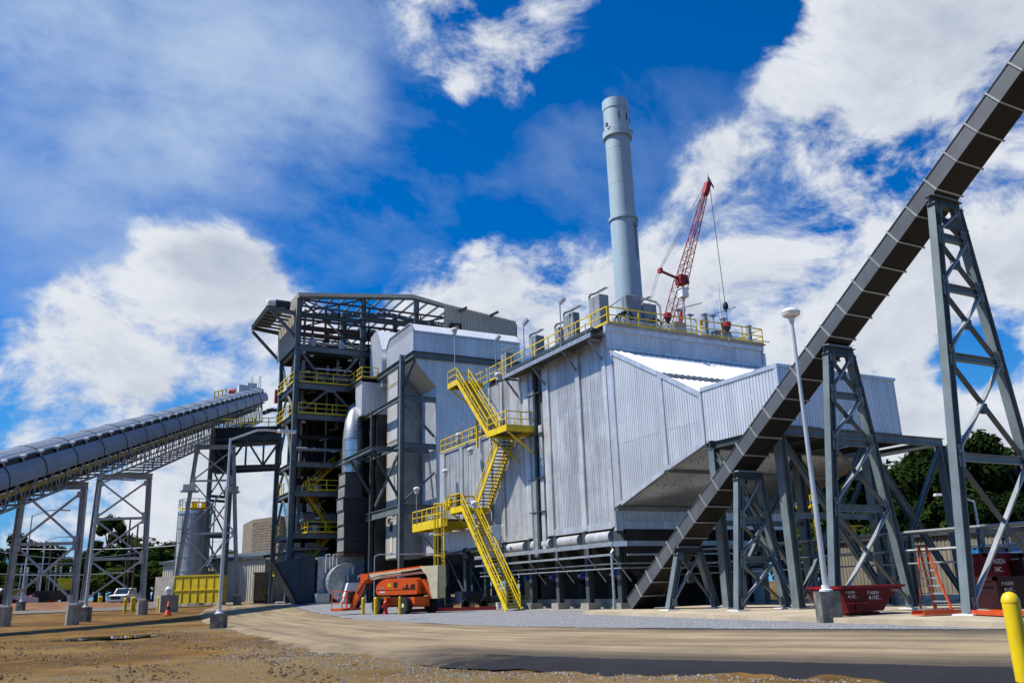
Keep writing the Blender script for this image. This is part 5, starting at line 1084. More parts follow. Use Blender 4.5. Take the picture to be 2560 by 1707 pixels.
for a in (-1.25, 1.25):
    obj('top_chord', MB().bar(LP(-26.4, a, .0), LP(61.5, a, .0), .12, .14), 'steelg', lc); obj('bottom_chord', MB().bar(LP(-26.4, a, -1.42), LP(12.7, a, -1.42), .12, .14), 'steelg', lc)
    obj('bottom_chord', MB().bar(LP(12.7, a, -2.85), LP(59, a, -2.85), .14, .16), 'steelg', lc); obj('mid_chord', MB().bar(LP(12.7, a, -1.42), LP(30, a, -1.42), .09, .1), 'steelg', lc)
    s = -26.4; k = 0
    while s < 59:
        d = -1.42 if s < 12.6 else -2.85
        obj('truss_post', MB().bar(LP(s, a, 0), LP(s, a, d), .07, .07), 'steelg', lc); obj('truss_diagonal', MB().bar(LP(s + (1.1 if k % 2 else 0), a, d), LP(s + (0 if k % 2 else 1.1), a, 0), .055, .055), 'steelg', lc); s += 1.1; k += 1
s = -26
while s < 59:
    d = -1.42 if s < 12.6 else -2.85
    obj('floor_beam', MB().bar(LP(s, -1.25, d), LP(s, 1.25, d), .08, .1), 'steelg', lc); obj('idler_bracket', MB().bar(LP(s + .4, .95, -.95), LP(s + .4, .95, -.35), .10, .16), 'cream', lc); obj('lateral_brace', MB().bar(LP(s, -1.25, d), LP(s + 1.6, 1.25, d), .05), 'steelg', lc); s += 1.6
obj('walkway_plate', MB().bar(LP(-26, .2, -1.15), LP(58, .2, -1.15), 1.3, .05), 'beltm', lc)
obj('yellow_guard', MB().bar(LP(-26, .6, -.75), LP(60, .6, -.75), .04, .28), 'yellow', lc)
# bents
def bent(s, zt, hwt, hwb, z0, levels, label, a0=0.0, foot=1.25, m='galvp'):
    c = C1 + DR * s + HR * a0; t = thing('conveyor_bent', label, 'trestle', (c.x, c.y, z0), 'bents under the covered conveyor')
    X = lambda sd, z: c + HR * (sd * lerp(hwb, hwt, (z - z0) / (zt - z0))) + Vector((0, 0, z))
    for sd in (-1, 1):
        obj('leg', MB().ib(X(sd, z0 + foot), X(sd, zt - .1), .36, .34, HR), 'legm', t)
        f = X(sd, z0); w = .42; obj('footing', MB().ext([f + HR * (w * math.cos(R(45 * k + 22))) + DR * (w * math.sin(R(45 * k + 22))) + Vector((0, 0, -.3)) for k in range(8)], (0, 0, foot + .26)), 'conc', t)
        obj('base_plate', MB().bar(X(sd, z0 + foot - .02), X(sd, z0 + foot + .10), .5, .5, HR), 'white', t)
    obj('cap_beam', MB().ib(X(-1, zt) - HR * .25, X(1, zt) + HR * .25, .45, .34), 'legm', t)
    for za, zb2 in zip(levels[:-1], levels[1:]):
        for sd in (-1, 1): obj('brace', MB().bar(X(sd, za + .1) - HR * sd * .12 + DR * .06 * sd, X(-sd, zb2 - .1) + HR * sd * .12 + DR * .06 * sd, .13, .13), 'legm', t)
        for sd in (-1, 1):
            for zq in (za + .25, zb2 - .25): obj('gusset', MB().plates([X(sd, zq) - HR * sd * .2 - DR * .12], .36, .42, DR), 'legm', t)
        if zb2 < zt - .6: obj('strut', MB().bar(X(-1, zb2), X(1, zb2), .16, .2), 'legm', t)
M['legm'] = mat('pale_grey_steel', (.52, .52, .49), .5, .15, .12, 1.4)
bent(0, 8.85, 1.95, 2.1, .0, [1.4, 5.1, 8.5], 'nearest braced bent under the covered conveyor, at left edge')
bent(12.7, 11.1, 1.95, 2.3, .15, [1.4, 4.6, 7.75, 10.8], 'middle braced bent under the covered conveyor, before the white truck')
bent(34, 17.0, 1.9, 3.25, .35, [1.6, 7.9, 13.4, 16.7], 'tallest slender bent under the covered conveyor, behind yellow enclosure', a0=1.6)
# transfer tower legs, take-up and truss bridge
tw = thing('transfer_tower', 'dark slender transfer tower with counterweight below the conveyor head', 'tower', (-13, 62, .6))
for x, y in ((-14.2, 56.0), (-11.8, 57.2), (-13.6, 60.5), (-11.2, 61.6)): obj('leg', MB().ib((x, y, .7), (x, y, 19.5), .4, .4), 'steel', tw)
for z in (4, 8, 12, 16): obj('strut', MB().bar((-14.2, 56, z), (-11.8, 57.2, z), .2, .3).bar((-13.6, 60.5, z), (-11.2, 61.6, z), .2, .3).bar((-14.2, 56, z), (-13.6, 60.5, z), .2, .3), 'steel', tw)
for z in (4, 8, 12): obj('brace', MB().bar((-14.2, 56, z), (-11.8, 57.2, z + 4), .14), 'steel', tw); obj('brace', MB().bar((-13.6, 60.5, z + 4), (-11.2, 61.6, z), .14), 'steel', tw)
obj('counterweight', MB().box(-14.0, -12.0, 55.2, 56.8, 14.6, 17.8), 'black', tw)
obj('service_platform', MB().box(-17.2, -15.4, 54.5, 56, 12.3, 12.42), 'galv', tw); obj('service_platform', MB().box(-12.9, -11.2, 54.5, 56, 12.3, 12.42), 'galv', tw)
obj('platform_box', MB().box(-17.1, -15.8, 54.5, 55.2, 12.42, 13.0), 'white', tw); obj('platform_box', MB().box(-12.7, -11.4, 54.5, 55.2, 12.42, 12.95), 'white', tw)
br = thing('truss_bridge', 'dark steel truss bridge joining conveyor tower and boiler frame', 'bridge', (-10, 56, 14))
for z in (14.9, 18.0): obj('chord', MB().ib((-14.4, 55.3, z), (-7.7, 51.6, z), .4, .3), 'steeld', br); obj('chord', MB().ib((-13.4, 58.6, z), (-7.7, 54.2, z), .4, .3), 'steeld', br)
P0, P1 = Vector((-14.4, 55.3, 0)), Vector((-7.7, 51.6, 0))
for k in range(5):
    a = P0.lerp(P1, k / 4); obj('post', MB().bar(a + V(0, 0, 15), a + V(0, 0, 18), .18, .2), 'steeld', br)
    if k < 4: b = P0.lerp(P1, (k + 1) / 4); obj('diagonal', MB().bar((a if k % 2 == 0 else b) + V(0, 0, 17.9), (b if k % 2 == 0 else a) + V(0, 0, 15), .18, .2), 'steeld', br)
obj('gallery_floor', MB().ext([(-14.4, 55.3, 17.6), (-7.7, 51.6, 17.6), (-7.7, 54.2, 17.6), (-13.4, 58.6, 17.6)], (0, 0, 1.7)), 'black', br)
obj('guard_rail', railing(MB(), [(-14.4, 55.2, 19.2), (-7.7, 51.5, 19.2)], 1.0, False, .04, 1.5), 'yellow', br)
hd = thing('drive_station', 'orange and white drive machinery at the conveyor head by the boiler frame', 'drive', (-10, 68, 24))
Hc_ = lambda s, a, z: LP(s, a, z)
obj('head_guard', MB().bar(Hc_(62, 2.5, -.5), Hc_(62, 2.5, 1.4), .6, .6), 'lador', hd); obj('head_frame', MB().bar(Hc_(58, 1.6, -1.6), Hc_(64, 1.6, -1.6), .4, .5), 'steeld', hd)
for s_ in (56, 61): obj('white_hood', MB().bar(Hc_(s_, -.9, 1.3), Hc_(s_, -.9, 2.4), 1.3, 1.0), 'white', hd); obj('hoop', MB().path([Hc_(s_ - .6, .2, 1.6), Hc_(s_ - .5, .2, 3.2), Hc_(s_, .2, 3.6), Hc_(s_ + .6, .2, 3.2), Hc_(s_ + .7, .2, 1.6)], .05), 'galv', hd)
obj('drive_motor', MB().bar(Hc_(51.5, -1.4, 1.7), Hc_(53, -1.4, 1.9), .6, .6), 'lador', hd); obj('guard_rail', railing(MB(), [Hc_(45.5, -1.9, .7), Hc_(51, -1.9, .7)], 1.5, False, .06, 2), 'yellow', hd)
obj('head_platform', MB().bar(Hc_(60, 2.4, -1.3), Hc_(64, 2.4, -1.8), 1.6, .3), 'beltm', hd)
# ---------------------------------------------------------------- lamp posts
def lamp_post(x, y, z0, bh, h, top, label, base=True, lean=(0, 0), w=.33, r=.11):
    t = thing('lamp_post', label, 'lamp post', (x, y, z0), 'lamp posts around the yard')
    if base: obj('concrete_base', MB().ext([(x + w * math.cos(R(45 * k + 22)) * 1.05, y + w * math.sin(R(45 * k + 22)) * 1.05, z0 - .2) for k in range(8)], (0, 0, bh + .2)) if base == 'oct' else MB().ext([(x + dx * .3 * .884 + dy * .3 * .466, y - dx * .3 * .466 + dy * .3 * .884, z0 - .2) for dx, dy in ((-1.08, -1.08), (1.08, -1.08), (1.08, 1.08), (-1.08, 1.08))], (0, 0, bh + .2)), 'concd', t)
    obj('base_plate', MB().lathe([(.22, 0), (.22, .05), (.14, .08), (.14, .2)], (x, y, z0 + bh), 10), 'white', t)
    obj('pole', MB().tube((x, y, z0 + bh + .05), (x + lean[0], y + lean[1], z0 + h), r, 12, r * .55), 'pole', t, smooth=True)
    tx, ty, tz = x + lean[0], y + lean[1], z0 + h
    if top == 'dome': obj('lamp_head', MB().lathe([(.07, -.1), (.12, .12), (.30, .2), (.34, .32), (.26, .43), (.05, .48)], (tx, ty, tz), 16), 'white', t, smooth=True); obj('lens', MB().lathe([(.10, .08), (.27, .2)], (tx, ty, tz), 12), 'lens', t, smooth=True)
    else:
        ax, ay = top; L = math.hypot(ax, ay); a = Vector((tx, ty, tz)); d = Vector((ax / L, ay / L, 0))
        obj('arm', MB().path([a - V(0, 0, .1), a + d * L * .55 + V(0, 0, .62 * L * .33), a + d * L * .72 + V(0, 0, .62 * L * .36), a + d * L + V(0, 0, .62 * L * .36)], .055, 8), 'pole', t, smooth=True)
        e = a + d * L + V(0, 0, .62 * L * .36); obj('lamp_head', MB().prof(e, e + d * .95, [(-.18, -.06), (.18, -.06), (.14, .10), (-.14, .10)]), 'white', t)
    return t
lamp_post(-6.21, -20.57, 0, .98, 10.25, 'dome', 'tall dome topped lamp post on square concrete base at right', r=.10)
lamp_post(-21.18, 3.71, 0, .62, 9.25, (2.5, .35), 'arm lamp post on dark concrete base beside conveyor, left of boiler', r=.10)
lamp_post(24, -6, .1, .3, 5.9, (-1.6, .6), 'small arm lamp far behind the orange ladder'); lamp_post(17.5, 4, .1, .3, 6.2, (1.7, -.6), 'small arm lamp far behind the duct frame'); 
lamp_post(10.0, -21.2, .15, .3, 6.9, (-1.5, .4), 'arm lamp at right edge beside the tallest trestle')
# ---------------------------------------------------------------- lettering with strokes as flat print
FONT = {'A': [(0, 0, .5, 1), (.5, 1, 1, 0), (.2, .38, .8, .38)], 'B': [(0, 0, 0, 1), (0, 1, .8, .9), (.8, .9, .8, .55), (.8, .55, 0, .5), (.8, .5, .9, .1), (.9, .1, 0, 0)], 'C': [(1, .85, .7, 1), (.7, 1, .2, 1), (.2, 1, 0, .7), (0, .7, 0, .3), (0, .3, .2, 0), (.2, 0, .7, 0), (.7, 0, 1, .15)], 'D': [(0, 0, 0, 1), (0, 1, .6, 1), (.6, 1, 1, .7), (1, .7, 1, .3), (1, .3, .6, 0), (.6, 0, 0, 0)], 'E': [(0, 0, 0, 1), (0, 1, 1, 1), (0, .5, .8, .5), (0, 0, 1, 0)], 'F': [(0, 0, 0, 1), (0, 1, 1, 1), (0, .5, .8, .5)], 'G': [(1, .8, .7, 1), (.7, 1, .2, 1), (.2, 1, 0, .7), (0, .7, 0, .3), (0, .3, .2, 0), (.2, 0, .8, 0), (.8, 0, 1, .2), (1, .2, 1, .45), (1, .45, .55, .45)], 'I': [(.5, 0, .5, 1)], 'J': [(1, 1, 1, .3), (1, .3, .7, 0), (.7, 0, .3, 0), (.3, 0, 0, .25)], 'L': [(0, 1, 0, 0), (0, 0, .9, 0)], 'N': [(0, 0, 0, 1), (0, 1, 1, 0), (1, 0, 1, 1)], '.': [(.3, 0, .5, 0)], '0': [(.2, 0, 0, .3), (0, .3, 0, .7), (0, .7, .2, 1), (.2, 1, .8, 1), (.8, 1, 1, .7), (1, .7, 1, .3), (1, .3, .8, 0), (.8, 0, .2, 0)], '8': [(.2, .5, .05, .75), (.05, .75, .25, 1), (.25, 1, .75, 1), (.75, 1, .95, .75), (.95, .75, .8, .5), (.8, .5, .2, .5), (.2, .5, 0, .25), (0, .25, .2, 0), (.2, 0, .8, 0), (.8, 0, 1, .25), (1, .25, .8, .5)], '1': [(.3, .8, .55, 1), (.55, 1, .55, 0)], '7': [(0, 1, 1, 1), (1, 1, .4, 0)], '3': [(0, 1, 1, 1), (1, 1, .5, .55), (.5, .55, 1, .3), (1, .3, .7, 0), (.7, 0, 0, .1)], 'T': [(0, 1, 1, 1), (.5, 1, .5, 0)], '*': [(.5, 0, 0, .5), (0, .5, .5, 1), (.5, 1, 1, .5), (1, .5, .5, 0), (.25, .5, .75, .5), (.5, .25, .5, .75)]}
def text(name, s, o, u, v, h, m, parent, w=None, wt=.16, gap=.28):
    o = Vector(o); u = Vector(u).normalized(); v = Vector(v).normalized(); n = u.cross(v); w = w or h * .72; mb = MB(); x = 0
    for ch in s:
        for (a, b, c, d) in FONT.get(ch, []):
            p = o + u * (x + a * w) + v * b * h; q = o + u * (x + c * w) + v * d * h; t = (q - p).normalized() * h * wt * .4; mb.bar(p - t, q + t, h * wt, .008, n)
        x += w + gap * h
    return obj(name, mb, m, parent)
# ---------------------------------------------------------------- boom lift
AX = Vector((-.26, .966, 0)); SD = Vector((.966, .26, 0)); RA = Vector((-7.0, 13.2, 0))
def Q(f, s, z): return RA + AX * f + SD * s + Vector((0, 0, z))
bl = thing('boom_lift', 'orange and cream boom lift with knuckled boom parked on the gravel', 'boom lift', (-8.5, 11.5, 0))
def lbox(f0, f1, s0, s1, z0, z1): return [Q(f, s, z) for z in (z0, z1) for s in (s0, s1) for f in (f0, f1)]
BF = [(0, 2, 3, 1), (4, 5, 7, 6), (0, 1, 5, 4), (2, 6, 7, 3), (0, 4, 6, 2), (1, 3, 7, 5)]
for f in (0, 3.05):
    for s in (-1.05, 1.05):
        sg = 1 if s > 0 else -1
        w = obj('wheel', MB().lathe([(.30, -.2), (.47, -.22), (.53, -.14), (.53, .14), (.47, .22), (.30, .2)], Q(f, s, .53), 26, SD * sg), 'rubber', bl, smooth=True)
        obj('rim', MB().lathe([(.30, -.19), (.28, .12), (.20, .10), (.12, .22), (.02, .22)], Q(f, s, .53), 18, SD * sg), 'cream', w, smooth=True)
        mb = MB()
        for k in range(22):
            a = 6.283 * k / 22; c = Q(f, s, .53) + AX * .53 * math.cos(a) + V(0, 0, .53 * math.sin(a)); tdir = AX * -math.sin(a) + V(0, 0, math.cos(a))
            for q in (-1, 1): mb.bar(c + SD * q * .02 + tdir * .03, c + SD * q * .20 - tdir * .05, .05, .04, (c - Q(f, s, .53)))
        obj('tread_lugs', mb, 'rubber', w)
obj('chassis', MB().add(lbox(-.4, 3.5, -.62, .62, .55, 1.05), BF).add(lbox(-.15, .15, -1.0, 1.0, .42, .66), BF).add(lbox(2.9, 3.2, -1.0, 1.0, .42, .66), BF), 'orange', bl)
obj('turntable', MB().lathe([(.75, 0), (.75, .22)], Q(1.5, 0, 1.05), 24), 'black', bl, smooth=True)
def rounded(f0, f1, z0, z1, s0, s1, r, k=5):
    pts = []
    for cx_, cz, a0 in ((f1 - r, z1 - r, 0), (f0 + r, z1 - r, 90), (f0 + r * .5, z0 + r * .5, 180), (f1 - r * .5, z0 + r * .5, 270)):
        rr = r if a0 < 180 else r * .5
        for i in range(k + 1): a = R(a0 + 90 * i / k); pts.append(Q(cx_ + rr * math.cos(a), s0, cz + rr * math.sin(a)))
    return MB().ext(pts, SD * (s1 - s0))
AT = Vector((-.656, .755, 0)); ST = Vector((.755, .656, 0)); PV = Q(1.5, 0, 0)
def Q2(f, s, z): return PV + AT * (f - 1.2) + ST * s + Vector((0, 0, z))
def rounded2(f0, f1, z0, z1, s0, s1, k=6):
    pts = []
    for cx_, cz, a0, rx, rz in ((f1 - 1.0, z1 - .62, 0, 1.0, .62), (f0 + .3, z1 - .3, 90, .3, .3), (f0 + .2, z0 + .15, 180, .2, .15), (f1 - .25, z0 + .25, 270, .25, .25)):
        for i in range(k + 1): a = R(a0 + 90 * i / k); pts.append(Q2(cx_ + rx * math.cos(a), s0, cz + rz * math.sin(a)))
    return MB().ext(pts, ST * (s1 - s0))
def tbox(f0, f1, s0, s1, z0, z1): return [Q2(f, s, z) for z in (z0, z1) for s in (s0, s1) for f in (f0, f1)]
cowl = obj('engine_cowl', rounded2(-.35, 2.75, 1.22, 2.26, -1.18, -.42), 'orange', bl, smooth=True)
obj('engine_cowl', rounded2(-.35, 2.6, 1.22, 2.15, .42, 1.18), 'orange', bl, smooth=True)
obj('cowl_vent', MB().add(tbox(1.15, 1.42, -1.195, -1.17, 1.68, 2.02), BF), 'black', cowl); obj('cowl_seam', MB().add(tbox(-.3, 2.7, -1.19, -1.176, 1.52, 1.545), BF), 'black', cowl)
obj('warning_decal', MB().add(tbox(1.6, 1.85, -1.19, -1.176, 1.72, 1.95), BF), 'yellow', cowl)
text('lettering', 'JLG', Q2(.74, -1.186, 1.58), -AT + V(0, 0, 0), Vector((0, 0, 1)) - AT * .25, .25, 'ink', cowl, .24, .36, .22); text('model_number', '800', Q2(2.5, -1.186, 1.62), -AT, (0, 0, 1), .12, 'inkw', cowl)
obj('turret_deck', MB().add(tbox(-1.2, 2.8, -.45, .45, 1.27, 1.5), BF), 'orange', bl)
obj('counterweight', MB().ext([Q2(-1.50, -.60, .92), Q2(-1.12, -.60, .92), Q2(-1.0, -.60, 1.3), Q2(-.88, -.60, 1.9), Q2(-.72, -.60, 2.4), Q2(-.35, -.60, 2.8), Q2(-.2, -.60, 2.98), Q2(-1.55, -.60, 3.02)], ST * 1.2), 'cream', bl)
obj('counterweight_face', MB().add(tbox(-1.58, -1.55, -.48, .48, 1.0, 2.9), BF), 'cream', bl)
for z in (2.2, 2.5): obj('slot', MB().add(tbox(-1.60, -1.58, -.35, .3, z, z + .06), BF), 'lens', bl)
obj('tower_link', MB().bar(Q2(-1.0, 0, 1.4), Q2(.9, 0, 1.55), .5, .3), 'orange', bl); obj('link_arm', MB().bar(Q2(-1.1, -.45, 1.0), Q2(-.35, -.45, 2.1), .2, .34), 'orange', bl)
obj('lift_cylinder', MB().tube(Q2(-.5, 0, 1.9), Q2(1.6, 0, 2.3), .11, 10), 'cream', bl, smooth=True)
obj('boom', MB().bar(Q2(-1.0, 0, 2.80), Q2(4.1, 0, 2.42), .40, .38), 'cream', bl)
obj('boom_cover', MB().bar(Q2(-.2, 0, 2.98), Q2(3.9, 0, 2.65), .34, .12), 'orange', bl); obj('boom_slot', MB().bar(Q2(-.7, -.205, 2.78), Q2(1.4, -.205, 2.63), .02, .14), 'black', bl)
obj('hose_bundle', MB().path([Q2(-.9, -.24, 2.95), Q2(1.2, -.26, 2.62), Q2(3.0, -.25, 2.50), Q2(4.1, -.3, 2.2), Q2(4.7, -.34, 1.4)], .035, 6), 'rubber', bl, smooth=True); obj('control_decal', MB().add(tbox(2.05, 2.45, -1.19, -1.176, 1.36, 1.46), BF), 'white', cowl)
obj('knuckle', MB().add(tbox(3.9, 4.5, -.28, .28, 2.05, 2.66), BF), 'orange', bl)
obj('jib', MB().bar(Q2(4.2, -.2, 2.35), Q2(5.15, -.2, .40), .22, .34), 'orange', bl); obj('jib_cylinder', MB().bar(Q2(4.05, .15, 2.1), Q2(4.95, .15, .42), .14, .2), 'black', bl)
pk = obj('basket_floor', MB().add(tbox(5.25, 6.15, -1.3, 1.3, .28, .44), BF), 'orange', bl)
mb = MB()
for z in (.8, 1.15, 1.55):
    for a, b in (((5.30, -1.25), (6.10, -1.25)), ((6.10, -1.25), (6.10, 1.25)), ((6.10, 1.25), (5.30, 1.25)), ((5.30, 1.25), (5.30, -1.25))): mb.bar(Q2(*a, z), Q2(*b, z), .05)
for f, s in ((5.30, -1.25), (6.10, -1.25), (6.10, 1.25), (5.30, 1.25), (5.30, 0), (6.10, 0), (5.30, -.6), (6.10, .6)): mb.bar(Q2(f, s, .44), Q2(f, s, 1.55), .05)
obj('basket_rail', mb, 'orange', bl); obj('control_box', MB().add(tbox(5.15, 5.4, -.4, .4, .7, 1.5), BF), 'black', bl)
# ---------------------------------------------------------------- bollards, hydrant, small things on the gravel
def bollard(x, y, z, label, h=1.07, r=.115, group='yellow pipe bollards'):
    t = thing('bollard', label, 'bollard', (x, y, z), group)
    obj('pipe', MB().tube((x, y, z - .1), (x, y, z + h - .08), r, 18, cap=False), 'yellow', t, smooth=True); obj('domed_cap', MB().lathe([(r * 1.04, 0), (r * 1.04, .02), (r * .95, .06), (r * .7, .11), (r * .3, .135), (.005, .14)], (x, y, z + h - .09), 18), 'yellow', t, smooth=True)
bollard(-9.75, 16.3, 0, 'yellow bollard left of the other, before the boom lift front wheel'); bollard(-9.45, 14.6, 0, 'yellow bollard in front of the boom lift front wheel, right of its twin')
bollard(-8.75, 12.0, 0, 'thin yellow bollard before the middle wheel of the boom lift', r=.075)
nbp = Vector((-17.28, -33.92, 0)); bollard(nbp.x, nbp.y, -.05, 'large near yellow bollard at lower right corner', 1.12, .112)
t = thing('fire_hydrant', 'red fire hydrant under the boom lift chassis', 'hydrant', (-8.9, 14.2, 0)); obj('barrel', MB().lathe([(.20, 0), (.20, .08), (.13, .12), (.13, .62), (.18, .66), (.18, .72), (.12, .84), (.04, .9)], (-8.9, 14.2, 0), 14), 'hyd', t, smooth=True); obj('outlet', MB().tube((-9.15, 14.15, .5), (-8.65, 14.25, .5), .075, 8), 'hyd', t)
t = thing('welding_trailer', 'navy welding generator trailer under the yellow stair', 'trailer', (-1.1, 17.8, .05))
obj('body', MB().box(-2.0, -.3, 17.2, 18.5, .5, 1.3), 'navy', t); obj('panel', MB().box(-1.6, -.7, 17.17, 17.2, .65, 1.15), 'black', t)
for x in (-.35, -1.8): w = obj('wheel', MB().lathe([(.2, -.1), (.34, -.11), (.36, 0), (.34, .11), (.2, .1)], (x, 17.1, .40), 18, (0, 1, 0)), 'rubber', t, smooth=True); obj('rim', MB().lathe([(.19, -.11), (.02, -.11)], (x, 17.1, .40), 14, (0, 1, 0)), 'white', w)
obj('exhaust', MB().tube((-.9, 17.8, 1.3), (-.9, 17.8, 1.75), .05, 8), 'galv', t); obj('drawbar', MB().bar((-2.0, 17.8, .5), (-3.0, 17.8, .35), .1), 'black', t)
t = thing('plastic_bucket', 'white bucket standing left of the stair foot', 'bucket', (-1.0, 13.4, .05)); obj('pail', MB().lathe([(.14, 0), (.18, .42), (.19, .42), (.19, .45)], (-1.0, 13.4, .05), 14), 'white', t, smooth=True)
t = thing('gas_cylinder_rack', 'silver drum and blue tarpaulin beside the boom lift counterweight', 'drum', (-3.2, 18.6, 0)); obj('drum', MB().lathe([(.3, 0), (.32, .05), (.32, 1.5), (.22, 1.65), (.1, 1.7)], (-3.6, 19, .02), 16), 'silver', t, smooth=True); obj('tarpaulin', MB().add([(-3.2, 18.5, .1), (-2.0, 18.7, .1), (-2.2, 19.4, .1), (-3.3, 19.3, .1), (-2.9, 18.7, 1.6), (-2.3, 18.9, 1.75), (-2.4, 19.2, 1.5), (-3.0, 19.1, 1.5)], [(0, 1, 5, 4), (1, 2, 6, 5), (2, 3, 7, 6), (3, 0, 4, 7), (4, 5, 6, 7)]), 'navy', t)
t = thing('steel_channel', 'long red oxide steel channel lying behind the boom lift', 'steel', (-3.4, 14, .1)); obj('web', MB().bar((-6.5, 15.8, .14), (-1.4, 12.9, .14), .05, .2), 'hyd', t); obj('flange', MB().bar((-6.5, 15.8, .25), (-1.4, 12.9, .25), .16, .02), 'hyd', t)
t = thing('air_hose', 'yellow hose lying on the slab by the trailer', 'hose', (-.5, 15.5, .05)); obj('hose', MB().path([(-.6 + .25 * math.sin(k * .7), 17 - k * .18, .08 + .1 * max(0, 1 - k / 4)) for k in range(16)], .03, 5), 'yellow', t)
t = thing('pipe_goalpost', 'galvanised conduit goalpost above the boom lift', 'conduit', (-5, 24, 0)); obj('conduit', MB().path([(-6.0, 25, .1), (-6.0, 25, 4.15), (-5.7, 25, 4.3), (-1.0, 24.4, 4.3), (.2, 24.2, 4.3)], .05, 6), 'galv', t)
# ---------------------------------------------------------------- right hand side
bn = thing('waste_bin', 'dark red sloped waste skip with white lettering behind the lamp base', 'skip', (-4, -20.8, .2))
BX, BY = Vector((.995, -.10, 0)), Vector((.10, .995, 0)); B0_ = Vector((-5.40, -20.55, .2))
def bp(a, b, z): return B0_ + BX * a + BY * b + V(0, 0, z)
side = [(.12, .06), (1.62, .10), (2.02, .55), (2.62, .86), (-.12, .86)]
obj('side_plate', MB().ext([bp(a, 0, z) for a, z in side], BY * .03), 'darkred', bn); obj('side_plate', MB().ext([bp(a, 1.5, z) for a, z in side], BY * .03), 'darkred', bn)
for (a, z), (c, d) in zip(side[:3], side[1:4]): obj('floor_plate', MB().ext([bp(a, .03, z), bp(c, .03, d), bp(c, .03, d + .03), bp(a, .03, z + .03)], BY * 1.47), 'darkred', bn)
obj('end_plate', MB().ext([bp(.12, .03, .06), bp(-.12, .03, .86), bp(-.09, .03, .86), bp(.15, .03, .06)], BY * 1.47), 'darkred', bn)
M['binlit'] = mat('bin_red_sunlit', (.28, .008, .012), .5, .0, .2, 2.4, spec=.3)  # brighter copy of the bin red: sunlit edge put into the colour
obj('rim', MB().bar(bp(-.16, -.03, .88), bp(2.66, -.03, .88), .09, .08).bar(bp(-.16, 1.56, .88), bp(2.66, 1.56, .88), .09, .08).bar(bp(-.14, 0, .88), bp(-.14, 1.5, .88), .09, .08).bar(bp(2.64, 0, .88), bp(2.64, 1.5, .88), .09, .08), 'binlit', bn)
obj('fork_pocket', MB().ext([bp(.08, -.06, .34), bp(.98, -.06, .34), bp(.98, -.06, .40), bp(.08, -.06, .40)], BY * .06).ext([bp(.42, -.06, .1), bp(.47, -.06, .1), bp(.47, -.06, .34), bp(.42, -.06, .34)], BY * .06), 'binlit', bn)
obj('skid', MB().ext([bp(.15, .2, -.03), bp(1.7, .2, -.03), bp(1.6, .2, .07), bp(.15, .2, .07)], BY * .15).ext([bp(.15, 1.1, -.03), bp(1.7, 1.1, -.03), bp(1.6, 1.1, .07), bp(.15, 1.1, .07)], BY * .15), 'darkred', bn)
text('lettering', 'FAGEN', bp(1.02, -.012, .64), BX, (0, 0, 1), .085, 'inkw', bn, .075); text('lettering', '*INC.', bp(1.05, -.012, .47), BX, (0, 0, 1), .11, 'inkw', bn, .085); text('lettering', 'FAGEN', bp(.10, -.012, .68), BX, (0, 0, 1), .07, 'inkw', bn, .055); text('lettering', '*INC.', bp(.16, -.012, .54), BX, (0, 0, 1), .085, 'inkw', bn, .06); text('bin_number', '17381', bp(2.05, -.012, .70), BX, (0, 0, 1), .07, 'inkw', bn, .05)
def tray(p, q, w, label):
    t = thing('steel_tray', label, 'steel', p, 'orange steel trays lying on the apron'); p = Vector(p); q = Vector(q); d = (q - p).normalized(); n = d.cross(Vector((0, 0, 1)))
    obj('floor', MB().bar(p, q, w, .03), 'lador', t)
    for s in (-1, 1): obj('flange', MB().bar(p + n * s * w / 2 + V(0, 0, .05), q + n * s * w / 2 + V(0, 0, .05), .04, .13), 'lador', t)
tray((-4.75, -22.75, .22), (-3.35, -23.2, .22), .6, 'orange steel tray lying left of the tallest trestle leg'); tray((-3.6, -24.1, .22), (-4.6, -26.2, .22), .6, 'orange steel tray lying right of the tallest trestle leg')
ld = thing('step_ladder', 'orange fibreglass step ladder standing open on the apron', 'ladder', (.4, -19.6, .17))
LA, LB = Vector((.55, -18.85, .18)), Vector((.3, -20.3, .18)); mid = (LA + LB) / 2
LT = mid + V(0, .0, 2.35); wv_ = Vector((.28, .05, 0)); e1 = Vector((.42, -.78, 0))
f0, f1, b0, b1 = Vector((.38, -19.55, .18)), Vector((.28, -20.3, .18)), Vector((.5, -18.85, .18)), Vector((.72, -19.35, .18))
tf0, tf1 = Vector((.62, -19.1, 2.45)), Vector((.58, -19.42, 2.45))
for a, b in ((f0, tf0), (f1, tf1)): obj('front_rail', MB().bar(a, b, .05, .09), 'lador', ld)
for a, b in ((b0, tf0 + V(.1, .1, 0)), (b1, tf1 + V(.1, .05, 0))): obj('rear_rail', MB().bar(a, b, .04, .06), 'lador', ld)
for k in range(1, 8): obj('step', MB().bar(f0.lerp(tf0, k / 8.2), f1.lerp(tf1, k / 8.2), .09, .05), 'galv', ld); obj('rear_bar', MB().bar(b0.lerp(tf0, k / 8.2), b1.lerp(tf1, k / 8.2), .025), 'steeld', ld)
obj('top_cap', MB().bar(tf0 + V(-.02, .06, .02), tf1 + V(.02, -.06, .02), .26, .07), 'rust', ld)
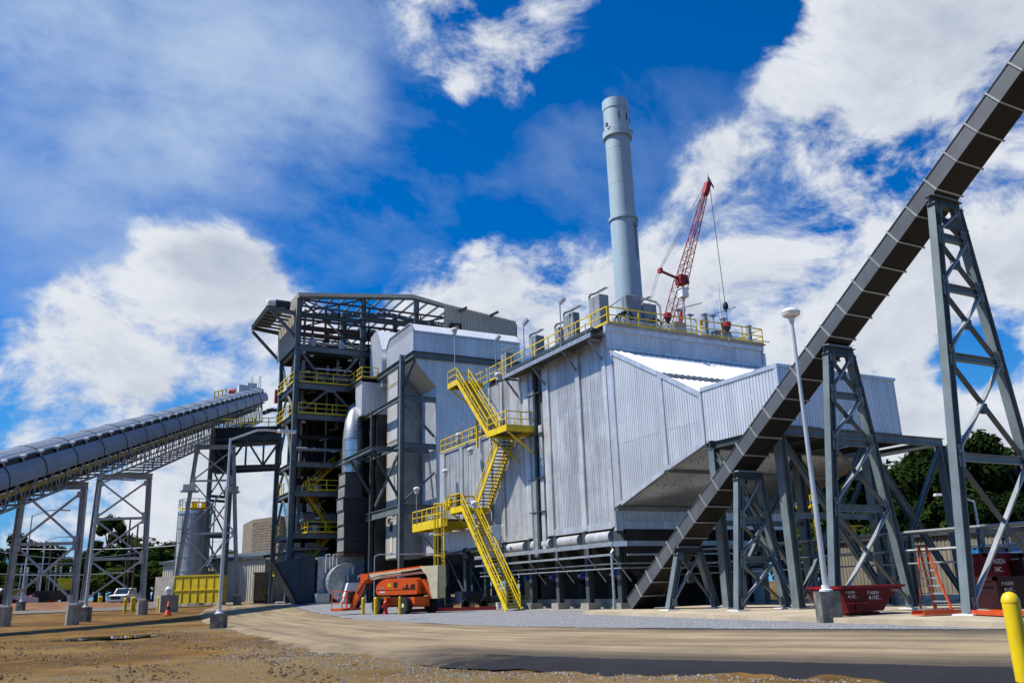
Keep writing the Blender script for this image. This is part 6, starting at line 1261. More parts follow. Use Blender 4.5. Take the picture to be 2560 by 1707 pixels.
def contbox(x0, x1, y0, y1, z0, z1, m, name, label, cat, extra=None):
    t = thing(name, label, cat, ((x0 + x1) / 2, (y0 + y1) / 2, z0)); obj('lid_panel', MB().box(x0 - .03, x1 + .03, y0 - .03, y1, z1 - .3, z1), m, t) if m != 'bcont' else obj('shell', MB().corr((x0, y0, 0), (1, 0, 0), x1 - x0, z0, z1, (0, -1, 0), .28, .04).corr((x0, y1, 0), (0, -1, 0), y1 - y0, z0, z1, (-1, 0, 0), .28, .04), m, t)
    obj('core', MB().box(x0 + .02, x1, y0 + .02, y1, z0, z1 - .02), m, t); obj('frame', MB().box(x0 - .06, x1 + .06, y0 - .06, y0 + .02, z1 - .12, z1 + .02).box(x0 - .06, x0 + .02, y0 - .06, y1, z1 - .12, z1 + .02).box(x0 - .06, x0 + .06, y0 - .06, y0 + .06, z0, z1), m, t); return t
M['maroon'] = mat('maroon_paint', (.035, .007, .009), .6, 0, .2, 2, spec=.25)
t = contbox(.35, 2.2, -22.1, -21.2, .2, 1.25, 'maroon', 'tool_chest', 'low dark maroon job box with white lettering behind the tallest trestle', 'job box')
text('lettering', 'FAGEN', (.62, -22.16, .98), (1, 0, 0), (0, 0, 1), .10, 'inkw', t, .1); text('lettering', '*INC.', (.70, -22.16, .78), (1, 0, 0), (0, 0, 1), .11, 'inkw', t, .1)
t = contbox(2.9, 4.3, -20.2, -19.5, .2, 2.12, 'darkred', 'tool_container', 'red tool container with white lettering standing before the blue container', 'container')
text('lettering', 'FAGEN', (3.05, -20.27, 1.75), (1, 0, 0), (0, 0, 1), .16, 'inkw', t, .14); text('lettering', 'INC.', (3.2, -20.27, 1.45), (1, 0, 0), (0, 0, 1), .16, 'inkw', t, .12)
t = contbox(4.5, 7.6, -20.6, -19.9, .2, 2.10, 'maroon', 'tool_trailer', 'dark maroon tool trailer with silver lamp at the right edge', 'trailer')
text('lettering', 'FAGEN', (4.7, -20.67, 1.82), (1, 0, 0), (0, 0, 1), .13, 'inkw', t, .12); text('lettering', '*INC.', (4.8, -20.67, 1.60), (1, 0, 0), (0, 0, 1), .13, 'inkw', t, .12); obj('lamp_box', MB().box(5.2, 5.7, -20.8, -20.66, 1.05, 1.5).box(5.28, 5.62, -20.83, -20.8, 1.1, 1.45), 'silver', t); obj('roof_cover', MB().box(4.4, 7.7, -20.7, -19.8, 2.12, 2.18), 'white', t)
contbox(14, 22, -13, -12, .2, 2.8, 'bcont', 'shipping_container', 'bright blue ribbed shipping container beyond the red tool container', 'container')
M['tan2'] = mat('dark_streaked_tan_siding', (.27, .25, .19), .6, .0, .12, .6, streak=.2)  # darker copy of the tan, with faint streaks
t = thing('tan_shed', 'low tan ribbed metal shed behind the duct support frame', 'shed', (35, 4, .1))
for k in range(6): obj('wall_sheet', MB().corr((30, 12 - 2.7 * k, 0), (0, -1, 0), 2.7, .0, 4.25, (-1, 0, 0), .35, .05), 'tan2', t)
obj('roof', MB().box(29.7, 42, -4.4, 12.2, 4.25, 4.45), 'steeld', t); obj('core', MB().box(30.1, 41.8, -4.1, 12, .0, 4.2), 'tan2', t); obj('end_sheet', MB().corr((30, -4.2, 0), (1, 0, 0), 12, .0, 4.25, (0, -1, 0), .35, .05), 'tan2', t); obj('wall_lamp', MB().box(29.5, 29.9, -1.6, -.7, 2.4, 2.8), 'white', t); obj('dark_door', MB().box(29.86, 29.92, 4.0, 6.0, .0, 3.0), 'black', t)
# pipe rack
pr_ = thing('pipe_rack', 'low galvanised pipe rack crossing behind the trestles at right', 'pipe rack', (5, -15, .2))
for y in (-5, -10, -14.5, -19, -24, -30): obj('post', MB().ib((4.6, y, .2), (4.6, y, 3.2), .22, .2), 'steel', pr_); obj('post', MB().ib((6.2, y, .2), (6.2, y, 3.2), .22, .2), 'steel', pr_); obj('cross_beam', MB().ib((4.4, y, 3.05), (6.4, y, 3.05), .2, .16), 'steel', pr_); obj('cross_beam', MB().ib((4.4, y, 2.3), (6.4, y, 2.3), .2, .16), 'steel', pr_)
for x, z, r, m in ((4.6, 3.24, .06, 'steelg'), (4.95, 3.24, .05, 'galv'), (5.4, 3.26, .08, 'steeld'), (5.9, 3.22, .05, 'galv'), (4.6, 2.46, .05, 'galv'), (5.0, 2.47, .06, 'steelg'), (5.6, 2.46, .05, 'steeld'), (4.5, 1.9, .04, 'steelg')): obj('pipe', MB().path([(x, 4, z), (x, -12, z), (x, -24, z), (x, -40, z)], r, 8), m, pr_, smooth=True)
t = thing('valve_station', 'small yellow topped pipe standing on the rack', 'valve', (4.8, -12.6, 3.3)); obj('valve', MB().tube((4.8, -12.6, 3.3), (4.8, -12.6, 3.7), .1, 8).box(4.5, 5.1, -12.9, -12.3, 3.7, 3.76), 'yellow', t)
t = thing('ladder_cage_tower', 'distant yellow caged ladder tower seen between the duct legs', 'ladder', (20, 5, 0))
for k in range(10): a = 6.283 * k / 10; obj('cage_strap', MB().bar((20.6 + .7 * math.cos(a), 5 + .7 * math.sin(a), 2), (20.6 + .7 * math.cos(a), 5 + .7 * math.sin(a), 10.7), .07), 'yellow', t)
for z in (2, 3.5, 5, 6.5, 8, 9.5, 10.7): obj('cage_hoop', MB().path([(20.6 + .7 * math.cos(6.283 * k / 16), 5 + .7 * math.sin(6.283 * k / 16), z) for k in range(17)], .07, 4), 'yellow', t)
for s in (-.25, .25): obj('ladder_stile', MB().bar((20.6 + s, 5.7, .2), (20.6 + s, 5.7, 11), .08), 'yellow', t)
t = thing('storage_silo', 'dark background silo and pump house behind duct legs', 'silo', (12, 2, 0)); obj('shell', MB().lathe([(1.2, 0), (1.2, 6.2), (.9, 6.6)], (15, 6, 0), 20), 'steelg', t, smooth=True); obj('ladder', MB().bar((13.75, 6, .2), (13.75, 6, 6.4), .1, .3), 'yellow', t)
t = thing('orange_patch', 'small orange cover hanging in the shade under the duct', 'patch', (3.0, -3.4, 1.4)); obj('orange_piece', MB().add([(3.0, -3.5, 2.15), (3.18, -3.55, 2.2), (3.36, -3.5, 1.8), (3.2, -3.45, 1.72), (3.0, -3.4, 2.15), (3.18, -3.45, 2.2), (3.36, -3.4, 1.8), (3.2, -3.35, 1.72)], [(0, 3, 2, 1), (4, 5, 6, 7), (0, 1, 5, 4), (1, 2, 6, 5), (2, 3, 7, 6), (3, 0, 4, 7)]), 'cone', t)  # unidentified orange spot, built as a small folded piece
# ---------------------------------------------------------------- background: bearings taken from the photo, real distances
def far_at(u, dist, v=1490):
    d = pix_dir(u, v); h = math.hypot(d.x, d.y); x = CAM.x + d.x / h * dist; y = CAM.y + d.y / h * dist; return x, y, gz(x, y)
def far_lamp(u, dist, h, top, label):
    x, y, z = far_at(u, dist); lamp_post(x, y, z, .9, h, top, label, r=.12)
far_lamp(55, 104, 9.6, (2.6, .4), 'lamp post on orange mound behind the nearest conveyor bent'); far_lamp(97, 150, 9.4, (2.6, .6), 'farther lamp post between the legs of the nearest conveyor bent'); far_lamp(217, 68, 9.4, (1.5, .3), 'lamp post just left of the middle conveyor bent')
# bollards by the truck
for u, d, lab in ((315, 80, 'yellow bollard before the white truck'), (332, 84, 'yellow bollard right of the white truck front'), (337, 84.5, 'rear yellow bollard right of the white truck front'), (249, 112, 'left yellow bollard of the pair left of the white truck'), (254, 112.5, 'right yellow bollard of the pair left of the white truck'), (352, 100, 'yellow bollard right of the white truck'), (398, 82, 'yellow bollard beside the blue drum'), (413, 80, 'yellow bollard between blue drum and yellow enclosure')):
    x, y, z = far_at(u, d); bollard(x, y, z, lab, 1.1, .13, 'distant yellow bollards')
x, y, z = far_at(423, 72); t = thing('traffic_cone', 'orange traffic cone near the middle conveyor bent', 'cone', (x, y, z)); obj('cone', MB().lathe([(.24, .04), (.05, 1.0), (.03, 1.02)], (x, y, z), 14), 'cone', t, smooth=True); obj('foot', MB().box(x - .3, x + .3, y - .3, y + .3, z - .02, z + .04), 'cone', t); obj('stripe', MB().lathe([(.165, .42), (.12, .66)], (x, y, z), 14), 'black', t, smooth=True)
x, y, z = far_at(406, 84); t = thing('oil_drum', 'blue drum standing left of the yellow enclosure', 'drum', (x, y, z)); obj('shell', MB().lathe([(.36, 0), (.38, .03), (.36, .3), (.38, .33), (.36, .62), (.38, .65), (.36, .95), (.3, .97)], (x, y, z), 16), 'bcont', t, smooth=True)
x, y, z = far_at(409, 82); t = thing('red_post', 'dark red post beside the blue drum', 'post', (x, y, z)); obj('post', MB().lathe([(.14, 0), (.14, 1.0), (.18, 1.05), (.1, 1.2)], (x, y, z), 10), 'hyd', t, smooth=True)
x, y, z = far_at(420, 79); t = thing('gas_meter', 'pale concrete block with white instrument by the yellow enclosure', 'block', (x, y, z)); obj('block', MB().box(x - .6, x + .8, y - .5, y + .5, z - .1, z + 1.3), 'conc', t); obj('instrument', MB().lathe([(.15, 0), (.28, .2), (.28, .5), (.1, .7)], (x, y, z + 1.3), 10), 'white', t, smooth=True)
# pickup truck seen from the front
def truck(u, dist):
    x, y, z = far_at(u, dist); t = thing('pickup_truck', 'white pickup truck facing the camera left of the tan building', 'truck', (x, y, z)); f = Vector((CAM.x - x, CAM.y - y, 0)).normalized(); f = Matrix.Rotation(R(-22), 3, 'Z') @ f; s = Vector((-f.y, f.x, 0)); O = Vector((x, y, z))
    q = lambda a, b, c: O + f * a + s * b + V(0, 0, c)
    def hull(pts, w, w2=None): w2 = w2 or w; n = len(pts); return MB().add([q(a, -w, c) for a, c in pts] + [q(a, w2, c) for a, c in pts], [(i, (i + 1) % n, n + (i + 1) % n, n + i) for i in range(n)] + [tuple(range(n))[::-1], tuple(range(n, 2 * n))])
    obj('body', hull([(2.8, .5), (2.85, 1.05), (1.5, 1.2), (-2.9, 1.25), (-2.9, .55)], 1.0), 'white', t); c = obj('cab', hull([(1.5, 1.2), (.75, 1.92), (-.9, 1.95), (-1.1, 1.25)], .86), 'white', t)
    obj('windscreen', MB().add([q(1.47, -.78, 1.26), q(1.47, .78, 1.26), q(.82, .70, 1.88), q(.82, -.70, 1.88)], [(0, 1, 2, 3)]), 'glass', c); obj('side_window', MB().add([q(1.2, -.87, 1.3), q(-.8, -.87, 1.3), q(-.7, -.87, 1.8), q(.75, -.87, 1.8)], [(0, 1, 2, 3)]).add([q(1.2, .87, 1.3), q(-.8, .87, 1.3), q(-.7, .87, 1.8), q(.75, .87, 1.8)], [(0, 3, 2, 1)]), 'glass', c)
    obj('grille', MB().add([q(2.87, -.55, .62), q(2.87, .55, .62), q(2.89, .55, 1.0), q(2.89, -.55, 1.0)], [(0, 1, 2, 3)]), 'black', t); obj('bumper', hull([(2.85, .4), (3.0, .42), (3.0, .62), (2.85, .62)], 1.0), 'silver', t)
    for b in (-.78, .78): obj('headlight', MB().add([q(2.88, b - .18, .78), q(2.88, b + .18, .78), q(2.89, b + .18, 1.0), q(2.89, b - .18, 1.0)], [(0, 1, 2, 3)]), 'lens', t)
    for a in (1.75, -1.8):
        for b in (-.9, .9): w = obj('wheel', MB().lathe([(.2, -.12), (.4, -.13), (.42, 0), (.4, .13), (.2, .12)], q(a, b, .42), 18, s), 'rubber', t, smooth=True); obj('rim', MB().lathe([(.22, -.135), (.02, -.135)], q(a, b, .42), 14, s if b < 0 else -s), 'silver', w)
truck(314, 118)
# yellow containment, silo, tan building, block walls
yc = thing('yellow_enclosure', 'bright yellow panelled enclosure on short legs below the steel silo', 'enclosure', (-14.5, 60, .8)); a, b = Vector((*far_at(434, 96)[:2], 0)), Vector((*far_at(552, 93)[:2], 0)); n = 6; zz0 = gz(a.x, a.y)
back = Vector((.3, .95, 0)) * 4
for k in range(n):
    p, q_ = a.lerp(b, k / n), a.lerp(b, (k + 1) / n); obj('panel', MB().ext([p + V(0, 0, zz0 + .35), q_ + V(0, 0, zz0 + .35), q_ + V(0, 0, zz0 + 3.0), p + V(0, 0, zz0 + 3.0)], back.normalized() * .06), 'yellow', yc); obj('stiffener', MB().bar(p + V(0, 0, zz0) - back.normalized() * .06, p + V(0, 0, zz0 + 3.0) - back.normalized() * .02, .07, .06), 'yellow', yc); obj('leg', MB().bar(p + V(0, .3, zz0 - .1), p + V(0, .3, zz0 + .4), .12), 'yellow', yc)
obj('top_rail', MB().bar(a + V(0, 0, zz0 + 3.0), b + V(0, 0, zz0 + 3.0), .14, .12), 'yellow', yc); obj('mid_rail', MB().bar(a + V(0, -.05, zz0 + 1.6), b + V(0, -.05, zz0 + 1.6), .08, .1), 'yellow', yc)
obj('end_panel', MB().ext([b + V(0, 0, zz0 + .35), b + back + V(0, 0, zz0 + .35), b + back + V(0, 0, zz0 + 3), b + V(0, 0, zz0 + 3)], (.06, 0, 0)), 'yellow', yc)
sx, sy, sz = far_at(474, 118); si = thing('steel_silo', 'cylindrical steel silo with orange railed top left of the boiler', 'silo', (sx, sy, sz)); sz = 0
for k in range(6): obj('shell_ring', MB().lathe([(2.0, 1.2 + k * 1.75), (2.0, 2.92 + k * 1.75), (2.06, 2.92 + k * 1.75), (2.06, 2.95 + k * 1.75)], (sx, sy, sz), 28), 'silo', si, smooth=True)
obj('top_band', MB().lathe([(2.0, 11.7), (2.12, 11.72), (2.12, 12.1), (1.9, 12.3)], (sx, sy, sz), 28), 'silver', si, smooth=True); obj('deck_edge', MB().lathe([(1.8, 12.2), (2.05, 12.2), (2.05, 12.45), (1.8, 12.45)], (sx, sy, sz), 24), 'yellow', si); obj('neck', MB().lathe([(1.75, 12.0), (1.75, 12.3)], (sx, sy, sz), 24), 'silo', si, smooth=True)
obj('top_rail', railing(MB(), [(sx + 2.1 * math.cos(6.283 * k / 12), sy + 2.1 * math.sin(6.283 * k / 12), 12.45) for k in range(12)], 1.1, False, .04, 1.2, True), 'galv', si); obj('vent', MB().box(sx - .6, sx + .1, sy - .3, sy + .3, 12.4, 13.4).box(sx + .6, sx + 1.2, sy - .3, sy + .3, 12.4, 13.3), 'yellow', si); obj('ladder', MB().bar((sx + 2.2, sy - .8, 1), (sx + 2.2, sy - .8, 14), .1, .4).bar((sx - 2.2, sy - .9, 1), (sx - 2.2, sy - .9, 12), .1, .1), 'galv', si); obj('skirt', MB().lathe([(1.95, 0), (1.95, 1.3)], (sx, sy, sz), 24), 'dark', si)
tb = thing('tan_building', 'low tan metal building with dark roof edge behind the silo', 'building', (-14, 85, 1)); ax_, ay_, az_ = far_at(402, 128); bx_, by_, bz_ = far_at(660, 112); A_ = Vector((ax_, ay_, 0)); B_ = Vector((bx_, by_, 0)); u_ = (B_ - A_).normalized(); L_ = (B_ - A_).length; n_ = Vector((u_.y, -u_.x, 0))
for k in range(6): obj('wall_sheet', MB().corr(A_ + u_ * (L_ * k / 6), u_, L_ / 6, .5, 6.0, n_, .45, .06), 'tan', tb)
obj('core', MB().ext([A_ - n_ * .05, B_ - n_ * .05, B_ - n_ * 12, A_ - n_ * 12], (0, 0, 5.8)), 'tan', tb); obj('roof_edge', MB().ext([A_ + n_ * .4 - u_ * .4 + V(0, 0, 5.9), B_ + n_ * .4 + V(0, 0, 5.9), B_ - n_ * 6 + V(0, 0, 6.8), A_ - n_ * 6 - u_ * .4 + V(0, 0, 6.8)], (0, 0, .35)), 'steeld', tb); wall_l = A_ - u_ * 0.02
obj('end_wall', MB().corr(A_ - n_ * 12, n_, 12, .5, 6.2, -u_, .45, .06), 'tan', tb); obj('door', MB().ext([A_ - n_ * 4 - u_ * .08 + V(0, 0, .6), A_ - n_ * 5.2 - u_ * .08 + V(0, 0, .6), A_ - n_ * 5.2 - u_ * .08 + V(0, 0, 2.9), A_ - n_ * 4 - u_ * .08 + V(0, 0, 2.9)], -u_ * .03), 'white', tb)
t = thing('concrete_wall', 'pale concrete retaining wall before the tan building', 'wall', (*far_at(410, 108)[:2], 1)); p0 = Vector((*far_at(385, 110)[:2], 0)); p1 = Vector((*far_at(470, 104)[:2], 0)); obj('wall', MB().ext([p0 + V(0, 0, .6), p1 + V(0, 0, .6), p1 + V(0, 0, 3.9), p0 + V(0, 0, 3.9)], (.1, .3, 0)), 'conc', t)
# split block building: courses of blocks
bb = thing('block_building', 'brown split block building seen behind the tan building', 'building', (*far_at(650, 150)[:2], 1)); bA = Vector((*far_at(622, 150)[:2], 0)); bB = Vector((*far_at(692, 143)[:2], 0)); bC = Vector((*far_at(598, 160)[:2], 0))
obj('core', MB().ext([bA + V(0, 0, .5), bB + V(0, 0, .5), bB + V(8, 12, .5), bC + V(0, 0, .5)], (0, 0, 13.2)), 'brick', bb)
u_ = (bB - bA).normalized(); n_ = Vector((u_.y, -u_.x, 0)); blk = MB().ext([Vector((0, 0, 0)), Vector((.76, 0, 0)), Vector((.76, 0, .36)), Vector((0, 0, .36))], Vector((0, -.08, 0))).mesh('block')
rotz = math.atan2(u_.y, u_.x); L_ = (bB - bA).length; cnt = 0
for r in range(18):
    for c in range(int(L_ / .8)):
        o = obj('block', blk, 'brick', bb); p = bA + u_ * (c * .8 + (.4 if r % 2 else 0)) + n_ * (.02 + .05 * random.random()) + V(0, 0, 13.3 - (r + 1) * .42); o.matrix_parent_inverse = Matrix(); o.matrix_local = Matrix.Translation(-Vector(bb.location)) @ Matrix.Translation(p) @ Matrix.Rotation(rotz, 4, 'Z'); cnt += 1
ck = thing('shipping_crate', 'tall brown plywood crate on dark skids left of the intake hood', 'crate', (-9, 52, .6)); cx_, cy_, cz_ = far_at(660, 101); cu = Vector((.98, -.2, 0)); cn = Vector((-.2, -.98, 0)); cz_ = .55
O_ = Vector((cx_, cy_, cz_))
for k in range(6): obj('board', MB().ext([O_ + cu * (-1.15 + k * .385) + V(0, 0, .45), O_ + cu * (-.78 + k * .385) + V(0, 0, .45), O_ + cu * (-.78 + k * .385) + V(0, 0, 3.3), O_ + cu * (-1.15 + k * .385) + V(0, 0, 3.3)], cn * .04), 'wood', ck)
obj('case', MB().ext([O_ + cu * -1.15 + V(0, 0, .45), O_ + cu * 1.15 + V(0, 0, .45), O_ + cu * 1.15 + V(0, 0, 3.3), O_ + cu * -1.15 + V(0, 0, 3.3)], -cn * 2), 'wood', ck); obj('lid', MB().ext([O_ + cu * -1.25 + cn * .1 + V(0, 0, 3.3), O_ + cu * 1.25 + cn * .1 + V(0, 0, 3.3), O_ + cu * 1.25 - cn * 2.1 + V(0, 0, 3.3), O_ + cu * -1.25 - cn * 2.1 + V(0, 0, 3.3)], (0, 0, .12)), 'wood', ck); obj('skid', MB().ext([O_ + cu * -1.1 + cn * .05, O_ + cu * 1.2 + cn * .05, O_ + cu * 1.2 - cn * 2, O_ + cu * -1.1 - cn * 2], (0, 0, .45)), 'black', ck)
for k, (u, d) in enumerate(((669, 98.5),)):
    x, y, z = far_at(u, d); t = thing('potted_plant', 'small green plant in dark pot before the plywood crate', 'plant', (x, y, z)); obj('pot', MB().lathe([(.3, 0), (.42, .9), (.46, .92)], (x, y, z), 12), 'black', t, smooth=True); mb = MB()
    for q in range(60): a = random.random() * 6.283; r_ = random.random() * .6; p = Vector((x + r_ * math.cos(a), y + r_ * math.sin(a), z + 1.0 + random.random() * .7)); mb.add([p, p + V(.2 * math.cos(a), .2 * math.sin(a), .1), p + V(.05, .12, .22)], [(0, 1, 2)])
    obj('leaves', mb, 'leaf', t)
# orange earth mound and plant vehicles at far left
M['clay'] = mat('orange_clay', (.26, .115, .042), .95, 0, .2, .6, bump=.4, bscale=2)
mx_, my_, mz_ = far_at(60, 112); mb = MB(); nn = 24
for j in range(9):
    for k in range(nn):
        r_ = j / 8; a = 6.283 * k / nn; x = mx_ + 17 * r_ * math.cos(a); y = my_ + 10 * r_ * math.sin(a); mb.v.append((x, y, gz(x, y) - .1 + .75 * (1 - r_ ** 2) ** 1.4 + .1 * mnoise.noise(Vector((x * .5, y * .5, 0)))))
for j in range(8):
    for k in range(nn): mb.f.append((j * nn + k, j * nn + (k + 1) % nn, (j + 1) * nn + (k + 1) % nn, (j + 1) * nn + k))
obj('earth_mound', mb, 'clay', kind='structure', label='low mound of orange clay at far left', smooth=True)
def car(u, dist, m, label, cat, name, rot, L=4.6, H=1.6):
    x, y, z = far_at(u, dist); t = thing(name, label, cat, (x, y, z), 'vehicles parked at far left'); f = Vector((math.cos(rot), math.sin(rot), 0)); s = Vector((-f.y, f.x, 0)); O = Vector((x, y, z)); q = lambda a, b, c: O + f * a * L / 4.6 + s * b + V(0, 0, c * H / 1.6)
    def hull(pts, w): n = len(pts); return MB().add([q(a, -w, c) for a, c in pts] + [q(a, w, c) for a, c in pts], [(i, (i + 1) % n, n + (i + 1) % n, n + i) for i in range(n)] + [tuple(range(n))[::-1], tuple(range(n, 2 * n))])
    obj('body', hull([(2.3, .35), (2.3, .75), (1.2, .95), (-2.2, 1.0), (-2.3, .4)], .88), m, t, smooth=True); c = obj('cabin', hull([(1.15, .93), (.5, 1.5), (-1.2, 1.55), (-1.9, .98)], .76), m, t); obj('window', hull([(.95, .99), (.45, 1.42), (-1.15, 1.46), (-1.6, 1.02)], .78), 'glass', c)
    for a in (1.45, -1.4):
        for b in (-.82, .82): obj('wheel', MB().lathe([(.1, -.1), (.33, -.1), (.33, .1), (.1, .1)], q(a, b, 0) + V(0, 0, .33), 14, s), 'rubber', t)
car(8, 112, 'darkred', 'dark red car half hidden at the left edge', 'car', 'parked_car', .3); car(55, 150, 'darkred', 'red car behind the mound lamp post', 'car', 'parked_car', .5); car(100, 155, 'hyd', 'bright red car beside the farther lamp post', 'car', 'parked_car', .2)
car(30, 118, 'white', 'white van roof behind the orange mound', 'van', 'parked_van', .35, 5.2, 2.3)
x, y, z = far_at(160, 150); t = thing('wheel_loader', 'dark loader with yellow cab beyond the nearest conveyor bent', 'loader', (x, y, z)); obj('body', MB().box(x - 4, x + 1.5, y - 1.2, y + 1.2, z + .7, z + 2.1), 'rust', t); obj('cab', MB().box(x - 1, x + .8, y - .9, y + .9, z + 2.1, z + 3.6).box(x - 1.2, x + 1.1, y - 1.1, y + 1.1, z + 3.6, z + 3.8), 'yellow', t)
for dx in (-3, 1): obj('wheel', MB().lathe([(.3, -.35), (.9, -.35), (.9, .35), (.3, .35)], (x + dx, y - 1.2, z + .9), 16, (0, 1, 0)), 'rubber', t)
# substation: gantries, poles, wires
ssn = thing('substation_gantry', 'galvanised substation gantry with insulators beyond the conveyor bents', 'gantry', (*far_at(80, 210)[:2], 1))
for u in (20, 45, 62, 90, 118, 132, 145, 170):
    x, y, z = far_at(u, 205); obj('gantry_post', MB().bar((x, y, z), (x, y, z + 8.2 - (u % 3)), .3), 'galv', ssn); obj('insulator', MB().lathe([(.12, 0), (.22, .3), (.12, .6), (.22, .9), (.12, 1.2)], (x, y, z + 6.2), 8), 'white', ssn)
xa, ya, za = far_at(10, 205); xb, yb, zb2 = far_at(175, 205); obj('gantry_beam', MB().bar((xa, ya, za + 8), (xb, yb, zb2 + 8), .25).bar((xa, ya, za + 6), (xb, yb, zb2 + 6), .18), 'galv', ssn)
for u, d, h, lab in ((308, 175, 15, 'dark wooden utility pole with crossarms behind the middle conveyor bent'), (316, 178, 12.5, 'shorter utility pole right of the tall one'), (329, 170, 13.6, 'utility pole with transformer seen through middle bent'), (114, 190, 11, 'slim pole left of the substation')):
    x, y, z = far_at(u, d); t = thing('utility_pole', lab, 'pole', (x, y, z), 'utility poles beyond the yard'); obj('pole', MB().tube((x, y, z - .3), (x, y, z + h), .2, 10, .14), 'bark', t, smooth=True)
    for k in range(2): obj('crossarm', MB().bar((x - 1.3, y, z + h * .62 - k), (x + 1.3, y, z + h * .62 - k), .14), 'bark', t)
    obj('insulator', MB().lathe([(.08, 0), (.14, .15), (.08, .3)], (x - 1.1, y, z + h * .62 + .07), 8).lathe([(.08, 0), (.14, .15), (.08, .3)], (x + 1.1, y, z + h * .62 + .07), 8), 'white', t)
def wire(u0, d0, z0, u1, d1, z1, sag, lab):
    x0, y0, _ = far_at(u0, d0); x1, y1, _ = far_at(u1, d1); o = MB().path([(lerp(x0, x1, k / 12), lerp(y0, y1, k / 12), lerp(z0, z1, k / 12) - sag * 4 * (k / 12) * (1 - k / 12)) for k in range(13)], .055, 4); obj('power_line', o, 'galv', None, lab, 'power line', 'wires across the left background')
wire(-60, 160, 10.2, 560, 150, 10.4, .9, 'topmost thin wire crossing behind the conveyor bents'); wire(-60, 170, 6.6, 330, 170, 6.4, .6, 'lower wire below the treetops at left'); wire(-60, 150, 9.4, 330, 170, 9.6, 1.2, 'middle wire ending at the utility poles')
# ---------------------------------------------------------------- trees
def crown_mesh(name, n, seed, rx, rz, leaf, m):
    rnd = random.Random(seed); mb = MB(); cl = []
    for k in range(26):
        a = rnd.random() * 6.283; el = math.asin(rnd.uniform(-.75, 1)); r = rnd.uniform(.45, .95)
        cl.append((Vector((rx * r * math.cos(el) * math.cos(a), rx * r * math.cos(el) * math.sin(a), rz * r * math.sin(el))), rnd.uniform(.20, .40) * rx))
    for i in range(n):
        c, r = rnd.choice(cl); d = Vector((rnd.gauss(0, 1), rnd.gauss(0, 1), rnd.gauss(0, 1))).normalized(); p = c + d * r * (rnd.random() ** .35)
        up = (d + Vector((rnd.uniform(-.7, .7), rnd.uniform(-.7, .7), rnd.uniform(-.2, .9)))).normalized(); t = up.cross(Vector((rnd.random() - .5, rnd.random() - .5, rnd.random() - .5))).normalized(); b = up.cross(t); s = leaf * rnd.uniform(.5, 1.2)
        mb.add([p - t * s, p + b * s * .55, p + t * s, p - b * s * .55], [(0, 1, 2, 3)])
    me = mb.mesh(name); me.materials.append(M[m]); return me, cl
PROT = []
for k, (m, rx, rz) in enumerate((('leaf', 3.4, 4.0), ('leaf', 4.0, 3.6), ('leafd', 3.2, 4.8), ('leafd', 3.8, 4.2), ('leafd', 2.8, 5.2))):
    PROT.append(crown_mesh('crown', 4200 if m == 'leaf' else 7000, 11 + k, rx, rz, .34 if m == 'leaf' else .25, m) + (rx, rz))
def trunk_mesh(k, cl, rz):
    mb = MB(); rnd = random.Random(50 + k); h = rz * 1.25 + .6; mb.path([(0, 0, -h), (.1, .05, -h * .6), (-.05, .1, -h * .2), (.1, 0, rz * .5)], [.34, .27, .2, .08], 8)
    for c, r in cl[:11]: z0 = rnd.uniform(-h * .45, 0); mb.path([(0, 0, z0), tuple(c * .5 + Vector((0, 0, z0 * .35))), tuple(c)], [.13, .08, .03], 5)
    me = mb.mesh('trunk', True); me.materials.append(M['bark']); return me, h
TR = [trunk_mesh(k, p[1], p[3]) for k, p in enumerate(PROT)]
def tree(u, dist, sc, k, label, group, rz=0, zoff=0):
    x, y, z = far_at(u, dist); me, cl, rx, rzz = PROT[k]; tm, h = TR[k]; loc = Vector((x, y, z + zoff)); t = thing('tree', label, 'tree', loc, group)
    for nm, mm in (('crown', me), ('trunk', tm)):
        o = bpy.data.objects.new(nm, mm); COL.objects.link(o); o.parent = t; o.location = (0, 0, h * sc[1]); o.scale = (sc[0], sc[0], sc[1]); o.rotation_euler = (0, 0, rz)
LT_ = [(-30, 235, 1.5, 1.25, 0), (60, 240, 1.6, 1.55, 2), (115, 245, 1.4, 1.45, 3), (20, 250, 1.5, 1.0, 1), (160, 240, 1.5, 1.15, 1), (200, 235, 1.5, 1.2, 0), (258, 190, 1.1, 1.45, 4), (240, 215, 1.2, 1.15, 3), (300, 200, 1.5, 1.35, 0), (340, 195, 1.7, 1.45, 1), (370, 200, 1.4, 1.25, 3), (410, 210, 1.4, 1.2, 2), (445, 205, 1.2, 1.1, 0), (130, 225, 1.3, .75, 1), (185, 215, 1.2, .75, 0), (285, 185, 1.2, .8, 1), (325, 182, 1.1, .7, 3), (385, 185, 1.2, .75, 0), (75, 220, 1.2, .8, 3), (575, 230, 1.3, 1.2, 0), (600, 240, 1.2, 1.0, 1), (0, 215, 1.1, .6, 0), (-70, 240, 1.5, 1.1, 2), (430, 230, 1.2, .9, 3)]
names = ['leftmost', 'second', 'third', 'fourth', 'fifth', 'sixth', 'seventh', 'eighth', 'ninth', 'tenth', 'eleventh', 'twelfth', 'thirteenth', 'fourteenth', 'fifteenth', 'sixteenth', 'seventeenth', 'eighteenth', 'nineteenth', 'twentieth', 'twenty-first', 'twenty-second', 'twenty-third', 'twenty-fourth']
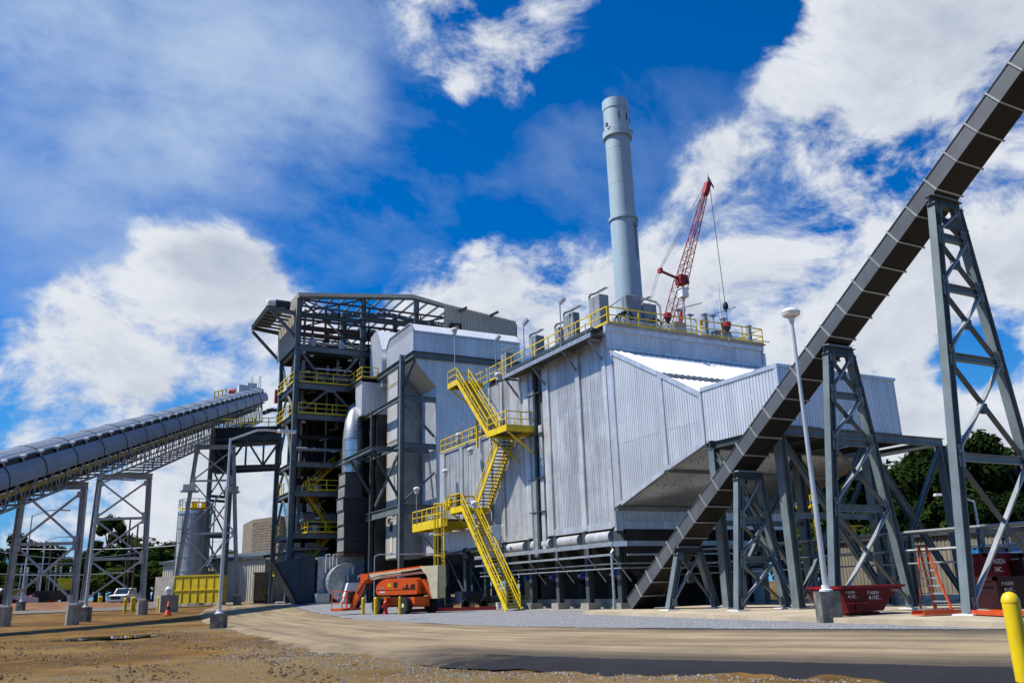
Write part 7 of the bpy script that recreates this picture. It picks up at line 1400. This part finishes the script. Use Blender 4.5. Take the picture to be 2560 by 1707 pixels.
for i, tt in enumerate(sorted(LT_, key=lambda q: q[0])):
    u, d, a, b, k = tt; what = {0: 'full green', 1: 'broad green', 2: 'dark upright', 3: 'dark rounded', 4: 'narrow tall'}[k]
    tree(u, d, (a * 1.3, b), k, '%s tree on the left skyline, %s counting from the left edge' % (what, names[i]) if i else '%s tree at the very left of the left skyline' % what, 'trees beyond the left yard', i * 1.3)
RT_ = [(1965, 105, 1.25, 1.3, 2), (2010, 112, 1.3, 1.35, 3), (2060, 108, 1.2, 1.2, 0), (2110, 104, 1.25, 1.45, 3), (2165, 110, 1.4, 1.5, 2), (2215, 106, 1.4, 1.5, 3), (2265, 112, 1.4, 1.4, 2), (2300, 108, 1.4, 1.6, 3), (2355, 104, .95, 1.36, 4), (2405, 100, 1.4, 1.55, 3), (2440, 108, 1.4, 1.5, 2), (2490, 98, 1.3, 1.65, 3), (2545, 100, 1.3, 1.45, 2), (2600, 98, 1.4, 1.6, 3), (2660, 104, 1.4, 1.5, 2), (2140, 96, 1.1, .95, 0), (2330, 94, 1.1, .9, 3), (2440, 92, 1.2, 1.0, 0), (2030, 98, 1.0, .8, 0), (2520, 90, 1.2, .95, 3)]
for i, tt in enumerate(sorted(RT_, key=lambda q: q[0])):
    u, d, a, b, k = tt; what = {0: 'leafy green', 2: 'dark upright', 3: 'dark rounded', 4: 'slim tall'}[k]
    tree(u, d, (a, b), k, '%s tree of the right hand wood, %s counting from the duct' % (what, names[i] if i else 'first'), 'trees beyond the duct frame', i * 1.7)
# ridge of far woodland closing the horizon
mb = MB(); rnd = random.Random(3)
for i in range(26000):
    a = rnd.random(); u = R(28.3 + lerp(-75, 75, a)); r = rnd.uniform(330, 400); x = CAM.x + r * math.sin(u); y = CAM.y + r * math.cos(u); hh = 13 + 4 * mnoise.noise(Vector((a * 40, 1, 1))) + 2 * mnoise.noise(Vector((a * 160, 1, 4))); z = gz(x, y) + rnd.random() ** .6 * hh
    t_ = Vector((rnd.gauss(0, 1), rnd.gauss(0, 1), rnd.gauss(0, .5))).normalized() * 1.1; b_ = Vector((rnd.gauss(0, 1), rnd.gauss(0, 1), rnd.gauss(0, 1))).normalized() * .8; p = Vector((x, y, z)); mb.add([p - t_, p + b_, p + t_, p - b_], [(0, 1, 2, 3)])
obj('far_woodland', mb, 'leafd', None, 'far line of woods along the horizon', 'woodland', kind='stuff')
